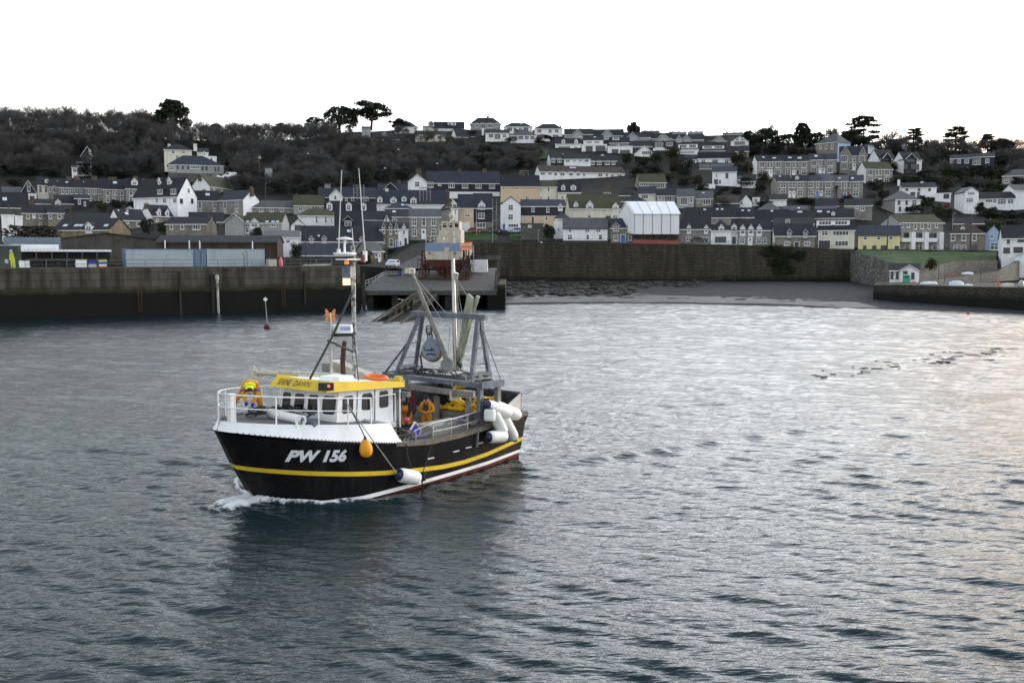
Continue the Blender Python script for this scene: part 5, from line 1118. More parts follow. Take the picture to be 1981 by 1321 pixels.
# bushes ----------------------------------------------------------
BL = dict(e=('dark evergreen bush on the hillside between houses', 'dark bushes between the hillside houses'), g=('green garden bush on the hillside between houses', 'green bushes between the hillside houses'), h=('brown leafless scrub bush on the hillside', 'brown scrub bushes on the hillside'))
def bush(px, py, wpx, hpx, k, lab=None, grp=None, D=None):
    q = ground_hit(px, py) if D is None else atY(px, py, D); s_ = FPX/q.y
    o = link('bush', BU[k][rnd.randrange(4)], None, q-Vector((0, 0, .15)), rnd.uniform(0, 6.28)); o.scale = (wpx/s_*1.08, wpx/s_*.9, hpx/s_*1.05)
    return tag(o, lab or BL[k][0], 'bush', grp or (BL[k][1] if lab is None else None))
bush(55, 468, 118, 36, 'h', 'large brown scrub bush behind the quay at far left', D=215)
bush(197, 408, 24, 18, 'g', 'rounded green bush below the stone terrace on the left'); 
for sp in ('225,404,34,18,e 255,402,30,14,e 285,452,30,30,e 318,455,32,28,g 130,398,26,14,e 463,470,24,12,g 760,500,24,22,e 800,478,30,14,g '
           '905,300,40,22,e 940,305,46,24,e 975,302,40,24,e 1010,305,36,22,g 1040,300,30,18,g 925,322,44,22,e 1000,325,44,22,e 1030,322,24,16,e 960,288,34,12,e 900,288,30,12,h 1045,278,30,12,h '
           '1212,318,26,22,e 1240,322,34,20,e 1270,318,34,22,g 1300,310,36,30,h 1310,335,40,30,h 1328,342,34,26,e 1265,338,40,18,e 1235,340,40,16,e 1345,360,36,22,h 1322,362,34,18,e 1290,350,40,16,h 1360,372,34,16,e 1430,318,36,30,h 1445,338,34,24,h 1425,338,28,20,e '
           '1330,320,26,14,e 1460,300,40,16,e 1400,372,26,12,e 1425,378,30,16,e 1445,362,34,20,e 1470,372,34,18,e 1475,352,30,20,h 1455,390,36,16,h 1400,398,36,20,h 1388,388,26,18,h '
           '1540,300,40,18,h 1570,308,34,18,e 1595,300,30,22,h 1500,296,40,14,e 1620,345,40,10,e 1560,342,60,8,e 1500,390,40,10,h 1560,392,50,12,g 1640,390,30,14,g 1690,372,34,22,e 1710,386,30,22,h 1700,360,24,14,e 1735,352,50,12,g 1765,355,40,14,g 1790,350,34,22,e 1815,330,36,30,e 1838,345,38,26,g 1800,362,40,22,e '
           '1830,368,44,24,h 1860,350,36,26,e 1885,345,44,26,e 1915,350,44,30,e 1945,352,40,26,e 1970,362,30,22,e 1880,368,44,18,e 1920,368,46,18,g 1950,372,50,16,g 1700,400,26,16,e 1790,405,44,26,g 1815,418,36,26,g 1770,412,34,18,e 1835,425,30,22,e 1905,425,50,26,e 1940,428,56,24,e 1972,430,44,24,e 1930,448,44,20,g 1960,442,40,18,e 1900,452,30,18,e 1878,400,34,12,e '
           '1720,330,50,22,h 1760,318,40,26,e 1790,300,40,24,h 1740,300,36,18,e 1690,292,40,16,h 1700,305,34,14,e 1830,310,50,24,h 1870,312,50,22,h 1905,318,44,22,h 1940,322,44,24,e 1968,330,36,22,e '
           '165,340,44,26,e 195,338,40,20,e 225,345,50,16,e 255,345,40,16,e 285,330,40,20,e 300,345,30,10,e 455,350,40,26,e 475,362,36,26,e 500,352,40,20,e 540,372,46,24,e 580,378,44,24,e 615,372,40,26,e 450,322,40,18,h 480,310,44,20,h 660,360,50,30,e 700,358,50,26,e 740,355,40,26,e 780,345,40,20,e 20,335,50,20,e 60,338,50,18,e 100,342,40,16,e 30,362,40,16,e '
           '820,268,24,10,e 910,262,26,10,e 945,268,28,10,e 990,275,30,10,e 870,250,30,10,e 1120,262,30,10,e 1000,258,16,8,e 1050,268,40,8,e 1480,400,40,12,e 1640,372,20,8,e').split():
    a = sp.split(','); bush(float(a[0]), float(a[1]), float(a[2]), float(a[3]), a[4])
bush(495, 470, 32, 34, 'e', 'dark tree-like bush before the tan rendered house', D=236)
bush(572, 506, 26, 36, 'e', 'tall dark bush beside the pink marker on the quay', D=214)
bush(707, 524, 40, 40, 'e', 'dark ivy-like bush beside the small stone cottage on the quay', D=205)
bush(1062, 464, 24, 34, 'e', 'dark green tree standing left of the white harbour cottage', D=254)
bush(1893, 413, 24, 24, 'e', 'round dark clipped bush before the low white bungalow', D=288)
bush(1802, 524, 28, 26, 'h', 'brown bush on the wall top above the jetty', D=206)
bush(1832, 401, 16, 10, 'h', 'red flowering shrub beside the white garage').data = (lambda me: me)(bush_mesh(77, 500).mesh('bush', pm('red_flowers', (.30, .02, .05), (.05, .04, .02), 2, .8)))
iv = MB(); rv = random.Random(4); p0 = atY(1516, 500, 239.6); cl = []
for i in range(46):
    t = rv.random(); xw = (1-t*.75)*6.0; cl.append((p0.x+rv.uniform(-1, 1)*xw, 239.3, atY(1516, 478+t*50, 239.5).z, rv.uniform(.7, 1.5), .35, rv.uniform(.6, 1.2)))
leaf_cloud(iv, cl, 5200, .22, rv); tag(iv.build('ivy', FOLG, flip=False), 'dark hanging ivy clump on the face of the sea wall', 'ivy')
wd = MB(); rv = random.Random(6)
leaf_cloud(wd, [(atY(px, 546, 238).x, 237.8+rv.random(), z_beach(atY(px, 546, 238).x, 237)+.35, 1.0, .5, rv.uniform(.3, .8)) for px in range(1405, 1650, 6)], 3800, .16, rv); tag(wd.build('undergrowth', FOLG, flip=False), kind='stuff')
def palm(px, py, hpx, wpx, lab, D=None):
    q = ground_hit(px, py) if D is None else atY(px, py, D); s_ = FPX/q.y; Hm = hpx/s_; Wm = wpx/s_; rv = random.Random(int(px)); root = empty('palm_tree', q); tag(root, lab, 'tree')
    t = MB(); t.tube([(0, 0, -.2), (.05, 0, Hm*.4), (0, 0, Hm*.72)], [.16, .13, .12], 7); t.build('trunk', BARK, root); m = MB()
    for i in range(46):
        a = rv.uniform(0, 6.283); e = rv.uniform(-.5, 1.2); L_ = Wm*.5*rv.uniform(.8, 1.1); d = Vector((math.cos(a)*math.cos(e), math.sin(a)*math.cos(e), math.sin(e))); p = Vector((0, 0, Hm*.74)); x = d.cross(Vector((0, 0, 1))).normalized()*.10
        m1 = p+d*L_*.6; e1 = p+d*L_-Vector((0, 0, L_*.25)); m.add([p-x*.4, p+x*.4, m1+x, e1, m1-x], [(0, 1, 2, 4), (4, 2, 3)])
    m.build('crown', FOLG, root, flip=False)
palm(344, 415, 22, 18, 'small palm before the white end gable on the left slope'); palm(1618, 385, 24, 28, 'bushy palm before the lower stone terrace', D=333); palm(89, 378, 14, 24, 'low palm beside the cream bay-fronted house')
# grassy verges on the slope
def verge(pts, n=6):
    rows = []
    for (xa, xb, y) in pts: rows.append([tuple(ground_hit(xa+(xb-xa)*i/n, y)+Vector((0, 0, .12))) for i in range(n+1)])
    return grid_sheet('grass_verge', rows, GRASS)
verge([(905, 960, 466), (885, 965, 461), (882, 962, 455), (884, 940, 450)]); verge([(992, 1062, 466), (985, 1062, 461), (985, 1060, 456), (990, 1055, 451)]); verge([(1035, 1058, 308), (1035, 1062, 300), (1040, 1060, 290)])
verge([(768, 800, 500), (760, 815, 492), (765, 822, 484), (770, 826, 476)])
# ================================================================== THE FISHING BOAT
BYAW = R(230); BQ = Matrix.Rotation(BYAW, 3, 'Z')
def L(s, b, z): return Vector((-s, b, z))
def W(s, b, z): return BO+BQ @ L(s, b, z)
boat = empty('fishing_boat', BO, BYAW); tag(boat, 'black and white fishing boat with yellow stripe and yellow wheelhouse roof under way', 'fishing boat')
BLK = pm('black_hull_paint', (.005, .005, .006), (.010, .010, .011), .9, .42, dirt=.5, dirtc=(.035, .034, .033), spec=.06)
WHP = pm('white_boat_paint', (.80, .81, .82), (.74, .755, .77), .9, .4, dirt=.4, dirtc=(.42, .36, .29), spec=.4)
YEP = pm('yellow_boat_paint', (.72, .50, .03), (.62, .43, .035), 1.2, .45, dirt=.2, dirtc=(.2, .15, .05))
REDP = pm('red_antifouling', (.15, .035, .022), (.09, .03, .022), 1.5, .7)
GDECK = pm('grey_deck_paint', (.16, .165, .175), (.11, .113, .118), 1.3, .85, dirt=.3)
RUB = pm('worn_rubber_capping', (.20, .17, .14), (.10, .088, .075), 9, .9, bmp=.01)
GALV = pm('galvanised_frame', (.15, .175, .215), (.085, .10, .125), 2.5, .55, .3)
GALD = pm('dull_grey_frame', (.24, .235, .225), (.15, .147, .14), 2.5, .7, .2)
ROPE = pm('rope_dark', (.05, .055, .06), (.03, .032, .034), 6, .9)
ROPEL = pm('rope_pale', (.42, .42, .38), (.25, .26, .23), 6, .9)
BLACKP = plain('black_fitting', (.012, .012, .013), .5)
STEEL = pm('stainless_pipe', (.50, .50, .49), (.33, .33, .32), 3, .35, .8)
CREAM = pm('cream_box_lid', (.52, .49, .42), (.40, .38, .33), 2, .7)
WOODB = pm('grey_pound_boards', (.20, .19, .175), (.13, .125, .115), 2, .85)
def itp(s, tab): return float(np.interp(s, [q[0] for q in tab], [q[1] for q in tab]))
ZG = [(-1.55, 2.72), (0, 2.45), (1.5, 2.18), (3.8, 1.83), (5.5, 1.66), (7.2, 1.68), (9, 1.76), (11.9, 1.92)]
ZY = [(-1, 1.34), (0, 1.22), (1, 1.09), (2.5, .90), (4, .735), (6.1, .575), (7.5, .55), (9, .61), (11.9, .82)]
ZR = [(-1, -.05), (2, .0), (4, .09), (7, .15), (9, .16), (11.9, .22)]
BD = [(0, 0), (.12, .42), (.35, .85), (.75, 1.35), (1.55, 2.02), (2.55, 2.55), (3.85, 2.92), (5.5, 3.1), (8.5, 3.12), (10.7, 2.97), (12.85, 2.68), (13.45, 2.6)]
BWL = [(0, 0), (.1, .5), (.4, 1.25), (1.1, 2.2), (2.4, 2.85), (4.3, 3.05), (7, 3.0), (9.2, 2.78), (11.7, 2.35)]
def sstem(z): return float(np.interp(z, [-1, 0, .49, 1.37, 2.72, 3.2], [.5, 0, -.30, -.86, -1.55, -1.72]))
def send(z): return 11.66+.13*z
def smooth_tab(tab, x):     # softened interpolation
    return (itp(x-.22, tab)+itp(x+.22, tab)+2*itp(x, tab))/4 if x > .3 else itp(x, tab)
def hull_pt(t, z):          # t 0 stem .. 1 transom
    s = sstem(z)+t*(send(z)-sstem(z)); zg = itp(s, ZG); bd_ = smooth_tab(BD, t*13.45); bw_ = smooth_tab(BWL, t*11.7)
    if z < 0: k = 1+z*.30; return s, bw_*max(.3, k)
    f = (min(1.05, z/zg))**.75; return s, bw_+(bd_-bw_)*f
def hull_b(s, z):
    t = (s-sstem(z))/(send(z)-sstem(z)); return hull_pt(min(1, max(0, t)), z)[1]
TS = [0, .004, .012, .025, .045, .07, .1, .13, .17]+[.17+.83*i/34 for i in range(1, 35)]
def strip(name, lo, hi, mat, n=3, off=0.0, sides=(1, -1), parent=boat, ts=TS):
    m = MB()
    for sg in sides:
        vs = []
        for t in ts:
            s0 = sstem(1.3)+t*(send(1.3)-sstem(1.3)); zl, zh = lo(s0), hi(s0)
            for k in range(n+1):
                z = zl+(zh-zl)*k/n; s, b = hull_pt(t, z); vs.append(L(s-.0, sg*(b+off), z))
        w_ = n+1; m.add(vs, [(i*w_+j, (i+1)*w_+j, (i+1)*w_+j+1, i*w_+j+1) for i in range(len(ts)-1) for j in range(n)], 0, True)
    return m.build(name, mat, parent)
zg_ = lambda s: itp(s, ZG); zy0 = lambda s: itp(s, ZY)-.085; zy1 = lambda s: itp(s, ZY)+.085; zr0 = lambda s: itp(s, ZR); zr1 = lambda s: itp(s, ZR)+.14
strip('antifouling', lambda s: -.9, zr0, REDP, 4); strip('boot_stripe', zr0, zr1, WHP, 1); strip('hull', zr1, zy0, BLK, 4)
strip('yellow_stripe', zy0, zy1, YEP, 1); strip('topsides', zy1, zg_, BLK, 8)
m = MB(); vs = []                                             # transom
for sg in (1, -1):
    col = [L(*((lambda q: (q[0], sg*q[1], z))(hull_pt(1, z)))) for z in (-.9, 0, .5, 1, 1.5, 1.92)]; vs += col
m.add(vs, [(i, i+1, i+7, i+6) for i in range(5)]); m.build('transom', BLK, boat)
# whaleback: white leaning bulwark over the bow
ZT = [(-1.72, 3.06), (-.9, 2.98), (1.25, 2.80), (3.9, 2.56)]
def wb_top(t):
    s, b = hull_pt(t, 2.2); z = itp(s, ZT); s1 = sstem(2.72)+t*(send(1.8)-sstem(2.72)); bb = smooth_tab(BD, t*13.45); return s1+.10*(1-t*4 if t < .25 else 0), max(.0, bb-.20-.12*min(1, t*8)), z
TW = [0, .004, .012, .025, .045, .07, .1, .13, .17, .21, .25, .29, .33, .37, .402]
m = MB()
for sg in (1, -1):
    vs = []
    for t in TW:
        s1 = sstem(2.4)+t*(send(1.8)-sstem(2.4)); zb = itp(s1, ZG); s, b = hull_pt(t, zb); sa, ba, za = wb_top(t)
        for f, o in ((0, .03), (.18, .035), (.2, .0), (1, 0)): vs.append(L(s+(sa-s)*f, sg*((b+(ba-b)*f)+o), zb+(za-zb)*f))
    m.add(vs, [(i*4+j, (i+1)*4+j, (i+1)*4+j+1, i*4+j+1) for i in range(len(TW)-1) for j in range(3)], 0, True)
m.build('bow_bulwark', WHP, boat)
m = MB(); top = [wb_top(t) for t in TW]; ring = [L(s, b-.03, z-.10) for s, b, z in top]+[L(s, -b+.03, z-.10) for s, b, z in reversed(top)]
vs = []
for (s, b, z) in top: vs += [L(s, b-.02, z-.10), L(s, 0, z-.06), L(s, -b+.02, z-.10)]
m.add(vs, [(i*3+j, (i+1)*3+j, (i+1)*3+j+1, i*3+j+1) for i in range(len(top)-1) for j in range(2)]); m.build('fore_deck', GDECK, boat)
m = MB(); sa, ba, za = top[-1]; zb = itp(3.9, ZG); m.add([L(sa, ba, za), L(sa, -ba, za), L(sa+.05, -ba-.1, .9), L(sa+.05, ba+.1, .9)], [(0, 1, 2, 3)]); m.build('break_bulkhead', WHP, boat)
bolt = MB().box((0, 0, 0), (.028, .028, .035)).mesh('bolt', BLACKP)      # stud row along the joint
for i in range(46):
    t = .02+.38*i/45; zb = itp(sstem(2.4)+t*(send(1.8)-sstem(2.4)), ZG); s, b = hull_pt(t, zb); link('bolt', bolt, boat, L(s, b+.035, zb+.015))
# main deck, capping
m = MB(); vs = []
for i in range(20):
    s = 3.85+(11.65-3.85)*i/19; b = hull_b(s, 1.1)-.05; vs += [L(s, b, 1.1), L(s, -b, 1.1)]
m.add(vs, [(i*2, i*2+1, i*2+3, i*2+2) for i in range(19)]); m.build('main_deck', GDECK, boat)
for sg in (1, -1):
    m = MB(); vs = []
    for i in range(28):
        s = 3.86+(11.95-3.86)*i/27; z = zg_(s); b = hull_b(min(s, 11.8), z); vs += [L(s, sg*(b+.05), z-.10), L(s, sg*(b+.05), z+.06), L(s, sg*(b-.32), z+.07), L(s, sg*(b-.32), z-.02), L(s, sg*(b-.33), 1.1)]
    k = 5; m.add(vs, [(i*k+j, (i+1)*k+j, (i+1)*k+j+1, i*k+j+1) for i in range(27) for j in range(4)]); m.add(vs[:5], [(0, 1, 2, 3, 4)]); m.add(vs[-5:], [(0, 1, 2, 3, 4)]); m.build('gunwale_capping', RUB, boat)
# high stern bulwark
def slab(pts, zb, mat, name, inner=None, th=.08):
    m = MB(); n = len(pts); vs = []
    for (s, b, z, zb_) in pts: vs += [L(s, b, zb_), L(s, b, z), L(s-.0, b*(1-th/max(.5, abs(b))), z), L(s, b*(1-th/max(.5, abs(b))), zb_)]
    m.add(vs, [(i*4+j, (i+1)*4+j, (i+1)*4+(j+1) % 4, i*4+(j+1) % 4) for i in range(n-1) for j in range(4)]); m.add(vs[:4], [(0, 1, 2, 3)]); m.add(vs[-4:], [(0, 1, 2, 3)]); return m.build(name, mat, boat)
DKB = pm('dark_bulwark_paint', (.035, .036, .04), (.06, .06, .062), 1.2, .6, dirt=.4, dirtc=(.10, .08, .06))
slab([(7.4, -2.98, 1.9, 1.2), (8.1, -2.96, 2.55, 1.2), (9.0, -2.92, 2.88, 1.2), (11.5, -2.62, 2.82, 1.2)], 1.2, DKB, 'stern_bulwark')
m = MB(); m.add([L(11.5, -2.62, 1.2), L(11.5, -2.62, 2.82), L(11.55, 2.5, 2.74), L(11.6, 2.5, 1.2)], [(0, 1, 2, 3)]); m.add([L(11.62, -2.62, 1.2), L(11.62, -2.62, 2.86), L(11.67, 2.5, 2.78), L(11.7, 2.5, 1.2)], [(0, 1, 2, 3)]); m.add([L(11.5, -2.62, 2.82), L(11.55, 2.5, 2.74), L(11.67, 2.5, 2.78), L(11.62, -2.62, 2.86)], [(0, 1, 2, 3)]); m.build('stern_bulwark', DKB, boat)
m = MB()
for i in range(9): b = -2.3+i*.56; m.bar(L(11.46, b, 1.2), L(11.47, b, 2.72), .07, .06)
for i in range(4): s = 9+i*.7; m.bar(L(s, -2.80+.09*(s-9), 1.2), L(s, -2.80+.09*(s-9), 2.8), .06, .07)
m.build('bulwark_stiffeners', DKB, boat)
m = MB(); vs = [L(10.1, 2.72, 1.85), L(11.62, 2.52, 1.98), L(11.62, 2.52, 2.78), L(10.3, 2.68, 2.28)]; m.prism(vs, (0, -.06, 0)); m.build('stern_plate', pm('pale_grey_plate', (.50, .49, .47), (.42, .41, .40), 1.5, .7), boat)
m = MB(); m.tube([L(11.58, -2.62, 2.86), L(11.63, 2.5, 2.8)], .05, 6); m.tube([L(8.1, -2.96, 2.57), L(9.0, -2.92, 2.9), L(11.55, -2.64, 2.86)], .05, 6); m.build('bulwark_rail', pm('blue_grey_rail', (.16, .19, .26), (.12, .14, .18), 2, .6), boat)
# wheelhouse --------------------------------------------------------
wh = empty('wheelhouse', (0, 0, 0)); wh.parent = boat
FS, AS_, HB = 2.45, 5.35, 1.36         # front, aft stations and half beam
Z0, Z1 = 2.42, 3.74
foot = [(2.02, -HB), (2.12, 0), (2.5, HB), (AS_, HB), (AS_, -HB)]
topp = [(2.20, -HB+.05), (2.32, 0), (2.72, HB-.07), (AS_, HB-.05), (AS_, -HB+.05)]
m = MB(); vs = [L(s, b, 1.1 if s > 4 else Z0-.1) for s, b in foot]+[L(s, b, Z1-.02*(s-2.4)) for s, b in topp]
m.add(vs, [(i, (i+1) % 5, (i+1) % 5+5, i+5) for i in range(5)]+[(5, 6, 7, 8, 9)]); o = m.build('cabin', WHP, wh)
def facet(i0, i1, f): # point on a wall facet, f along, z height
    pass
def wall_pt(i, f, z, out=.0):
    a0, b0 = foot[i], foot[(i+1) % 5]; a1, b1 = topp[i], topp[(i+1) % 5]; k = (z-Z0+.1)/(Z1-Z0+.1)
    p = Vector(L(*a0, 0)).lerp(L(*b0, 0), f); q = Vector(L(*a1, 0)).lerp(L(*b1, 0), f); r_ = p.lerp(q, k); d = (L(*b0, 0)-L(*a0, 0)).normalized(); n = Vector((d.y, -d.x, 0))
    c = L(3.9, 0, 0)
    if (r_-c).dot(n) < 0: n = -n
    return Vector((r_.x, r_.y, z))+n*out
RUBG = plain('black_window_gasket', (.015, .015, .016), .5)
BG = plain('wheelhouse_glass', (.006, .008, .009), .08); BG.node_tree.nodes['Principled BSDF'].inputs['Specular IOR Level'].default_value = .25
def cab_win(i, f0, f1, z0, z1):
    m = MB(); c = [(f0, z0), (f1, z0), (f1, z1), (f0, z1)]
    def rr(q, o, gf, gz): 
        pts = []
        fa, fb, za, zb = f0+gf, f1-gf, z0+gz, z1-gz; rf, rz = (fb-fa)*.16, (zb-za)*.12
        for (f, z) in ((fa+rf, za), (fb-rf, za), (fb, za+rz), (fb, zb-rz), (fb-rf, zb), (fa+rf, zb), (fa, zb-rz), (fa, za+rz)): pts.append(wall_pt(i, f, z, o))
        return pts
    ln = (L(*foot[(i+1) % 5], 0)-L(*foot[i], 0)).length
    a = rr(0, .012, 0, 0); b = rr(0, .022, .035/ln, .035); m.add(a+b, [(j, (j+1) % 8, (j+1) % 8+8, j+8) for j in range(8)], 0); m.add(b, [tuple(range(8))], 1); m.build('window', [RUBG, BG], wh, flip=False)
zlo, zhi = 2.86, 3.52
cab_win(0, .05, .37, zlo+.02, zhi); cab_win(0, .54, .92, zlo+.02, zhi)
cab_win(1, .06, .40, zlo, zhi); cab_win(1, .52, .94, zlo, zhi)
for f0, f1 in ((.08, .27), (.42, .61), (.74, .91)): cab_win(2, f0, f1, zlo, zhi-.02)
for f0, h0 in ((.335, 2.45), (.655, 2.3)): m = MB(); m.bar(wall_pt(2, f0, h0, .012), wall_pt(2, f0, 3.6, .012), .03, .03); m.build('door_seam', GALD, wh)
m = MB(); p = wall_pt(1, .73, zlo+.14, -.3); m.ball(p, (.12, .12, .10)); m.build('plant_in_window', plain('plant_green', (.03, .14, .03), .7), wh)
# yellow roof with sloping visor
RB = [(1.95, -1.62), (1.58, -1.30), (1.62, 0), (1.86, 1.62), (5.75, 1.58), (5.75, -1.6)]
RTp = [(2.15, -1.58), (1.86, -1.22), (1.92, 0), (2.10, 1.56), (5.72, 1.54), (5.72, -1.56)]
zb = lambda s: 3.78-.05*(s-1.7); ztp = lambda s: 4.18-.095*(s-1.7)
m = MB(); vs = [L(s, b, zb(s)) for s, b in RB]+[L(s, b, ztp(s)) for s, b in RTp]
m.add(vs, [(i, (i+1) % 6, (i+1) % 6+6, i+6) for i in range(6)]); roof = m.build('roof_visor', YEP, wh)
m = MB(); m.add([L(s, b, ztp(s)-.06) for s, b in RTp], [(0, 1, 2, 3, 4, 5)]); m.add([L(s, b, zb(s)+.005) for s, b in RB], [(0, 1, 2, 3, 4, 5)]); m.build('roof', WHP, wh)
def text_mesh(txt, size, shear=.0, bold=0.0):
    c = bpy.data.curves.new('lettering', 'FONT'); c.body = txt; c.size = size; c.shear = shear; c.offset = bold; c.resolution_u = 3
    o = bpy.data.objects.new('lettering', c); COL.objects.link(o); dg = bpy.context.evaluated_depsgraph_get(); me = bpy.data.meshes.new_from_object(o.evaluated_get(dg)); bpy.data.objects.remove(o); bpy.data.curves.remove(c); return me
def lettering(name, txt, wid, hgt, fn, mat, parent, shear=0, bold=0, label=None):
    me = text_mesh(txt, 1.0, shear, bold)
    bm = bmesh.new(); bm.from_mesh(me); bmesh.ops.triangulate(bm, faces=bm.faces)
    for _ in range(2):
        ed = [e for e in bm.edges if e.calc_length() > .25]
        if ed: bmesh.ops.subdivide_edges(bm, edges=ed, cuts=1); bmesh.ops.triangulate(bm, faces=bm.faces)
    bm.to_mesh(me); bm.free()
    x0 = min(v.co.x for v in me.vertices); x1 = max(v.co.x for v in me.vertices); y0 = min(v.co.y for v in me.vertices); y1 = max(v.co.y for v in me.vertices)
    for v in me.vertices: v.co = fn((v.co.x-x0)/(x1-x0), (v.co.y-y0)/(y1-y0)*hgt)
    me.materials.clear(); me.materials.append(mat); o = link(name, me, parent); return o
def on_visor(u, h, off=.012):   # u along the front facet (starboard to port), h height fraction
    a0, b0 = L(*RB[2], zb(1.6)), L(*RB[3], zb(1.86)); a1, b1 = L(*RTp[2], ztp(1.9)), L(*RTp[3], ztp(2.1)); s0, s1 = L(*RB[1], zb(1.72)), L(*RTp[1], ztp(1.98))
    if u < 0: p = a0.lerp(s0, -u); q = a1.lerp(s1, -u)
    else: p = a0.lerp(b0, u); q = a1.lerp(b1, u)
    d = (q-p); return p.lerp(q, h)+Vector((off, -off*.2, off*.3))
lettering('name_lettering', 'SERENE   DAWN', 1, .52, lambda x, y: on_visor(-.76+x*1.24, .27+y), BLACKP, roof, .12, .0)
inv = Matrix.Rotation(-BYAW, 3, 'Z'); m = MB(); p = on_visor(1.02, .5, .10); m.box(p, (.54, .16, .28), 0, inv); lb = m.build('navigation_light_board', BLACKP, roof); m = MB(); m.ball(p+inv @ Vector((.11, -.09, .03)), .05, 0); m.build('red_lamp', plain('red_lamp_glow', (.8, .1, .05), .3, emit=(1, .10, .03), es=.3), lb)
# hull number
def on_hull(x, y, off=.014):
    s = -.02+x*1.86; zc = 1.60-.15*x+y; b = hull_b(s, zc); b2 = hull_b(s+.05, zc); return L(s, b+off, zc)
SILV = plain('silver_vinyl', (.62, .64, .66), .4)
lettering('registration_number', 'PW 156', 1, .44, on_hull, SILV, boat, .28, .05)
# mast, radar and aerials --------------------------------------------
mast = empty('mast', (0, 0, 0)); mast.parent = boat
MX = pm('chipped_mast_paint', (.55, .55, .55), (.012, .012, .014), 7, .5)
MS, MBb = 4.55, .05
m = MB(); m.tube([L(MS, MBb, 3.9), L(MS, MBb, 9.0)], .085, 8); m.build('pole', MX, mast)
m = MB(); m.tube([L(2.55, -.15, 4.05), L(3.55, -.05, 5.55), L(MS, MBb, 7.3)], .045, 6); m.tube([L(3.3, .0, 5.45), L(MS, MBb, 4.9)], .04, 6); m.tube([L(4.0, .9, 3.95), L(MS, MBb, 5.6)], .02, 5); m.build('stay', BLACKP, mast)
def bpt(px, py, s=None, b=None, z=None):
    if z is not None: q = atZ(px, py, z)
    else:
        n, p0 = (BF, BO-s*BF) if s is not None else (BP, BO+b*BP); q = plane_hit(px, py, p0, n)
    return BQ.inverted() @ (q-BO)
dirx = inv @ Vector((1, 0, 0)); diry = inv @ Vector((0, 1, 0))
m = MB(); m.tube([bpt(641, 733, s=3.6), bpt(640, 618, s=3.6)], .055, 8); m.build('radar_post', STEEL, mast)
m = MB(); m.bar(bpt(638, 648, s=3.8), bpt(684, 647, s=4.4), .34, .11); m.build('radar_shelf', BLACKP, mast)
rc = bpt(660, 636, s=4.0); m = MB(); m.box(rc, (.84, .36, .30), 0, inv, (.97, .9)); ra = m.build('radar_scanner', WHP, mast)
lettering('maker_lettering', 'KODEN', 1, .14, lambda x, y: rc+dirx*(.02+.34*x)-diry*(.187-.06*(y+.02))+Vector((0, 0, -.05+y)), plain('blue_lettering', (.02, .04, .35), .5), ra, 0, .02)
OP = plain('orange_panel', (.75, .22, .03), .5); c = bpt(639, 610, s=3.6)
for sg in (-1, 1):    # orange radar reflector with two curved panels
    vs = []
    for i in range(9):
        z = -.24+.48*i/8; k = (abs(z)/.24); vs += [c+dirx*(sg*(.035+.10*k**2))+Vector((0, 0, z)), c+dirx*(sg*(.20-.03*(1-k)))+Vector((0, 0, z*.96))]
    m = MB(); m.add(vs, [(i*2, i*2+1, i*2+3, i*2+2) for i in range(8)]); m.add([q+diry*.03 for q in vs], [(i*2, i*2+1, i*2+3, i*2+2) for i in range(8)]); m.build('orange_reflector', OP, mast)
m = MB(); m.tube([bpt(640, 622, s=3.6), c+Vector((0, 0, .1))], .035, 6); m.tube([c-dirx*.24, c+dirx*.24], .018, 5); m.build('reflector_bracket', STEEL, mast)
for nm, s, b, z, r_, h_, mt in (('amber_lamp', 4.15, .15, 8.28, .09, .14, plain('amber_lens', (.8, .25, .02), .3, emit=(1, .4, .05), es=.04)), ('red_lamp', 4.75, .35, 8.35, .13, .28, plain('dark_red_lens', (.15, .01, .015), .3))):
    m = MB(); m.lathe([(r_, 0), (r_, h_)], L(s, b, z), n=10); m.build(nm, mt, mast)
m = MB(); m.box(L(4.3, -.05, 7.62), (.08, .28, .26), 0, Matrix.Rotation(R(45), 3, 'Z')); m.build('working_lamp', plain('warm_lamp_glow', (1, .8, .5), .4, emit=(1, .70, .33), es=.17), mast)
m = MB(); m.box(L(4.35, .0, 7.98), (.34, .36, .42), 0, Matrix.Rotation(R(20), 3, 'Z')); m.build('lamp_box', GALV, mast)
m = MB(); m.bx(-4.75, -3.95, -.25, .4, 8.44, 8.49); m.lathe([(.30, 0), (.44, .06), (.42, .11), (.1, .14)], L(4.1, .1, 8.6), n=16); m.lathe([(.04, 0), (.04, .5)], L(4.1, .1, 8.72), n=8); m.lathe([(.28, 0), (.31, .04), (.12, .10)], L(4.1, .1, 9.2), n=16); m.build('antenna_domes', WHP, mast)
plain('pale_aerial', (.45, .46, .47), .5)
for (x0, y0, x1, y1, s) in ((655, 482, 661, 329, 4.4), (706, 486, 694, 326, 4.9), (686, 510, 681, 441, 4.6)):
    m = MB(); m.tube([bpt(x0, y0, s=s), bpt(x1, y1, s=s)], [.026, .014], 6); m.build('whip_aerial', MT['pale_aerial'], mast)
m = MB(); m.tube([bpt(706, 505, s=4.9), bpt(706, 486, s=4.9)], .09, 6); m.bar(bpt(706, 505, s=4.9), L(MS, MBb, 8.5), .05, .05); m.build('aerial_bracket', WHP, mast)
m = MB(); m.tube([bpt(655, 492, s=4.4), bpt(655, 482, s=4.4)], .07, 6); m.build('aerial_bracket', WHP, mast)
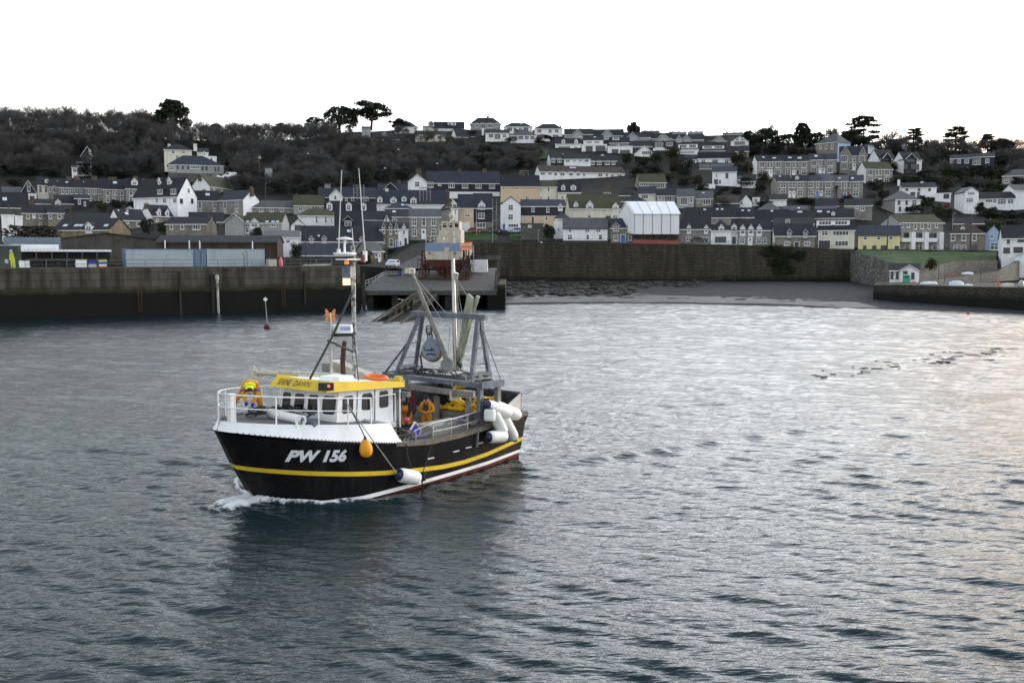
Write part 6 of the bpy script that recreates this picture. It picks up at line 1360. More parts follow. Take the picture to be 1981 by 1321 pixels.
# exhaust, vents and gear on the roof ---------------------------------
m = MB(); e0 = bpt(664, 728, s=4.6); m.tube([e0, bpt(663, 700, s=4.6), bpt(665, 672, s=4.7), bpt(667, 660, s=4.75)], [.10, .10, .095, .08], 8); m.build('exhaust_pipe', RUST, boat)
m = MB(); v0 = bpt(640, 735, s=4.9); m.tube([bpt(608, 733, s=4.7), bpt(628, 733, s=4.7), bpt(632, 722, s=4.7), bpt(633, 702, s=4.7)], .19, 10); m.build('vent_trunk', GALD, boat)
CRG = pm('grubby_cream_grp', (.55, .52, .44), (.40, .37, .30), 1.5, .6)
m = MB(); vs = [bpt(x, y, s=5.2) for x, y in ((617, 698), (640, 697), (686, 715), (705, 722), (706, 733), (650, 733), (648, 716), (617, 702))]; m.prism(vs, (-.45, 0, 0)); m.build('funnel_casing', CRG, boat)
m = MB(); m.tube([bpt(494, 721, s=2.0), bpt(560, 723, s=3.0), bpt(664, 727, s=5.0)], [.10, .12, .12], 8); q = bpt(491, 722, s=2.0); m.box(q, (.3, .3, .34), 0, None, (.7, .7)); m.tube([q+Vector((0, 0, .1)), q+Vector((0, 0, .3))], .05, 6); m.tube([bpt(575, 729, s=3.0), bpt(625, 729, s=4.2)], .09, 8); m.build('stowed_derrick', CRG, boat)
for px in (504, 536, 568, 590): p = bpt(px, 722, s=2.2+(px-500)*.012); m = MB(); m.torus(p, .15, .015, (1, .3, 0), 12, 5); m.build('lashing', ROPEL, boat)
m = MB(); m.box(L(2.95, .9, 4.12), (.9, 1.1, .22), 0, Matrix.Rotation(R(8), 3, 'Z'), (.8, .8)); m.build('roof_hatch', WHP, boat)
m = MB(); m.bx(-5.72, -5.55, 1.2, 1.5, 3.82, 3.98); m.build('yellow_lamp_box', YEP, boat)
m = MB()
for k in range(3): m.lathe([(.09, 0), (.09, .16)], L(5.9, .75+k*.32, 3.2), (-1, .6, -.1), 10)
m.bar(L(5.85, .4, 3.38), L(5.85, 1.75, 3.38), .08, .16); m.build('deck_floodlights', BLACKP, boat)
# railings on the bow --------------------------------------------------
RT = [.012, .03, .06, .1, .14, .18, .22, .26, .30, .34]
def rail_line(h, sg, t0=0): return [L(s+.02, sg*max(.02, b-.03), z+h) for s, b, z in [wb_top(t) for t in RT if t >= t0]]
for h, r_ in ((.92, .027), (.47, .021)):
    for sg in (1, -1): m = MB(); m.tube(rail_line(h, sg), r_, 7); m.build('bow_rail', WHP, boat)
    m = MB(); a = rail_line(h, 1)[0]; b = rail_line(h, -1)[0]; m.tube([a, b], r_, 7); m.build('bow_rail', WHP, boat)
for t in (.022, .095, .19, .27, .34):
    for sg in (1, -1):
        s, b, z = wb_top(t); m = MB(); p = L(s+.02, sg*max(.02, b-.03), z-.08); m.tube([p, p+Vector((0, 0, 1.0))], .029, 7); m.build('rail_stanchion', WHP, boat)
s, b, z = wb_top(.016); m = MB(); m.bar(L(s+.15, b*.55, z-.1), L(s+.15, b*.55, z+.93), .22, .2); m.build('bow_post', WHP, boat)
s, b, z = wb_top(.15); m = MB(); m.torus(L(s, b-.05, z+.12), .17, .035, (.35, 1, 0), 18, 7); m.bar(L(s-.16, b-.05, z-.1), L(s-.16, b-.05, z+.1), .05); m.bar(L(s+.16, b-.1, z-.1), L(s+.16, b-.1, z+.1), .05); m.build('fairlead_ring', WHP, boat)
m = MB(); pts = [L(4.2, 1.45, 2.5), L(4.2, 1.5, 3.35), L(5.3, 1.5, 3.35), L(5.3, 1.5, 2.3)]; m.tube(pts, .03, 6); m.tube([L(5.5, 1.55, 1.7), L(5.5, 1.55, 3.5)], .035, 6); m.build('grab_rail', WHP, boat)
# long white roller on the fore deck
ra_, rb_, rc_ = bpt(522, 799, z=2.92), bpt(588, 813, z=2.88), bpt(611, 818, z=2.86); m = MB(); m.tube([ra_-(rb_-ra_)*.04, ra_, rb_], [.10, .17, .17], 12); m.build('deck_roller', WHP, boat); m = MB(); m.tube([rb_, rc_], [.14, .13], 10); m.tube([rc_, rc_+(rc_-rb_)*.1], .17, 10); m.build('roller_drive', GALV, boat)
rv = random.Random(3); m = MB()
for i in range(34):
    p = L(1.72+rv.uniform(-.22, .22), -.1+rv.uniform(-.9, .8), 2.8+rv.random()*.28); d = Vector((rv.uniform(-1, 1), rv.uniform(-1, 1), rv.uniform(-.3, .3)))*.28; m.tube([p-d, p+Vector((0, 0, .08)), p+d], .03, 5)
tag(m.build('net_heap', ROPE), None, None).parent = boat
# side railing amidships, frames ------------------------------------------------
prs = [(5.0, 2.15), (5.9, 2.3), (6.9, 2.32), (7.9, 2.35), (8.85, 2.42)]
m = MB(); m.tube([L(4.6, 2.75, 1.72)]+[L(s, hull_b(s, 1.6)-.2, z) for s, z in prs], .032, 7); m.tube([L(s, hull_b(s, 1.6)-.2, z-.34) for s, z in prs[1:]], .025, 6); m.build('side_rail', STEEL, boat)
for s, z in prs[:4]: m = MB(); m.tube([L(s, hull_b(s, 1.6)-.2, 1.65), L(s, hull_b(s, 1.6)-.2, z)], .03, 6); m.build('rail_stanchion', STEEL, boat)
# fish boxes / hatch behind the rail, pound boards and piles
m = MB(); m.box(L(7.6, 1.75, 1.52), (1.9, .9, .82)); m.box(L(7.6, 1.75, 1.96), (2.0, 1.0, .07)); m.build('fish_hatch', CREAM, boat)
m = MB(); m.box(L(5.5, 1.9, 1.42), (1.5, 1.1, .55)); m.build('side_locker', GDECK, boat)
m = MB(); m.box(L(9.3, .3, 1.6), (.10, 4.6, 1.02)); m.build('pound_boards', WOODB, boat)
m = MB()
for k in range(3): m.box(L(9.235, .3, 1.32+k*.3), (.01, 4.6, .02))
m.build('board_seams', BLACKP, boat)
for px, py, s in ((845, 768, 9.1), (906, 772, 9.1)):
    p = bpt(px, py, s=s); m = MB(); m.tube([Vector((p.x, p.y, 1.1)), p, p+Vector((0, 0, .06))], [.13, .13, .05], 9); m.build('pound_post', GALD, boat)
# gantry ------------------------------------------------------------------
g = empty('gantry', (0, 0, 0)); g.parent = boat
GZ = 3.42; GS0, GS1 = 8.8, 9.95
def gbar(n, a, b, w_, h_=None, mt=GALV): m = MB(); m.bar(L(*a), L(*b), w_, h_); return m.build(n, mt, g)
gbar('cross_beam', (GS0, -2.75, GZ), (GS0, 2.75, GZ), .18, .19); gbar('cross_beam', (GS1, -2.75, GZ+.02), (GS1, 2.75, GZ+.02), .16, .17)
for b in (-2.86, 2.86): gbar('end_beam', (GS0-.1, b, GZ+.01), (GS1+.12, b, GZ+.01), .14, .27)
gbar('lower_beam', (8.55, -2.6, 3.08), (8.55, 2.5, 3.05), .16, .22, GALD); gbar('lower_beam', (5.8, -1.2, 3.5), (8.5, -2.0, 3.2), .12, .2, GALD)
for s, b, mt in ((GS0, 2.72, GALV), (GS1, 2.66, GALD), (GS0, -1.95, GALD), (GS1, -2.6, GALD)): gbar('post', (s, b, 1.2), (s, b, GZ-.08), .2, .2, mt)
gbar('post', (5.65, 1.0, 1.1), (5.65, 1.15, 3.25), .22, .24, GALD); gbar('post_head', (5.65, .6, 3.32), (5.65, 1.9, 3.32), .2, .18, GALD)
TZ = 6.12; TSs = 9.4
gbar('top_beam', (TSs, -1.75, TZ), (TSs, 2.55, TZ), .20, .22)
for b0, b1 in ((-2.2, -1.2), (2.25, 2.15)):
    gbar('upright', (GS0, b0, GZ), (TSs-.08, b1, TZ-.1), .17, .15); gbar('upright', (GS1, b0, GZ), (TSs+.08, b1, TZ-.1), .15, .14)
    for k in (.12, .3, .55, .78):
        p = L(GS0, b0, GZ).lerp(L(TSs-.08, b1, TZ-.1), k); q = L(GS1, b0, GZ).lerp(L(TSs+.08, b1, TZ-.1), k); m = MB(); m.bar(p, q, .07 if k > .2 else .2, .05 if k > .2 else .3); m.build('rung', GALV, g)
m = MB(); m.tube([L(GS0, -2.85, GZ+.1), L(9.1, -1.75, 4.85)], .05, 6); m.build('brace', GALV, g); m = MB(); m.tube([L(GS1, 2.85, GZ+.1), L(9.5, 2.2, 5.7)], .018, 5); m.build('wire_stay', GALV, g)
m = MB(); m.box(L(8.85, 1.85, 3.0), (.4, .8, .26)); m.box(L(8.7, 1.42, 2.92), (.5, .10, .38)); m.build('net_chute', CREAM, g)
# power block
pb = empty('power_block', (0, 0, 0)); pb.parent = g
PBM = pm('blue_grey_block', (.20, .235, .31), (.16, .19, .25), 3, .5)
c0 = bpt(836, 676, s=8.9); dx = BQ.inverted() @ Vector((1, 0, 0)); dn = BQ.inverted() @ Vector((-.12, -1, .25)).normalized(); dz = Vector((0, 0, 1))
def cheek(off, scale=1.0):
    pts = []
    for i in range(24):
        a = 2*math.pi*i/24; r_ = .44*scale; x = math.cos(a)*r_*(.92 if math.sin(a) < 0 else .92-.42*math.sin(a)); y = math.sin(a)*r_*(1.0 if math.sin(a) < 0 else 1.15); pts.append(c0+dx*x+dz*y+dn*off)
    return pts
m = MB(); m.prism(cheek(.20), dn*.07); m.build('cheek_plate', PBM, pb); m = MB(); m.prism(cheek(-.22), dn*.07); m.build('cheek_plate', BLACKP, pb)
m = MB(); m.lathe([(.42, -.18), (.24, 0), (.42, .18)], c0-dz*.1, dn, 18); m.build('sheave', RUB, pb)
m = MB(); m.torus(c0+dn*.28-dz*.08+dx*.16+dz*.12, .13, .018, dn, 14, 5, 0, 0, math.pi*1.3); m.torus(c0+dn*.28-dz*.06-dx*.16+dz*.1, .12, .018, dn, 14, 5, 0, 1.5, math.pi*1.6); m.ball(c0+dn*.29-dz*.06, .05); m.tube([c0+dn*.28+dx*(-.2+.4*i/6)+dz*(-.27+.05*math.sin(math.pi*i/6)) for i in range(7)], .025, 5); m.build('casting_ribs', BLACKP, pb)
m = MB()
rv = random.Random(12)
for k in range(4): p = c0+dz*(.55+.1*k)-dx*(.08+.02*k); m.torus(p, .12+.03*rv.random(), .025, (rv.uniform(-1, 1), 1, rv.uniform(-.5, .5)), 12, 5)
m.tube([c0+dz*.5, c0+dz*.95-dx*.02, L(9.3, -.5, 6.05)], .03, 5); m.tube([c0-dx*.36+dz*.1, c0-dx*.5-dz*.3, c0-dx*.42-dz*.75, L(8.8, -.9, 3.6)], .04, 6); m.build('hydraulic_hose', BLACKP, pb)
m = MB(); m.tube([c0+dz*.5+dx*.06+dn*.15, c0-dx*.2+dz*.12+dn*.2, c0-dx*.42-dz*.2, c0-dx*.46-dz*.4], .035, 6); m.build('yellow_hose', plain('pale_yellow_hose', (.55, .50, .20), .6), pb)
m = MB(); w0 = bpt(866, 706, s=9.0); m.lathe([(.2, -.15), (.2, .15)], w0, dn, 14); m.lathe([(.27, .15), (.27, .2)], w0, dn, 14); m.box(w0-dz*.2, (.3, .3, .2)); m.build('winch', pm('green_grey_winch', (.20, .24, .22), (.1, .12, .11), 4, .6), g)
rv = random.Random(8); m = MB()
for i in range(30):
    b = rv.uniform(-2.2, 2.4); p = L(rv.uniform(8.8, 9.9), b, GZ+.2+rv.random()*.12); d = Vector((rv.uniform(-.4, .4), rv.uniform(-.6, .6), rv.uniform(-.08, .08))); m.tube([p-d, p+Vector((0, 0, .07)), p+d], .025, 5)
m.build('rope_tangle', ROPE, g)
m = MB()
for k in range(3): p = bpt(938-14*k, 728+k*2, s=8.7); m.torus(p, .2, .02, (.2, .3, 1), 14, 5); 
m.tube([bpt(875, 735, s=8.6), bpt(874, 745, s=8.6), bpt(885, 760, s=8.6)], .02, 5); m.build('pale_rope', ROPEL, g)
# derricks and light mast
dr = empty('derrick', (0, 0, 0)); dr.parent = boat
m = MB(); m.tube([bpt(872, 715, s=9.1), bpt(830, 610, s=8.7), bpt(795, 524, s=8.3)], [.11, .10, .08], 8); m.build('boom', GALD, dr)
m = MB(); m.box(bpt(793, 524, s=8.3), (.34, .3, .22)); m.tube([bpt(790, 521, s=8.3), bpt(802, 523, s=8.3)], .06, 6); m.build('boom_head', CRG, dr)
m = MB()
for (a, b) in (((796, 527, 8.3), (868, 612, 9.4)), ((797, 530, 8.3), (930, 735, 8.8)), ((878, 530, 9.6), (905, 575, 9.6)), ((880, 540, 9.6), (893, 640, 9.6)), ((882, 540, 9.6), (900, 640, 9.6)), ((872, 600, 9.6), (866, 705, 9.2)), ((885, 540, 9.6), (886, 700, 9.4)), ((930, 610, 9.4), (936, 700, 9.4)), ((912, 612, 9.4), (932, 668, 9.2))): m.tube([bpt(a[0], a[1], s=a[2]), bpt(b[0], b[1], s=b[2])], .014, 4)
m.build('rigging', ROPEL, dr)
m = MB(); m.tube([bpt(881, 716, s=9.7), bpt(879, 608, s=9.7), bpt(876, 500, s=9.7)], [.10, .09, .075], 10); m.tube([bpt(881, 540, s=9.7), bpt(883, 528, s=9.7)], .1, 6); m.build('steel_mast', STEEL, boat)
m = MB(); vs = [bpt(x, y, s=9.9) for x, y in ((908, 568), (918, 576), (912, 620), (898, 680), (889, 712), (884, 712), (889, 680), (900, 610))]; m.prism(vs, (.14, 0, 0)); m.tube([bpt(925, 573, s=10), bpt(915, 605, s=10), bpt(895, 690, s=9.8), bpt(885, 716, s=9.7)], [.09, .07, .06, .05], 6); m.build('algae_stained_boom', pm('algae_stained_white', (.36, .38, .31), (.20, .23, .16), 1.5, .7), boat)
m = MB()
for k in range(14): p = bpt(886+rv.uniform(-4, 6), 692+rv.uniform(0, 22), s=9.75); m.torus(p, .08, .02, (rv.uniform(-1, 1), 1, rv.uniform(-1, 1)), 9, 4)
m.build('lashing_ropes', ROPE, boat)
# scuppers, fittings on the topsides
for s, zc in ((5.6, 1.02), (7.0, 1.07), (7.75, 1.10), (8.5, 1.16), (9.9, 1.3)): m = MB(); m.box(L(s, hull_b(s, zc)+.012, zc), (.34, .03, .045)); m.build('scupper', SILV, boat)
for s in (8.25, 9.7): m = MB(); m.bar(L(s, hull_b(s, 1.6)+.06, 1.72), L(s, hull_b(s, 1.0)+.06, 1.05), .09, .06); m.build('guard_bar', GALD, boat)
m = MB(); m.bar(L(9.15, hull_b(9.15, 1.4)+.05, 1.55), L(9.15, hull_b(9.15, 1.2)+.05, 1.1), .12, .06); m.build('white_bracket', WHP, boat)
# exhaust pipes of hose on the side deck, red flag
m = MB(); m.tube([L(4.6, 2.5, 1.80), L(5.6, 2.7, 1.85), L(6.4, 2.75, 1.95), L(7.1, 2.6, 2.2), L(7.7, 2.65, 2.15), L(8.3, 2.75, 1.9), L(8.7, 2.7, 2.0)], .06, 8); m.build('suction_hose', pm('grey_hose', (.22, .22, .25), (.15, .15, .17), 6, .6), boat)
m = MB(); m.tube([L(7.6, 2.55, 1.98), L(7.9, 2.6, 2.25), L(8.5, 2.55, 2.3), L(8.8, 2.5, 2.28)], .055, 8); m.build('blue_hose', plain('slate_blue_hose', (.14, .15, .32), .6), boat)
fl = MB(); n = 8; vs = []
p0 = bpt(790, 755, s=8.2); 
for i in range(n+1):
    for j in range(4): vs.append(p0+dx*(j*.10)+Vector((0, .05*math.sin(i*.9+j), -.13*i)))
fl.add(vs, [(i*4+j, i*4+j+1, i*4+j+5, i*4+j+4) for i in range(n) for j in range(3)], 0); fl.build('hanging_cloth', [pm('dark_red_cloth', (.16, .012, .016), (.05, .055, .075), 4, .9)], boat)
# ================================================================== THINGS CARRIED BY THE BOAT
FWH = pm('fender_white', (.74, .75, .74), (.62, .63, .61), 1.8, .5, dirt=.3, dirtc=(.35, .35, .3)); FBL = plain('fender_navy', (.012, .015, .06), .5); FOR = pm('fender_orange', (.75, .33, .02), (.62, .27, .02), 2, .5)
def fender(a, b, r, label, mats=(FWH, FBL), rope=None, group=None, both=True, pear=False):
    a = Vector(a); b = Vector(b); ax = (b-a); Ln = ax.length; root = empty('fender', a); tag(root, label, 'fender', group); z = ax.normalized()
    body = MB(); c = .14
    if pear: body.lathe([(.3*r, Ln*.16), (.6*r, Ln*.25), (.95*r, Ln*.5), (r, Ln*.72), (.8*r, Ln*.9), (.3*r, Ln)], (0, 0, 0), z, 16)
    else: body.lathe([(.80*r, Ln*.12), (.95*r, Ln*.18), (r, Ln*.26), (r, Ln*.76), (.95*r, Ln*.83), (.78*r, Ln*.89)], (0, 0, 0), z, 16)
    body.build('body', mats[0], root)
    e = MB(); e.lathe([(.16*r, 0), (.30*r, Ln*.02), (.805*r, Ln*.122)] if not pear else [(.12*r, 0), (.2*r, Ln*.08), (.31*r, Ln*.165)], (0, 0, 0), z, 14); e.build('end_cap', mats[1], root)
    if both and not pear: e = MB(); e.lathe([(.785*r, Ln*.888), (.30*r, Ln*.985), (.12*r, Ln)], (0, 0, 0), z, 14); e.build('end_cap', mats[1], root)
    if rope: e = MB(); e.tube([Vector(q)-a for q in rope], .022, 5); e.build('rope', ROPEL if not pear else ROPE, root)
    return root
def wp(px, py, b, dz=0): q = plane_hit(px, py, BO+b*BP, BP); return Vector((q.x, q.y, q.z+dz))
cl = 'white fenders bunched at the stern quarter'
fender(wp(706, 843, 3.12), wp(709, 884, 3.14), .235, 'orange pear-shaped fender hanging over the white bow panel', (FOR, FBL), [wp(706, 846, 3.12), wp(700, 832, 2.95), BO+BQ @ bpt(670, 776, b=2.45)], pear=True)
fender(wp(767, 917, 3.25), wp(813, 926, 3.28), .27, 'white fender lying against the yellow stripe amidships', rope=[wp(769, 917, 3.25), wp(700, 822, 2.9), BO+BQ @ bpt(668, 776, b=2.45)])
fender(wp(953, 783, 3.0), wp(1008, 806, 3.02), .26, 'white fender at the top of the stern bunch, half hidden behind another', group=cl)
fender(wp(936, 781, 3.28), wp(991, 802, 3.3), .25, 'white fender lying across the front of the stern bunch, second from top', group=cl)
fender(wp(948, 788, 3.55), wp(947, 818, 3.6), .23, 'short upright white fender at the left of the stern bunch', group=cl)
fender(wp(950, 790, 3.3), wp(977, 843, 3.3), .24, 'long slanting white fender in the middle of the stern bunch', group=cl)
fender(wp(968, 796, 3.1), wp(998, 854, 3.1), .24, 'long yellowish white fender slanting at the right of the stern bunch', group=cl)
fender(wp(941, 846, 3.35), wp(981, 843, 3.38), .25, 'white fender lying level at the bottom of the stern bunch', group=cl)
m = MB(); rv = random.Random(2)
for k in range(8): p = wp(945+rv.uniform(-8, 8), 782+rv.uniform(-6, 6), 3.0); m.torus(p, .14, .025, (rv.uniform(-1, 1), rv.uniform(-1, 1), rv.uniform(-1, 1)), 10, 5)
m.tube([wp(945, 800, 3.2), wp(955, 830, 3.3), wp(945, 846, 3.35)], .022, 5); tag(m.build('rope', ROPE), 'dark rope lashing the fenders to the gantry post at the stern', 'rope')
m = MB(); m.tube([wp(835, 862, 3.2), wp(826, 890, 3.2), wp(817, 915, 3.25)], .02, 5); m.tube([wp(786, 858, 3.2), wp(788, 880, 3.2), wp(795, 902, 3.2)], .025, 5); tag(m.build('rope', ROPE), 'two loose mooring ropes dangling over the black side amidships', 'rope')
m = MB()
for k in range(10): p = wp(816+rv.uniform(-4, 6), 917+rv.uniform(-4, 14), 3.25); m.torus(p, .07, .025, (rv.uniform(-1, 1), 1, rv.uniform(-1, 1)), 9, 4)
m.tube([wp(815, 920, 3.2), wp(818, 943, 3.2)], .03, 5); tag(m.build('rope_tangle', ROPE), 'small dark rope tangle below the amidships fender', 'rope')
# the net with its yellow floats
net = empty('fishing_net', W(10.4, 0, 1.1), BYAW); tag(net, 'dark fishing net heaped in the stern pound with strings of yellow floats', 'fishing net')
n0 = MB(); rv = random.Random(14)
def nz(s, b): return 1.75+.75*math.exp(-((s-10.6)/.9)**2)*math.exp(-((b+1.0)/1.6)**2)+.35*math.exp(-((b-1.4)/.9)**2)
rows = [[L(s, b, nz(s, b)+.08*mnoise.noise(Vector((s*2, b*2, 0))))-L(10.4, 0, 1.1) for b in np.linspace(-2.4, 2.35, 24)] for s in np.linspace(9.4, 11.4, 12)]
n0.add([p for r_ in rows for p in r_], [(i*24+j, i*24+j+1, (i+1)*24+j+1, (i+1)*24+j) for i in range(11) for j in range(23)], 0, True)
n0.prism([L(9.9, -.8, 1.5)-L(10.4, 0, 1.1), L(9.9, .35, 1.5)-L(10.4, 0, 1.1), L(9.1, .35, 3.3)-L(10.4, 0, 1.1), L(9.1, .1, 3.35)-L(10.4, 0, 1.1)], (-.15, 0, 0))
NETM = pm('black_netting', (.012, .012, .013), (.025, .024, .022), 9, .95, bmp=.05, bscale=22); n0.build('netting', NETM, net)
YF = pm('yellow_float', (.78, .50, .015), (.66, .40, .015), 3, .4)
fm = MB(); fm.lathe([(.03, -.17), (.075, -.15), (.105, -.07), (.108, .07), (.075, .15), (.03, .17)], (0, 0, 0), (1, 0, 0), 10); fme = fm.mesh('float', YF)
def flt(p, d):
    o = link('float', fme, net, p-L(10.4, 0, 1.1)); o.rotation_euler = Vector(d).to_track_quat('X', 'Z').to_euler(); sc = rv.uniform(.88, 1.05); o.scale = (sc, sc, sc)
def string(pts, step=.345):
    pts = [Vector(p) for p in pts]; i = 0; acc = 0
    for a, b in zip(pts[:-1], pts[1:]):
        ln = (b-a).length; t = acc
        while t < ln: flt(a.lerp(b, t/ln)+Vector((rv.uniform(-.04, .04), rv.uniform(-.04, .04), rv.uniform(-.03, .03))), (b-a)+Vector((rv.uniform(-.3, .3), rv.uniform(-.3, .3), rv.uniform(-.3, .3)))*ln*.5); t += step
        acc = t-ln
def fp(px, py, s): return bpt(px, py, s=s)
string([fp(848, 790, 9.4), fp(866, 787, 9.45), fp(885, 791, 9.4), fp(900, 793, 9.4), fp(912, 794, 9.4)])
string([fp(851, 783, 9.6), fp(864, 777, 9.7), fp(880, 772, 9.8), fp(893, 775, 9.7), fp(902, 784, 9.6)])
string([fp(853, 774, 9.9), fp(868, 769, 10), fp(884, 767, 10), fp(896, 771, 9.9)]); string([fp(868, 781, 9.6), fp(880, 779, 9.6), fp(892, 782, 9.5)])
string([fp(912, 785, 9.6), fp(920, 775, 9.7), fp(926, 769, 9.8), fp(935, 771, 9.8)]); string([fp(915, 796, 9.45), fp(925, 792, 9.5), fp(936, 789, 9.5)]); string([fp(908, 779, 9.7), fp(914, 788, 9.6), fp(921, 799, 9.45)])
string([fp(939, 774, 10.0), fp(950, 771, 10.0), fp(961, 770, 10.0)], .26); string([fp(866, 764, 9.9), fp(874, 757, 9.6), fp(882, 750, 9.4), fp(893, 744, 9.2), fp(898, 745, 9.1)], .3); string([fp(904, 790, 9.5), fp(932, 784, 9.6)])
string([fp(885, 786, 9.5), fp(900, 779, 9.6)]); string([fp(858, 768, 10.0), fp(876, 763, 10.1), fp(890, 765, 10.1)]); string([fp(940, 781, 9.8), fp(958, 777, 9.8)])
# loose gear on deck
lr = MB(); lr.torus((0, 0, 0), .36, .09, n=20, m=8); o = lr.build('lifebuoy', plain('orange_lifebuoy', (.75, .16, .03), .5), None, W(4.75, 1.05, 4.0)); o.rotation_euler = (R(8), R(5), 0); o.scale = (1.1, .75, .8); tag(o, 'orange lifebuoy lying flat on the wheelhouse roof', 'lifebuoy')
bb = MB(); bb.lathe([(.24, 0), (.27, .42), (.25, .42), (.23, .05)], n=14); o = bb.build('bucket', BLACKP, None, W(4.6, 1.95, 1.75)); tag(o, 'small black bucket behind the white bow panel', 'bucket')
bb = MB(); bb.box((0, 0, .35), (.75, .55, .7), 0, None, (.95, .95)); o = bb.build('fish_tub', pm('white_tub', (.7, .71, .72), (.6, .6, .6), 2, .5), None, W(5.0, 1.3, 1.55)); tag(o, 'white plastic fish tub behind the black bucket', 'tub')
ring = MB(); ring.torus((0, 0, .12), .48, .13, n=22, m=8, mi=0); ring.torus((0, 0, .30), .47, .075, n=22, m=7, mi=1); ring.torus((0, 0, .42), .42, .07, n=22, m=7, mi=1); o = ring.build('hose_coil', [pm('yellow_black_hose', (.65, .42, .02), (.55, .35, .02), 3, .5), BLACKP], None, W(5.6, 1.75, 1.62)); tag(o, 'coil of black and yellow hose on the side deck', 'hose coil')
BLUEP = plain('bright_blue_pipe', (.015, .03, .42), .5)
fr = MB(); A = [bpt(x, y, b=2.6) for x, y in ((780, 850), (798, 820), (806, 826), (805, 848))]
root = empty('blue_frame', W(6.0, 2.6, 1.7), BYAW); tag(root, 'bright blue folded tarpaulin frame with a pale pole on the side deck', 'frame'); o0 = L(6.0, 2.6, 1.7)
fr.prism([bpt(x, y, b=2.55)-o0 for x, y in ((777, 850), (797, 822), (803, 824), (788, 850))], (0, .12, 0)); fr.prism([bpt(x, y, b=2.5)-o0 for x, y in ((797, 822), (808, 829), (807, 850), (799, 850), (800, 830))], (0, .12, 0)); fr.build('tarpaulin', BLUEP, root)
fr = MB(); fr.tube([bpt(781, 852, b=2.72)-o0, bpt(803, 816, b=2.72)-o0], .035, 6); fr.tube([bpt(799, 816, b=2.6)-o0, bpt(806, 818, b=2.6)-o0, bpt(815, 835, b=2.6)-o0], .02, 5); fr.build('pole', SILV, root)
cr_ = MB(); rv = random.Random(31)
for k in range(9): cr_.torus((rv.uniform(-.2, .2), rv.uniform(-.2, .2), .04+.03*k), .21+rv.uniform(-.05, .05), .022, (rv.uniform(-.2, .2), rv.uniform(-.2, .2), 1), 16, 5)
o = cr_.build('rope_coil', ROPE, None, W(.62, -.72, 2.86)); tag(o, 'coil of dark rope on the fore deck at the bending man', 'rope')
sb = MB()
for k in range(6): sb.torus((rv.uniform(-.25, .25), rv.uniform(-.2, .2), .08+.02*k), .16, .03, (rv.uniform(-1, 1), rv.uniform(-1, 1), 1), 12, 5)
o = sb.build('rope_coil', pm('grubby_rope', (.16, .14, .11), (.08, .07, .06), 6, .9), None, W(4.55, 2.75, 1.9)); tag(o, 'grubby rope heap on the gunwale just aft of the white panel', 'rope')
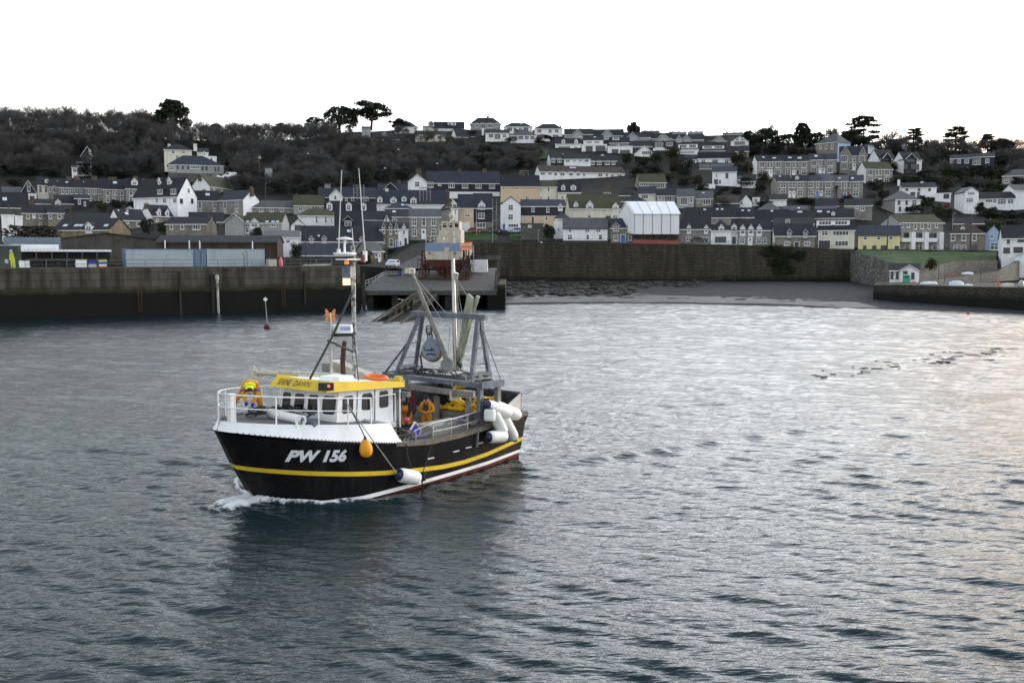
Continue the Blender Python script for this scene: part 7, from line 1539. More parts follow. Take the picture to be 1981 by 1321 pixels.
# ================================================================== PEOPLE
OIL = pm('yellow_oilskin', (.62, .27, .015), (.48, .20, .012), 5, .5, bmp=.01, bscale=10); SKIN = plain('skin', (.42, .22, .15), .6); GLOVE = plain('blue_glove', (.02, .03, .38), .6); NAVY = pm('navy_hoodie', (.02, .024, .034), (.035, .04, .05), 8, .9); BOOT = pm('yellow_boot', (.55, .25, .02), (.4, .18, .02), 4, .5); HIVIS = plain('hi_vis_yellow', (.75, .80, .02), .6); HAIR = plain('dark_hair', (.012, .010, .009), .8); BIB = OIL; BOOTB = plain('black_boot', (.015, .015, .016), .5); RED_ = plain('red_lining', (.4, .03, .03), .7)
def person(label, joints, bones, mats, tags, face, hands, at, yaw, extra=None):
    """one continuous skinned body; every face takes the clothing of the nearest bone"""
    me = bpy.data.meshes.new('person'); names = list(joints); me.from_pydata([joints[n][0] for n in names], [(names.index(a), names.index(b)) for a, b in bones], []); o = bpy.data.objects.new('person', me); COL.objects.link(o)
    md = o.modifiers.new('skin', 'SKIN'); md.use_smooth_shade = True
    for i, n in enumerate(names): r_ = joints[n][1]; me.skin_vertices[0].data[i].radius = (r_ if not hasattr(r_, '__len__') else r_[0], r_ if not hasattr(r_, '__len__') else r_[1]); me.skin_vertices[0].data[i].use_root = (n == 'pelvis')
    sd = o.modifiers.new('sub', 'SUBSURF'); sd.levels = 2; sd.render_levels = 2
    dg = bpy.context.evaluated_depsgraph_get(); nm = bpy.data.meshes.new_from_object(o.evaluated_get(dg)); bpy.data.objects.remove(o)
    nm.materials.clear()
    for m_ in mats: nm.materials.append(m_)
    P = {n: Vector(joints[n][0]) for n in names}
    for p in nm.polygons:
        c = p.center; best = 1e9
        for (a, b) in bones:
            u = P[b]-P[a]; t = max(0, min(1, (c-P[a]).dot(u)/max(1e-9, u.dot(u)))); d = (P[a]+u*t-c).length
            if d < best: best = d; mi = tags.get((a, b), 0)
        p.material_index = mi; p.use_smooth = True
    bm = bmesh.new(); bm.from_mesh(nm); ex = MB()
    # face: nose, eyes, mouth, ears on the head
    hc, fd, up = Vector(face[0]), Vector(face[1]).normalized(), Vector(face[2]).normalized(); sd_ = fd.cross(up)
    ex.ball(hc+fd*.035, (.078, .086, .112), face[3], 12, 9); ex.ball(hc+fd*.125-up*.01, (.016, .016, .026), face[3], 8, 6); ex.ball(hc+fd*.10-up*.06, (.026, .026, .009), face[4], 8, 5)
    for q in (-1, 1): ex.ball(hc+fd*.104+sd_*(q*.032)+up*.022, .012, face[4], 8, 5); ex.ball(hc+sd_*(q*.082)-fd*.005, (.014, .02, .032), face[3], 8, 5)
    for (w_, dr_, nr_, mi), q_ in zip(hands, 'LR'):   # palm with four unequal bent fingers and a thumb from its side
        w_, dr_, nr_ = Vector(w_), Vector(dr_).normalized(), Vector(nr_).normalized(); si = dr_.cross(nr_).normalized(); pc = w_+dr_*.05; ad = (Vector(joints['wr'+q_][0])-Vector(joints['el'+q_][0])).normalized(); ex.tube([w_-ad*.20, w_-ad*.06, w_+ad*.02], [.066, .06, .05], 9, tags.get(('el'+q_, 'wr'+q_), 0)); ex.ball(pc, .045, mi, 10, 7)
        for k, ln in enumerate((.070, .082, .078, .060)):
            b0 = pc+dr_*.03+si*(-.033+.022*k); ex.tube([pc+si*(-.02+.013*k), b0, b0+dr_*ln*.45+nr_*.008, b0+dr_*ln*.75+nr_*.03, b0+dr_*ln*.82+nr_*.055], [.014, .012, .011, .010, .007], 6, mi)
        t0 = pc-si*.035-dr_*.01; ex.tube([pc, t0, t0-si*.03+dr_*.03+nr_*.012, t0-si*.028+dr_*.055+nr_*.03], [.016, .014, .012, .009], 6, mi)
    if extra: extra(ex)
    bm.free(); n0 = len(nm.vertices)
    v = [tuple(q.co) for q in nm.vertices]+ex.v; f = [tuple(p.vertices) for p in nm.polygons]+[tuple(i+n0 for i in q) for q in ex.f]; mi = [p.material_index for p in nm.polygons]+ex.m
    fin = bpy.data.meshes.new('person'); fin.from_pydata(v, [], f)
    for m_ in mats: fin.materials.append(m_)
    fin.polygons.foreach_set('material_index', mi); fin.polygons.foreach_set('use_smooth', [True]*len(f)); fin.update(); bpy.data.meshes.remove(nm)
    ob = link('person', fin, None, at, yaw); return tag(ob, label, 'person')
BON = [('pelvis', 'waist'), ('waist', 'chest'), ('chest', 'neck'), ('neck', 'head'), ('chest', 'shL'), ('shL', 'elL'), ('elL', 'wrL'), ('chest', 'shR'), ('shR', 'elR'), ('elR', 'wrR'), ('pelvis', 'hipL'), ('hipL', 'knL'), ('knL', 'anL'), ('anL', 'toL'), ('pelvis', 'hipR'), ('hipR', 'knR'), ('knR', 'anR'), ('anR', 'toR')]
LEGB = {('knL', 'anL'): 3, ('anL', 'toL'): 3, ('knR', 'anR'): 3, ('anR', 'toR'): 3}
# local axes of a person: +x forward, +y left, +z up
# 1 standing man in full yellow oilskins looking down at his hands
J = dict(pelvis=((0, 0, .95), (.17, .15)), waist=((0, 0, 1.12), (.18, .15)), chest=((.02, 0, 1.38), (.20, .15)), neck=((.05, 0, 1.52), .075), head=((.09, 0, 1.64), .095), shL=((.0, .20, 1.42), .09), elL=((.06, .30, 1.16), .075), wrL=((.26, .10, 1.12), .055), shR=((.0, -.20, 1.42), .09), elR=((.06, -.30, 1.16), .075), wrR=((.27, -.07, 1.13), .055),
         hipL=((0, .11, .88), .125), knL=((.03, .12, .48), .095), anL=((0, .12, .1), .07), toL=((.15, .13, .05), .055), hipR=((0, -.11, .88), .125), knR=((.03, -.12, .48), .095), anR=((0, -.12, .1), .07), toR=((.15, -.13, .05), .055))
def ex2(ex):
    up = Vector((-.25, 0, 1)); ex.lathe([(.118, 0), (.118, .05), (.09, .10), (.02, .125)], (.075, 0, 1.69), (.25, 0, 1), 14, 4); ex.box((.20, 0, 1.69), (.13, .16, .02), 4, Matrix.Rotation(.45, 3, 'Y'))
    ex.torus((.01, 0, 1.545), .115, .045, (.2, 0, 1), 16, 6, 0)
    for q in (-1, 1): ex.tube([(.17, q*.07, 1.45), (.20, q*.07, 1.3), (.19, q*.075, 1.2)], [.035, .045, .03], 7, 4); ex.tube([(.185, q*.07, 1.47), (.175, q*.05, 1.5)], .03, 6, 5)
    ex.tube([(.175, 0, 1.42), (.19, 0, 1.1), (.175, 0, .8)], .012, 5, 4)
person('person in full yellow oilskins and dark cap looking down at their hands', J, BON, [OIL, SKIN, GLOVE, BOOT, NAVY, RED_], {('neck', 'head'): 1, **LEGB}, ((.09, 0, 1.64), (.9, 0, -.45), (.35, 0, 1), 1, 4), [((.26, .10, 1.12), (.6, -.6, -.1), (0, 0, -1), 1), ((.27, -.07, 1.13), (.6, .6, .1), (0, 0, -1), 1)], W(8.0, .50, 1.12), math.atan2(-1, -.12), ex2)
# 2 man in navy hoodie and yellow bib bending to a pink buoy
J2 = dict(pelvis=((-.05, 0, .93), (.16, .14)), waist=((.0, 0, 1.1), (.17, .14)), chest=((.14, 0, 1.33), (.18, .14)), neck=((.22, 0, 1.46), .07), head=((.27, 0, 1.57), .10), shL=((.13, .19, 1.37), .08), elL=((.24, .24, 1.10), .062), wrL=((.36, .16, .88), .05), shR=((.13, -.19, 1.37), .08), elR=((.22, -.25, 1.12), .062), wrR=((.34, -.22, .88), .05),
          hipL=((-.05, .11, .86), .125), knL=((.04, .12, .47), .095), anL=((-.02, .12, .1), .07), toL=((.13, .13, .05), .055), hipR=((-.05, -.11, .86), .125), knR=((.02, -.12, .47), .095), anR=((-.04, -.12, .1), .07), toR=((.11, -.13, .05), .055))
def ex3(ex):
    ex.ball((.25, 0, 1.61), (.125, .13, .145), 4, 14, 10); ex.torus((.335, 0, 1.60), .095, .03, (1, 0, .1), 14, 6, 4); ex.prism([(.20, -.13, 1.30), (.20, .13, 1.30), (.17, .15, .95), (.17, -.15, .95)], (.06, 0, -.02), 0)
    for q in (-1, 1): ex.tube([(.22, q*.10, 1.30), (.2, q*.12, 1.42), (.08, q*.12, 1.45)], .02, 5, 0)
person('person in dark hooded top and yellow bib trousers reaching down with blue gloves', J2, BON, [OIL, SKIN, GLOVE, BOOT, NAVY, HAIR], {('neck', 'head'): 4, ('waist', 'chest'): 4, ('chest', 'neck'): 4, ('chest', 'shL'): 4, ('shL', 'elL'): 4, ('elL', 'wrL'): 4, ('chest', 'shR'): 4, ('shR', 'elR'): 4, ('elR', 'wrR'): 4, **LEGB}, ((.30, 0, 1.575), (1, 0, -.15), (.1, 0, 1), 1, 5), [((.36, .16, .88), (.25, -.1, -.9), (1, 0, .2), 2), ((.34, -.22, .88), (.25, .1, -.9), (1, 0, .2), 2)], W(7.38, -.03, 1.24), math.atan2(-1, -.25), ex3)
pk = MB(); pk.ball((0, 0, 0), (.11, .10, .10)); o = pk.build('buoy', plain('pink_buoy', (.75, .05, .18), .5), None, bpt(787, 812, b=1.5)); o.location = BO+BQ @ Vector(o.location); tag(o, 'small pink buoy in the blue-gloved hand of the hooded person', 'buoy')
# 3 man in yellow oilskins bent double on the fore deck
J3 = dict(pelvis=((-.18, 0, .92), (.16, .15)), waist=((-.02, 0, 1.02), (.17, .15)), chest=((.26, 0, 1.03), (.19, .15)), neck=((.38, 0, .96), .075), head=((.47, 0, .85), .10), shL=((.24, .20, 1.0), .09), elL=((.34, .20, .70), .07), wrL=((.46, .08, .46), .055), shR=((.24, -.20, 1.0), .09), elR=((.36, -.20, .72), .07), wrR=((.46, -.12, .50), .055),
          hipL=((-.18, .14, .86), .125), knL=((-.02, .24, .48), .095), anL=((-.14, .30, .1), .07), toL=((.02, .34, .05), .055), hipR=((-.18, -.14, .86), .125), knR=((-.04, -.46, .48), .095), anR=((-.12, -.56, .1), .07), toR=((.04, -.62, .05), .055))
def ex4(ex):
    ex.torus((.37, 0, .955), .115, .055, (.8, 0, -.6), 16, 7, 5); ex.ball((.44, 0, .90), (.11, .12, .11), 5, 12, 8); ex.ball((.50, 0, .845), (.095, .10, .10), 4, 12, 8)
    for q in (-1, 1): ex.tube([(.30, q*.205, .84), (.32, q*.205, .79)], .085, 8, 2)
person('person in yellow oilskins bent double over rope on the fore deck', J3, BON, [OIL, SKIN, GLOVE, BOOT, HAIR, HIVIS], {('neck', 'head'): 4, ('elL', 'wrL'): 0, **LEGB}, ((.50, 0, .83), (.45, 0, -1), (1, 0, .45), 1, 4), [((.46, .08, .46), (.3, -.1, -.9), (1, 0, .2), 2), ((.46, -.12, .50), (.3, .1, -.9), (1, 0, .2), 2)], W(.56, -1.02, 2.86), math.atan2(-.95, .2), ex4).scale = (1.2, 1.2, 1.16)
# ================================================================== QUAY, SLIP, STREET AND SHORE THINGS
QN = Vector((.545, -.838, 0)); QD = Vector((.838, .545, 0)); QY = math.atan2(.545, .838)
def qpt(px, back, z=6.88):            # on the quay, a given distance behind the wall face
    p0 = Vector((-68.3, 131, 0))-QN*back; q = plane_hit(px, 500, p0, QN); return Vector((q.x, q.y, z))
CONT = pm('pale_blue_container_paint', (.36, .415, .46), (.32, .37, .415), .5, .55, dirt=.3, dirtc=(.16, .16, .17)); CONTB = pm('blue_container_paint', (.12, .19, .32), (.10, .165, .28), .6, .5, dirt=.25)
def container(px0, px1, back, mt, label, hgt=2.75, dep=2.44, mt2=None, door=False, ridge=.28):
    a = qpt(px0, back); b = qpt(px1, back); ln = (b-a).length; root = empty('shipping_container', a, QY); tag(root, label, 'container'); m = MB()
    n = int(ln/ridge)
    for i in range(n): u = ln*(i+.25)/n; m.bx(u, u+ln/n*.5, -.03, .05, .16, hgt-.12, 0)
    m.bx(0, ln, .0, dep, .12, hgt-.06, 0)
    for i in range(8): v = dep*(i+.25)/8; m.bx(-.03, .0, v, v+dep/16, .16, hgt-.12, 1)
    m.build('side_walls', [mt, mt2 or mt], root); m = MB()
    for z in (0, hgt-.12): m.bx(-.05, ln+.05, -.06, -.031, z+.0, z+.14)
    for u in (-.06, ln-.06): m.bx(u, u+.12, -.07, -.035, 0, hgt)
    m.bx(-.05, ln+.05, -.06, dep, hgt-.055, hgt+.02); m.build('frame', mt2 or mt, root)
    if door:
        for k in (0, 1): m = MB(); m.bx(ln*(.08+.45*k), ln*(.47+.45*k), -.09, -.07, .2, hgt-.2); o = m.build('door', CONTB, root); m = MB(); [m.bx(ln*(.18+.45*k+.14*j), ln*(.18+.45*k+.14*j)+.04, -.12, -.092, .2, hgt-.2) for j in (0, 1)]; m.build('lock_bar', METAL, o)
    return root
container(243, 374, 3.2, CONT, 'long pale blue corrugated shipping container, leftmost on the quay', mt2=CONTB)
container(375, 400, 3.3, CONTB, 'blue shipping container end with closed doors between two pale ones', door=True, dep=6, mt2=CONTB)
container(401, 511, 3.2, CONT, 'pale blue shipping container right of the blue doors')
fence('quay_railing', [tuple(qpt(px, .5)) for px in (48, 120, 200, 300, 400, 500, 600, 690)], 1.15, 2.6, 'long steel railing along the top of the left quay', RAILM, (1.0, .5), r=.04)
# painted box at the far left
a = qpt(-40, 1.2); b = qpt(41, 1.2); ln = (b-a).length; root = empty('painted_box', a, QY); tag(root, 'dark green box painted with a figure in yellow at the far left', 'container'); m = MB(); m.bx(0, ln, 0, 2.4, 0, 3.05); m.build('body', pm('mural_green', (.045, .055, .05), (.07, .08, .07), .6, .8), root); m = MB(); m.bx(-.1, ln+.08, -.08, 2.5, 3.05, 3.2); m.build('lid', METAL, root)
u0 = (qpt(23, 1.2)-a).length; m = MB(); m.prism([Vector((u0+x, -.02, z)) for x, z in ((-.28, 2.05), (.16, 2.15), (.35, 1.3), (.42, .1), (.12, .0), (.06, .9), (-.02, .1), (-.14, .1), (-.2, 1.1), (-.36, 1.2))], (0, .015, 0)); m.build('painted_figure', plain('painted_yellow', (.45, .50, .04), .7), root)
m = MB(); m.prism([Vector((u0-.08+.2*math.cos(t), -.02, 2.36+.24*math.sin(t))) for t in np.linspace(0, 6.0, 10)], (0, .015, 0)); m.build('painted_mark', plain('painted_grey', (.36, .40, .38), .8), root); m = MB(); m.prism([Vector((u0-.9+x, -.02, z)) for x, z in ((0, .75), (.45, .7), (.45, 1.2), (.05, 1.3))], (0, .015, 0)); m.build('painted_mark', MT['painted_grey'], root); m = MB(); m.prism([Vector((u0+.7+x, -.02, z)) for x, z in ((0, .55), (.5, .7), (.45, 1.2), (.1, 1.0))], (0, .015, 0)); m.build('painted_mark', MT['painted_grey'], root)
# store with white capped roof behind the pots
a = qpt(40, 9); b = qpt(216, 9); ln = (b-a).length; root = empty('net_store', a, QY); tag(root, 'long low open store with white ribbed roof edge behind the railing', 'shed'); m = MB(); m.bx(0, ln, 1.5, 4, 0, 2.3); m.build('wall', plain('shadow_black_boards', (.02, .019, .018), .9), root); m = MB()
for i in range(24): m.bx(ln*i/24+.03, ln*(i+1)/24-.03, -.2, 4, 2.32, 2.62)
m.bx(0, ln, -.1, 4, 2.3, 2.4); m.build('roof', WHITE, root)
for i in range(7): m = MB(); m.bx(ln*i/6-.08, ln*i/6+.08, -.1, .1, 0, 2.3); m.build('post', POLEM, root)
def box_thing(name, px, back, dims, mt, label, cat, z=6.88, group=None, lid=None, rz=0):
    p = qpt(px, back, z); m = MB(); w_, d_, h_ = dims; m.box((0, 0, h_/2), (w_, d_, h_), 0, None, (.96, .96)); m.box((0, 0, h_+.03), (w_*1.02, d_*1.02, .06), 1); o = m.build(name, [mt, lid or mt], None, p); o.rotation_euler = (0, 0, QY+rz); return tag(o, label, cat, group)
p = qpt(24, 14); root = empty('cold_store', qpt(24, 14), QY); tag(root, 'white cold store trailer behind the far-left painted box', 'trailer'); m = MB(); m.bx(0, 6.3, 0, 2.4, .7, 3.4); m.build('body', WHITE, root); m = MB(); m.bx(1.8, 5.6, -.03, 0, 1.6, 2.9); m.build('side_panel', plain('pale_panel', (.62, .66, .70), .5), root)
for u in (.8, 5.2): m = MB(); m.lathe([(.42, -.12), (.42, .12)], (u, .1, .42), (0, 1, 0), 14); m.build('wheel', BLACKP, root)
p = qpt(8, 20); m = MB()
for i in range(16): m.bx(i*.5, i*.5+.3, 0, .08, 3.4, 4.6)
m.bx(0, 8, .02, .06, 0, 4.5); o = m.build('sheet_fence', pm('blue_grey_sheet', (.16, .2, .25), (.12, .15, .19), 1, .6), None, p); o.rotation_euler = (0, 0, QY); tag(o, 'blue-grey corrugated sheet fence behind the white cold store', 'fence')
box_thing('fish_bin', 46, 1.6, (1.3, 1, 1.0), WHITE, 'white fish bin at the left end of the pot stack', 'bin'); box_thing('fish_bin', 156, 1.6, (1.5, 1.1, 1.15), WHITE, 'large white bin between pot stack and coloured boxes', 'bin')
box_thing('fish_box', 178, 1.7, (1, .7, .5), CREAM, 'cream fish box under a blue one on the quay', 'box'); box_thing('fish_box', 178, 1.7, (.9, .6, .35), BLUEP if 'BLUEP' in globals() else CONTB, 'blue fish box on top of the cream one on the quay', 'box', z=7.45)
for k, (c_, nm) in enumerate((((.7, .2, .03), 'orange'), ((.70, .72, .70), 'white'), ((.03, .07, .45), 'deep blue'), ((.55, .60, .06), 'lime'))): box_thing('fish_box', 198, 1.7, (1, .7, .24), plain(nm+'_box_plastic', c_, .5), nm+' fish box in the coloured stack beside the containers', 'box', z=6.88+.3*k, group='stack of coloured fish boxes')
# lobster pots
m = MB()
for k in range(4): m.torus((0, -.4+.27*k, 0), .30, .025, (0, 1, 0), 10, 4, 0, 0, math.pi) if False else m.tube([(-.33, -.4+.27*k, 0)]+[(.33*math.cos(t), -.4+.27*k, .42*math.sin(t)) for t in np.linspace(math.pi, 0, 8)]+[(.33, -.4+.27*k, 0)], .03, 5)
for x, z in ((-.33, .02), (.33, .02), (-.24, .3), (.24, .3), (0, .42)): m.tube([(x, -.42, z), (x, .43, z)], .02, 4)
frm = m.mesh('frame', BLACKP); m = MB(); vs = [(.31*math.cos(t), y, .40*math.sin(t)) for y in (-.39, .40) for t in np.linspace(0, math.pi, 9)]; m.add(vs, [(i, i+1, i+10, i+9) for i in range(8)]+[tuple(range(9)), tuple(range(9, 18))]); nt_ = m.mesh('netting', pm('pot_netting', (.02, .02, .018), (.05, .05, .042), 12, .95))
rv = random.Random(51)
spots = [(55+i*6.6, 1.7+.9*(k % 2), 6.9+.43*k) for i in range(14) for k in range(3)]+[(208+i*6, 1.7, 6.9+.43*k) for i in range(5) for k in range(2)]
for (px, bk, z) in spots:
    root = empty('lobster_pot', qpt(px+rv.uniform(-1.5, 1.5), bk, z), QY+rv.uniform(-.5, .5)); tag(root, 'black lobster pot in the heap behind the quay railing', 'lobster pot', 'lobster pots heaped on the quay'); link('frame', frm, root); link('netting', nt_, root)
for px, h_ in ((472, 1.9), (478, 2.2)): p = qpt(px, 1.2); m = MB(); m.tube([(0, 0, 0), (0, 0, h_), (-.12, 0, h_+.14), (-.32, 0, h_+.1)], .07, 7); tag(m.build('vent_pipe', RAILM, None, p), ('shorter' if h_ < 2 else 'taller')+' hooked vent pipe before the right-hand container', 'pipe')
box_thing('store_box', 525, 2.2, (1.4, 1.0, 1.15), CREAM, 'cream store box at the right end of the containers', 'box')
m = MB(); m.lathe([(.32, 0), (.34, .5), (.26, 1.1), (.05, 1.55)], n=12); tag(m.build('marker', plain('pink_plastic', (.65, .10, .16), .5), None, qpt(543, 4)), 'bright pink pointed marker standing behind the quay railing', 'marker')
p = qpt(585, 1.6); m = MB(); [m.tube([(x0, .2*k, .15+.12*(k % 2)), (x0+4.5, .2*k, .2+.12*(k % 2))], .1, 7) for k, x0 in enumerate((0, .4, .1, .7))]; o = m.build('pipe_bundle', pm('pale_pipes', (.4, .4, .38), (.22, .22, .21), 2, .7), None, p); o.rotation_euler = (0, 0, QY); tag(o, 'bundle of pale pipes lying along the quay edge', 'pipes')
p = qpt(520, 6); root = empty('dark_fence', p, QY); tag(root, 'dark boarded fence behind the quay between store and cottage', 'fence'); m = MB(); m.bx(0, 14, 0, .12, 0, 1.5); m.build('boards', plain('tarred_boards', (.022, .02, .019), .9), root); [MB().bx(u-.08, u+.08, -.1, 0, 0, 1.6).build('post', POLEM, root) for u in (0, 3.5, 7, 10.5, 14)]
for px in (320, 367, 387, 489): m = MB(); p = qpt(px, 25, 6.9); m.tube([(0, 0, 0), (0, 0, 4.3)], .10, 7); tag(m.build('flue_pipe', WHITE, None, p), 'white flue pipe on the brown boat store wall', 'pipe', 'white pipes on the boat store')
# ladders on the quay face
for px, dk in ((268, 'rusty quay ladder left of the dark timber fender'), (545, 'rusty quay ladder right of the white post')):
    Xb = min(np.arange(-68, -24, .2), key=lambda X: abs(PCX+FPX*X/qwall_D(X)-px)); D = qwall_D(Xb); root = empty('quay_ladder', (Xb+.22, D-.34, 0), QY); tag(root, dk, 'ladder')
    for u in (-.22, .22): m = MB(); m.bar((u, -.35, .6), (u, 0, 6.9), .06); m.build('stringer', RUST, root)
    m = MB(); [m.bar((-.22, -.35+.35*k/17, .8+.36*k), (.22, -.35+.35*k/17, .8+.36*k), .04) for k in range(17)]; m.build('rungs', RUST, root)
# wires between poles
def wire(a, b, sag, label):
    pts = [a.lerp(b, i/10)-Vector((0, 0, sag*4*(i/10)*(1-i/10))) for i in range(11)]; m = MB(); m.tube(pts, .018, 4); tag(m.build('overhead_wire', BLACKP), label, 'wire')
wire(atY(1716, 413, 243.5), atY(1877, 415, 243.5), 1.2, 'overhead wire strung between the two tall black poles'); wire(atY(748, 421, 205), atY(592, 441, 214), 1.0, 'overhead wire from the tall wooden pole to the quay'); wire(atY(1854, 327, 385), atY(1885, 331, 372), .5, 'overhead wire between the two hillside poles'); wire(atY(993, 338, 342), atY(1048, 282, 440), 2.5, 'long overhead wire climbing the scrub slope from the peach house')
# mooring buoys
B0 = atZ(517, 636, 0); root = empty('mooring_buoy', B0); tag(root, 'dark red ball buoy with pole and diamond topmark by the quay', 'buoy'); m = MB(); m.ball((0, 0, .18), .40, 0, 14, 10); m.build('float', pm('weathered_red', (.13, .03, .035), (.06, .02, .025), 3, .6), root); m = MB(); m.tube([(0, 0, .5), (-.15, 0, 3.3)], .04, 6); m.build('pole', METAL, root); m = MB(); m.prism([(-.15, 0, 3.2), (.12, 0, 3.48), (-.15, 0, 3.76), (-.42, 0, 3.48)], (0, .04, 0)); m.build('topmark', WHP, root)
m = MB(); m.ball((0, 0, .1), .28, 0, 10, 8); tag(m.build('buoy', plain('red_buoy_plastic', (.4, .04, .03), .5), None, atZ(1873, 608, 0)), 'small red buoy afloat off the stone jetty', 'buoy')
# ------------------------------------------------------------ boat on the slip
VD = 175.0; VX = (857-PCX)/FPX*VD; vz = z_yard(VD)+.35
vb = empty('slipped_trawler', (VX, VD, vz), R(-6)); tag(vb, 'rust-bottomed white and blue trawler hauled out stern-first on the slip', 'boat')
sec = [(0, .30, .0), (.25, .45, .1), (1.9, 2.0, .6), (2.3, 2.45, .9), (3.15, 3.0, 1.0), (4.6, 3.2, 1.0), (6.1, 3.15, 1.0)]   # height, half beam, growth to midships
def vsec(y):   # y metres forward of the transom
    f = y/17.0; k = 1+.18*math.sin(min(1, f*1.6)*math.pi/2) if f < .6 else 1.18*max(.02, 1-((f-.6)/.4)**2); return [(z+(.8*f*f if z > 2.5 else .0), max(.06, hb*k)) for z, hb, g_ in sec]
ysn = [0, 1, 2.5, 5, 8, 11, 13, 15, 16.3, 17]
OLDW = pm('old_white_hull', (.52, .49, .42), (.42, .39, .31), 1.2, .6, dirt=.6, dirtc=(.2, .10, .05))
bands = [('bottom', pm('old_red_bottom', (.085, .022, .016), (.05, .018, .014), 1.2, .8, dirt=.5), 0, 4), ('topside', OLDW, 4, 5), ('bulwark', pm('faded_blue_bulwark', (.16, .22, .34), (.20, .26, .36), 1.5, .6), 5, 6)]
ORANGE = pm('orange_hull_paint', (.34, .10, .03), (.25, .075, .03), 1.5, .55)
for nm, mt, a, b in bands:
    m = MB()
    for sg in (-1, 1):
        vs = []
        for y in ysn:
            s_ = vsec(y)
            for k in range(a, b+1): vs.append((sg*s_[k][1], y+(0 if k > 1 else 1.6*(1-k/2)), s_[k][0]))
        w_ = b-a+1; m.add(vs, [(i*w_+j, (i+1)*w_+j, (i+1)*w_+j+1, i*w_+j+1) for i in range(len(ysn)-1) for j in range(w_-1)], 1 if nm == 'bulwark' and sg > 0 else 0)
    s_ = vsec(0); vs = [(sg*s_[k][1], 0+(0 if k > 1 else 1.6*(1-k/2)), s_[k][0]) for k in range(a, b+1) for sg in (-1, 1)]; m.add(vs, [(2*i, 2*i+1, 2*i+3, 2*i+2) for i in range(b-a)], 0)
    m.build(nm, [mt, ORANGE], vb)
m = MB(); s_ = [vsec(y) for y in ysn]; vs = [(sg*q[6][1], y, q[6][0]-.6) for y, q in zip(ysn, s_) for sg in (-1, 1)]; m.add(vs, [(2*i, 2*i+1, 2*i+3, 2*i+2) for i in range(len(ysn)-1)]); m.build('deck', GDECK, vb)
m = MB(); m.torus((0, -.1, 1.15), .88, .10, (0, 1, 0), 24, 8); m.build('propeller_nozzle', RUST, vb); m = MB(); m.bx(-.07, .07, -.5, .15, .1, 2.3); m.build('rudder', RUST, vb)
m = MB(); [m.add([(0, .1, 1.15), (.55*math.cos(t)-.15*math.sin(t), 0, 1.15+.55*math.sin(t)+.15*math.cos(t)), (.72*math.cos(t), .12, 1.15+.72*math.sin(t)), (.5*math.cos(t)+.18*math.sin(t), .2, 1.15+.5*math.sin(t)-.18*math.cos(t))], [(0, 1, 2, 3)]) for t in (.3, 1.87, 3.44, 5.01)]; m.build('propeller', REDP, vb)
for x in (-2.35, 2.2): m = MB(); m.torus((x, -.04, 4.25), .2, .05, (0, 1, 0), 14, 6); m.build('fairlead', BLACKP, vb)
m = MB(); m.bx(.3, 1.2, -.05, .1, 4.55, 5.35); m.build('stern_hatch', OLDW, vb)
for x in np.linspace(-3.0, 3.0, 9): m = MB(); m.tube([(x, .15, 6.05), (x, .15, 7.3)], .05, 5); m.build('rail_post', OLDW, vb)
for z in (6.6, 7.3): m = MB(); m.tube([(-3, 6, z), (-3, .15, z), (3, .15, z), (3, 6, z)], .05, 5); m.build('rail', OLDW, vb)
m = MB(); m.bx(-2, 2, 8, 12, 5.8, 8.6); m.bx(-1.7, 1.7, 8.4, 11.4, 8.6, 10.2); m.build('deckhouse', OLDW, vb)
for x in (-1.1, 0, 1.1): m = MB(); m.bx(x-.35, x+.35, 8.36, 8.4, 9.1, 9.8); m.build('window', BG, vb)
m = MB(); m.bx(-1.5, -.2, 2, 3.5, 5.6, 7.2); m.bx(.6, 1.6, 2.5, 4, 5.6, 6.9); m.build('winch_house', OLDW, vb)
m = MB(); m.tube([(.3, 9, 10), (.3, 9, 14.6)], .11, 7); m.tube([(-1.0, 9, 12.8), (1.6, 9, 12.8)], .06, 5); m.tube([(-.4, 6.5, 7), (.3, 9, 12.5)], .06, 5); m.build('mast', OLDW, vb); m = MB(); m.tube([(-1.3, 3.6, 6), (-1.3, 3.6, 9.4), (1.5, 3.6, 9.4), (1.5, 3.6, 6)], .10, 6); m.build('stern_gantry', OLDW, vb); m = MB(); m.ball((.1, 8.6, 11.2), (.5, .5, .6)); m.build('radar_dome', OLDW, vb)
cr0 = empty('boat_cradle', (VX, VD+1, z_yard(VD)), R(-6)); tag(cr0, 'rusty steel cradle holding the trawler upright on the slip', 'cradle')
for sg in (-1, 1):
    for y in (-.3, 2.6, 5.5): m = MB(); m.bar((sg*3.7, y, 0), (sg*3.75, y, 5.2), .3, .3); m.bar((sg*3.7, y, 3.2), (sg*2.2, y, 2.2), .2, .2); m.bar((sg*4.5, y, 0), (sg*3.75, y, 3.6), .16, .16); m.build('upright', RUST, cr0)
for y in (-1.6, -.6, 2.6, 5.5): m = MB(); m.bar((-5, y, .18), (5, y, .18), .4, .34); m.build('cross_bearer', RUST, cr0)
rv = random.Random(77); m = MB()
for i in range(50): x = rv.choice((-1, 1))*rv.uniform(3.4, 5.2); p = Vector((x, rv.uniform(-1.5, 4), rv.uniform(.2, 4.5))); d = Vector((rv.uniform(-.5, .5), rv.uniform(-.5, .5), rv.uniform(-1, 1))); m.bar(p-d*.7, p+d*.7, .09, .09)
m.build('chains_and_props', RUST, cr0)
m = MB(); [m.bar((x, -2.4, 0), (x*.55, -.2, 2.2), .14, .14) for x in (2.2,)]; o = m.build('prop', POLEM, cr0)
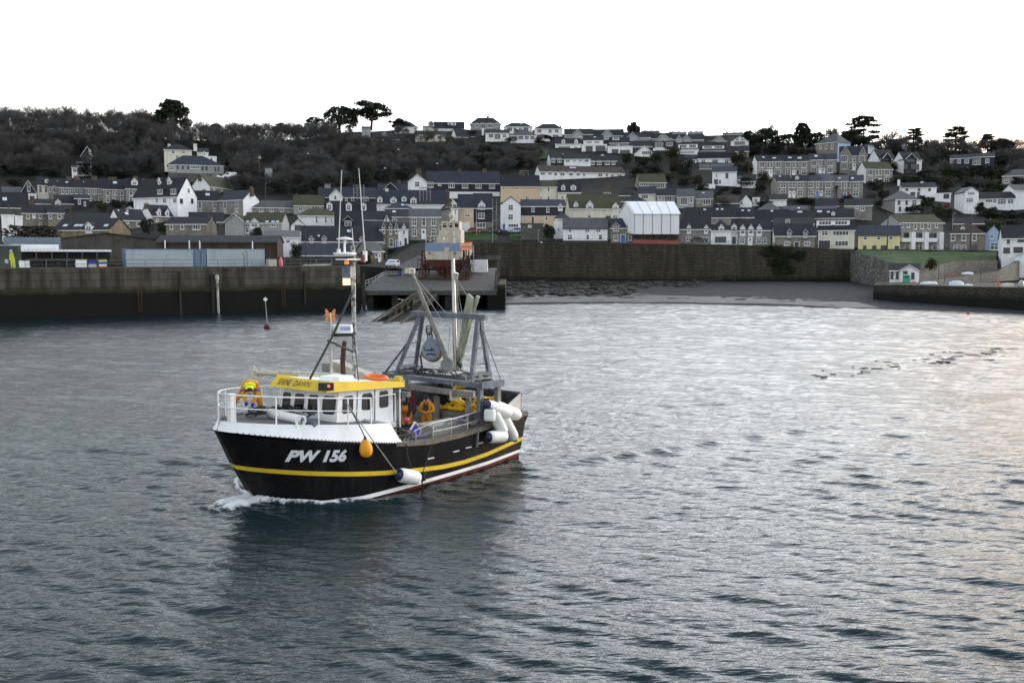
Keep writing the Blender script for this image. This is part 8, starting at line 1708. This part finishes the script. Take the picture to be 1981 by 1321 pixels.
def scaffold(p0, u, w_, h_, d_, nx, nz, label, z0=0):
    root = empty('scaffolding', p0, math.atan2(u.y, u.x)); tag(root, label, 'scaffolding'); m = MB()
    for i in range(nx+1):
        for v in (0, d_): m.tube([(w_*i/nx, v, z0), (w_*i/nx, v, h_)], .035, 5)
    m.build('standards', METAL, root); m = MB()
    for k in range(1, nz+1):
        z = z0+(h_-z0)*k/nz*.93
        for v in (0, d_): m.tube([(0, v, z), (w_, v, z)], .03, 5); m.tube([(0, v, min(h_, z+.9)), (w_, v, min(h_, z+.9))], .025, 5)
    m.build('ledgers', METAL, root)
    for k in range(1, nz+1): z = z0+(h_-z0)*k/nz*.93; m = MB(); m.bx(0, w_, .05, d_-.05, z, z+.06); m.build('platform', POLEM, root)
def scaf_px(xa, ya, xb, yb, D, label, nx, nz, d_=1.2): a = atY(xa, yb, D); b = atY(xb, yb, D); t = atY(xa, ya, D); scaffold(a, b-a, (b-a).length, t.z-a.z, d_, nx, nz, label)
scaf_px(893, 476, 916, 500, 173, 'steel access stair scaffold beside the trawler on the slip', 3, 2); scaf_px(994, 358, 1046, 387, 338, 'scaffolding along the front of the peach house', 6, 2); scaf_px(953, 385, 968, 443, 262, 'tall narrow scaffolding tower between slate-hung house and white shop', 2, 6); scaf_px(812, 362, 832, 389, 276, 'chimney scaffolding with yellow boards above the mossy roofs', 3, 2); scaf_px(684, 358, 704, 388, 300, 'chimney scaffolding behind the two mast aerials', 3, 3); scaf_px(1006, 330, 1022, 349, 342, 'dark scaffold box around the ridge chimney of the peach house', 2, 2)
fence('stair_railing', [tuple(atY(x, y, D)) for x, y, D in ((700, 558, 161), (722, 549, 166), (742, 538, 172))], 1.0, 1.6, 'bent steel railing at the left edge of the slip yard', METAL, (1.0, .55), r=.05)
fence('yard_gate', [tuple(atY(x, 530, 186)) for x in (786, 800, 814)], 2.2, .8, 'grey mesh gate at the top of the slip yard', METAL, (1.0, .08), r=.04, cat='gate')
def ythg(name, px, D, m, mt, label, cat): p = atY(px, 500, D); return tag(m.build(name, mt, None, (p.x, p.y, z_yard(D)+.02)), label, cat)
ythg('oil_drum', 773, 181, MB().lathe([(.3, 0), (.31, .3), (.3, .6), (.31, .9)], n=12), plain('blue_drum', (.03, .06, .20), .5), 'blue oil drum beside the pallets on the slip yard', 'drum')
m = MB(); [m.bx(-.8, .8, -.5+.22*k, -.36+.22*k, .12*j*3+.10, .12*j*3+.14) for k in range(5) for j in range(3)]; [m.bx(-.8+.7*k, -.7+.7*k, -.5, .5, .36*j, .36*j+.1) for k in range(3) for j in range(3)]; ythg('pallet_stack', 760, 181, m, POLEM, 'stack of weathered pallets at the left of the slip yard', 'pallets')
m = MB(); rv = random.Random(5); [m.torus((rv.uniform(-1, 1), rv.uniform(-.6, .6), rv.uniform(.2, .9)), rv.uniform(.25, .5), .07, (rv.uniform(-1, 1), rv.uniform(-1, 1), rv.uniform(-1, 1)), 12, 5) for k in range(12)]; ythg('rope_heap', 789, 182, m, ROPEL, 'heap of pale rope and gear before the yard gate', 'rope')
p = atY(906, 528, 186); root = empty('white_store', (p.x, p.y, z_yard(186))); tag(root, 'white steel store standing under the concrete portal frame', 'container'); m = MB(); m.bx(.4, 3.6, 0, 3, 0, 2.6); m.build('body', WHITE, root); m = MB(); m.bx(1, 2, -.04, 0, 0, 2.1); m.build('door', WHP, root)
m = MB(); m.bx(-.6, .5, -.4, .4, .5, 2.4); [m.bar((x, y, 0), (x, y, .5), .1) for x in (-.5, .4) for y in (-.3, .3)]; ythg('fuel_tank', 905, 183, m, plain('blue_tank', (.03, .16, .55), .5), 'bright blue fuel tank beside the trawler on the slip', 'tank')
# ------------------------------------------------------------ vehicles
def car(p, yaw, col, label, kind='car', ln=4.2):
    root = empty('parked_'+kind, p, yaw); tag(root, label, kind); van = kind == 'van'; h_ = 1.95 if van else 1.45; w_ = 1.75; m = MB()
    prof = [(-ln/2, .35), (-ln/2, .75), (-ln/2+.1, .9), (-ln*.22, 1.0), (-ln*.05, h_-.06), (ln*.06, h_), (ln*.30, h_-.03), (ln*.44, 1.0), (ln/2-.03, .92), (ln/2, .4), (ln*.4, .28), (-ln*.4, .28)] if not van else [(-ln/2, .35), (-ln/2, .8), (-ln*.36, 1.05), (-ln*.22, h_-.1), (-ln*.15, h_), (ln/2-.05, h_-.02), (ln/2, .4), (ln*.4, .28), (-ln*.4, .28)]
    m.prism([(x, -w_/2, z) for x, z in prof], (0, w_, 0)); m.build('body', plain(label.split()[0]+'_car_paint_%d' % len(MT), col, .25), root)
    for sg in (-1, 1):
        m = MB(); g = [(-ln*.18, 1.0), (-ln*.04, h_-.13), (ln*.05, h_-.1), (ln*.28, h_-.12), (ln*.39, 1.0)] if not van else [(-ln*.30, 1.1), (-ln*.20, h_-.2), (-ln*.06, h_-.18), (-ln*.06, 1.1)]
        m.add([(x, sg*(w_/2+.006), z) for x, z in g], [tuple(range(len(g)))]); m.build('side_window', BG, root, flip=False)
        for x in (-ln*.30, ln*.30): o = MB().lathe([(.32, -.1), (.32, .1)], (x, sg*(w_/2-.06), .32), (0, 1, 0), 14).build('wheel', BLACKP, root); MB().lathe([(.19, -.012), (.19, .012)], (x, sg*(w_/2+.045), .32), (0, 1, 0), 12).build('rim', METAL, o)
        m = MB(); m.bx(-ln/2-.012, -ln/2+.05, sg*.62-.16, sg*.62+.16, .66, .80); m.build('headlight', WHP, root)
    m = MB(); m.add([(-ln*.215-.01, -.72, 1.01), (-ln*.215-.01, .72, 1.01), (-ln*.055-.01, .64, h_-.08), (-ln*.055-.01, -.64, h_-.08)] if not van else [(-ln*.355-.01, -.75, 1.08), (-ln*.355-.01, .75, 1.08), (-ln*.225-.01, .7, h_-.12), (-ln*.225-.01, -.7, h_-.12)], [(0, 1, 2, 3)]); m.build('windscreen', BG, root, flip=False)
def carg(px, py, yaw, col, label, kind='car', D=None, ln=4.2, dz=0): q = ground_hit(px, py) if D is None else atY(px, py, D); car(q+Vector((0, 0, dz)), R(yaw), col, label, kind, ln)
carg(760, 517, 82, (.55, .62, .70), 'pale silver car parked nose-on in the lane above the slip', D=190)
carg(997, 451, 8, (.42, .50, .60), 'silver blue hatchback parked before the white shop'); carg(920, 451, 175, (.20, .012, .014), 'dark red car parked below the slate-hung house'); carg(958, 450, 170, (.02, .02, .025), 'black car parked right of the dark red one'); carg(1035, 449, 5, (.03, .03, .04), 'dark car in the shade beside the low stone garage')
carg(1352, 470, 178, (.015, .016, .02), 'black car parked before the rubble cottage above the sea wall', D=246); carg(444, 344, 20, (.7, .72, .74), 'white van parked beside the modern grey house', 'van', D=362, ln=5); carg(421, 347, 160, (.66, .69, .72), 'small white car in front of the white van', D=360); carg(449, 348, 15, (.03, .035, .04), 'dark car parked in front of the white van on the slope', D=357)
carg(1054, 275, 30, (.7, .72, .74), 'white car parked beside the small white garage on the ridge', D=443); carg(1351, 367, 100, (.55, .57, .6), 'pale car parked among the gardens left of the white van', D=358); carg(1370, 367, 10, (.72, .73, .75), 'white van parked below the tall plain white house', 'van', D=357, ln=4.6)
# ------------------------------------------------------------ white sheeted scaffold over a house
SHEET = pm('white_sheeting', (.72, .74, .76), (.66, .68, .71), .5, .5); TD = 247.0
def lp(x, y): return ZO['L'][0]+x/6.003, ZO['L'][1]+y/6.003
c0_ = atY(*lp(1000, 620), TD); c1_ = atY(*lp(1528, 622), TD); u_ = (c1_-c0_); Lw = u_.length; u_.normalize(); u_ = Vector((u_.x, u_.y, 0)).normalized(); root = empty('sheeted_scaffold', Vector((c0_.x, c0_.y, atY(*lp(1000, 715), TD).z)), math.atan2(u_.y, u_.x)+R(3)); tag(root, 'big white sheeted scaffold with pitched temporary roof over a harbour house', 'scaffolding')
gz = root.location.z; zb_ = c0_.z-gz; ze_ = atY(*lp(1000, 382), TD).z-gz; zr_ = atY(*lp(980, 245), TD+5.5).z-gz; zs = zr_
xl_ = -(atY(*lp(1000, 500), TD).x-atY(*lp(842, 500), TD+11).x)
m = MB(); m.add([(0, 0, zb_), (Lw, 0, zb_), (Lw, 0, ze_), (0, 0, ze_), (0, 0, zb_), (xl_, 11, zb_+1.0), (xl_, 11, ze_), (0, 0, ze_), (xl_*.5, 5.5, zr_), (Lw+.3, 0, ze_), (Lw+.2, 11, ze_), (Lw, 5.5, zr_), (Lw, 11, zb_)], [(0, 1, 2, 3), (4, 5, 6, 8, 7), (1, 12, 10, 11, 9), (5, 12, 10, 6)]); m.build('side_sheeting', SHEET, root)
m = MB(); m.prism([Vector(q) for q in [(-.25, -.3, ze_-.1), (Lw+.3, -.3, ze_-.1), (Lw-.2, 5.5, zr_+.05), (xl_*.5-.25, 5.5, zr_+.05)]], (0, 0, .1)); m.prism([Vector(q) for q in [(xl_-.2, 11.3, ze_-.1), (Lw+.3, 11.3, ze_-.1), (Lw-.2, 5.5, zr_+.05), (xl_*.5-.25, 5.5, zr_+.05)]], (0, 0, .1)); m.build('roof_sheeting', pm('roof_sheeting_white', (.80, .81, .82), (.75, .76, .78), .5, .45), root)
for k in range(5): x = Lw*(k+.02)/4.98+(.05 if k == 0 else 0); m = MB(); m.bar((x, -.04, zb_-.1), (x, -.04, ze_), .12, .06); m.build('seam', BLACKP, root); m = MB(); a_ = Vector((x, -.35, ze_+.02)); b_ = Vector((xl_*.5+(Lw-xl_*.5)*(x/Lw), 5.5, zr_+.17)); m.bar(a_, b_, .08, .04); m.build('roof_seam', METAL, root)
m = MB(); [m.tube([(x, y, 0), (x, y, zb_+.3)], .06, 5) for x in np.linspace(0, Lw, 9) for y in (.2, 1.5)]; m.bx(0, Lw, 2, 2.3, 0, zb_); m.build('ground_frame_and_shade', BLACKP, root); m = MB(); [m.bx(Lw*f, Lw*f+1.2, 1.9, 2, .9, 1.9) for f in (.15, .35, .55, .75)]; m.build('boarded_window', POLEM, root)  # black panel behind the poles paints the shade of the open ground floor
ORB = plain('orange_barrier_plastic', (.42, .075, .035), .6); m = MB(); m.bx(-.55, .55, -.03, .03, .12, .34); m.bx(-.55, .55, -.03, .03, .5, .62); m.bx(-.55, .55, -.03, .03, .72, .84); [m.bx(-.55+.18*k, -.50+.18*k, -.025, .025, .12, .84) for k in range(7)]; m.bx(-.45, -.3, -.22, .22, 0, .12); m.bx(.3, .45, -.22, .22, 0, .12); bme = m.mesh('barrier', ORB)
for i in range(14): px = 1228+i*6.3; p = atY(px, 471, 243.6); o = link('barrier', bme, None, (p.x, p.y, z_hill(250)-road_drop(p.x, 243)+.10), rv.uniform(-.08, .08)); tag(o, 'orange plastic barrier in the row before the white sheeted scaffold', 'barrier', 'orange barriers before the sheeted scaffold')
# ------------------------------------------------------------ poles and lamps
def pole(px, y0, y1, D, label, lamp=None, w_=.13, cross=False, cat='pole', dark=True):
    b = atY(px, y1, D); t = atY(px, y0, D); h_ = t.z-b.z; nm = 'street_lamp' if lamp else 'utility_pole'; root = empty(nm, b); tag(root, label, 'street lamp' if lamp else 'utility pole'); m = MB(); m.tube([(0, 0, -1.2), (0, 0, h_)], [w_, w_*.7], 7); m.build('post', POLEM if not lamp else METAL, root)
    if lamp: m = MB(); m.tube([(0, 0, h_), (lamp*.5, 0, h_+.15)], .05, 5); m.ball((lamp*.62, 0, h_+.14), (.28, .14, .09)); m.build('lamp_head', METAL, root)
    if cross: m = MB(); m.bx(-.7, .7, -.06, .06, h_-.5, h_-.38); m.build('cross_arm', POLEM, root)
for a in ((18, 397, 442, 236, 'dark wooden pole before the white corrugated shed', None, .14), (37, 405, 440, 236, 'pale wooden pole right of the white sheds', None, .1), (137, 397, 425, 250, 'slim dark pole before the old stone cottages', None, .1), (514, 353, 388, 318, 'wooden pole at the foot of the dark wood', None, .16, True), (502, 302, 328, 362, 'pole with a pale transformer box in the scrub', None, .14),
          (748, 418, 508, 205, 'tall wooden pole beside the pointed dormer houses', None, .15, True), (592, 440, 506, 214, 'dark slim pole behind the quay near the blue workshop', None, .1), (677, 432, 510, 210, 'slim pole behind the mast aerials on the quay', None, .08), (1716, 412, 484, 243.5, 'tall black pole before the yellow cottage', None, .2, True), (1877, 414, 487, 243.5, 'tall black pole before the brown roofed stone house', None, .2),
          (1854, 326, 348, 385, 'wooden pole in the right hillside trees, left of two', None, .16), (1885, 330, 364, 372, 'taller wooden pole in the right hillside trees, right of two', None, .18), (1448, 305, 363, 362, 'slim pole left of the upper stone terrace', None, .12), (1897, 495, 548, 196, 'thin pole carrying a white bird above the jetty', None, .07), (1815, 510, 550, 188, 'thin mooring post behind the jetty, beside the brown bush', None, .07), (1827, 512, 550, 186, 'thin mooring post right of another one behind the jetty', None, .06), (1724, 478, 512, 240, 'slim pole at the top of the grass bank', None, .06)): pole(*a[:5], a[5], a[6], *(a[7:] if len(a) > 7 else ()))
pole(922, 407, 445, 255, 'street lamp in front of the slate-hung house', .9, .07); pole(953, 428, 462, 248, 'dark lamp post at the road bend left of the shop', .7, .07); pole(1843, 413, 436, 262, 'street lamp before the dark slate roof on the right', .9, .07); pole(1712, 368, 388, 335, 'street lamp right of the lower stone terrace', -.9, .07); pole(1041, 446, 472, 243, 'short lamp post at the sea wall railing', .5, .07)
MB().box((0, 0, 0), (.9, .6, .8)).build('transformer_box', GREYR, None, atY(502, 305, 361.6)).update_tag()
tb = bpy.data.objects.get('transformer_box'); tag(tb, 'pale transformer box on the pole in the scrub', 'electrical box')
# ------------------------------------------------------------ right shore
hs_('N', 'small white boat hut with green door and black gabled roof on the jetty', 553, 866, 785, 908, 718, 'W', 'd', '835,76:k580/26 k635/26;842,70:k800/38;806,16:k722/40', '880,92:733/76=green', gab=((665, 865, 728, 785),), D=188, name='boat_hut', cat='hut', dep=5)
def hull_thing(px, py, D, ln, w_, h_, yaw, mt, label, cat='dinghy', z=None, up=True, name='upturned_dinghy'):
    p = atY(px, py, D); root = empty(name, p, R(yaw)); tag(root, label, cat); m = MB(); n = 10; vs = []
    for i in range(n+1):
        t = i/n; bw_ = w_/2*math.sin(math.pi*min(1, .18+.82*t) if False else math.pi*(.12+.86*t))**.6; hh = h_*(1-.35*abs(2*t-1)**3)
        for a in np.linspace(0, math.pi, 7): vs.append((ln*(t-.5), bw_*math.cos(a), hh*math.sin(a)**.8))
    m.add(vs, [(i*7+j, i*7+j+1, (i+1)*7+j+1, (i+1)*7+j) for i in range(n) for j in range(6)]+[tuple(range(7)), tuple(range(n*7, n*7+7))], 0, True); m.build('hull', mt, root); m = MB(); m.tube([(-ln/2, 0, h_*.55), (0, 0, h_+.03), (ln/2, 0, h_*.5)], .035, 5); m.build('keel', mt, root); m = MB(); m.tube([vs[i*7] for i in range(n+1)]+[vs[i*7+6] for i in range(n, -1, -1)], .04, 5); m.build('gunwale', METAL, root)
DW = pm('dinghy_white', (.66, .69, .72), (.5, .55, .6), 2, .5); DB = pm('dinghy_blue_white', (.45, .55, .66), (.66, .68, .7), 1.2, .4)
for a in ((1767, 549.5, 182, 1.6, .7, .45, 8, ORB, 'orange kayak lying beside the green hut door', 'kayak'), (1797, 550, 174, 3.0, 1.2, .5, 4, DW, 'white boat under a pale cover right of the boat hut'), (1850, 553, 166, 2.3, 1.3, .85, -10, DB, 'blue and white upturned dinghy on the jetty'), (1873, 554, 165, 1.5, .8, .4, 5, DW, 'small white upturned tender right of the blue dinghy'), (1841, 533, 206, 1.9, .8, .4, 3, pm('faded_red_hull', (.30, .06, .04), (.2, .05, .04), 2, .6), 'faded red dinghy on the climbing path'), (1872, 531, 207, 2.6, 1.0, .5, 8, DW, 'long white upturned boat on the climbing path'), (1949, 555, 158, 2.0, 1.2, .6, 0, CREAM, 'cream inflatable tender near the right edge of the jetty'), (1976, 553, 157, 1.6, 1.0, .9, 60, METAL, 'grey boat trailer hull at the right edge of the jetty')): hull_thing(*a)
m = MB(); m.torus((0, 0, 0), .34, .09, (0, 1, .15), 18, 7); tag(m.build('lifebuoy', plain('lifebuoy_orange', (.75, .15, .04), .5), None, atY(1930, 551, 160)), 'orange lifebuoy standing on the jetty wall', 'lifebuoy')
# ------------------------------------------------------------ gulls
def gull(px, py, D, span, yaw, label, fly=True, group=None):
    p = atY(px, py, D); m = MB(); k = span/1.3
    m.tube([(-.26*k, 0, 0), (-.12*k, 0, .02*k), (.05*k, 0, .02*k), (.20*k, 0, .04*k), (.27*k, 0, .05*k)], [.015*k, .07*k, .085*k, .05*k, .03*k], 8); m.ball((.29*k, 0, .06*k), .045*k, 0, 8, 6); m.tube([(.32*k, 0, .055*k), (.39*k, 0, .045*k)], [.016*k, .004*k], 5, 2); m.add([(-.24*k, -.03*k, 0), (-.24*k, .03*k, 0), (-.42*k, .09*k, 0), (-.42*k, -.09*k, 0)], [(0, 1, 2, 3)])
    if fly:
        for sg in (-1, 1): m.add([(.10*k, sg*.05*k, .05*k), (-.08*k, sg*.05*k, .05*k), (-.04*k, sg*.34*k, .17*k), (.13*k, sg*.30*k, .17*k), (-.16*k, sg*.66*k, .08*k), (.0, sg*.50*k, .14*k)], [(0, 1, 2, 3), (3, 2, 4, 5)], 1)
    else: m.tube([(0, .03, 0), (0, .03, -.2*k)], .01*k, 4, 2); m.tube([(.02, -.03, 0), (.02, -.03, -.2*k)], .01*k, 4, 2)
    o = m.build('gull', [WHP, plain('gull_grey_wing', (.42, .44, .46), .7) if 'gull_grey_wing' not in MT else MT['gull_grey_wing'], CREAM], None, p, flip=False); o.rotation_euler = (R(20 if fly else 0), 0, R(yaw)); tag(o, label, 'gull', group)
gull(1398, 162, 110, 1.5, 75, 'gull gliding alone against the white sky')
for px, py, l in ((596, 298, 'gull flying over the scrub left of the bare trees'), (771, 290, 'gull flying over the wood below the hipped bungalow'), (745, 326, 'gull flying over the wood near the white gable'), (846, 317, 'gull flying above the long slate-hung terrace')): gull(px, py, 330, 1.6, 30, l)
gull(772, 579, 150, .9, 10, 'gull perched on the slip rail, left of two', False); gull(778, 580, 150, .9, 200, 'gull perched on the slip rail, right of two', False); gull(1047, 469, 239, 1.3, 40, 'gull gliding along the sea wall top'); gull(1900, 508, 194, .9, 90, 'gull beside the thin pole above the jetty', False)
# lane from the yard up to the road
grid_sheet('lane', [[(x, y, zt(x, y)+.07) for x in np.linspace(-23.6+(y-188)*.14, -17.5+(y-188)*.16, 5)] for y in np.arange(188.5, 246, 3.5)], ASPH)
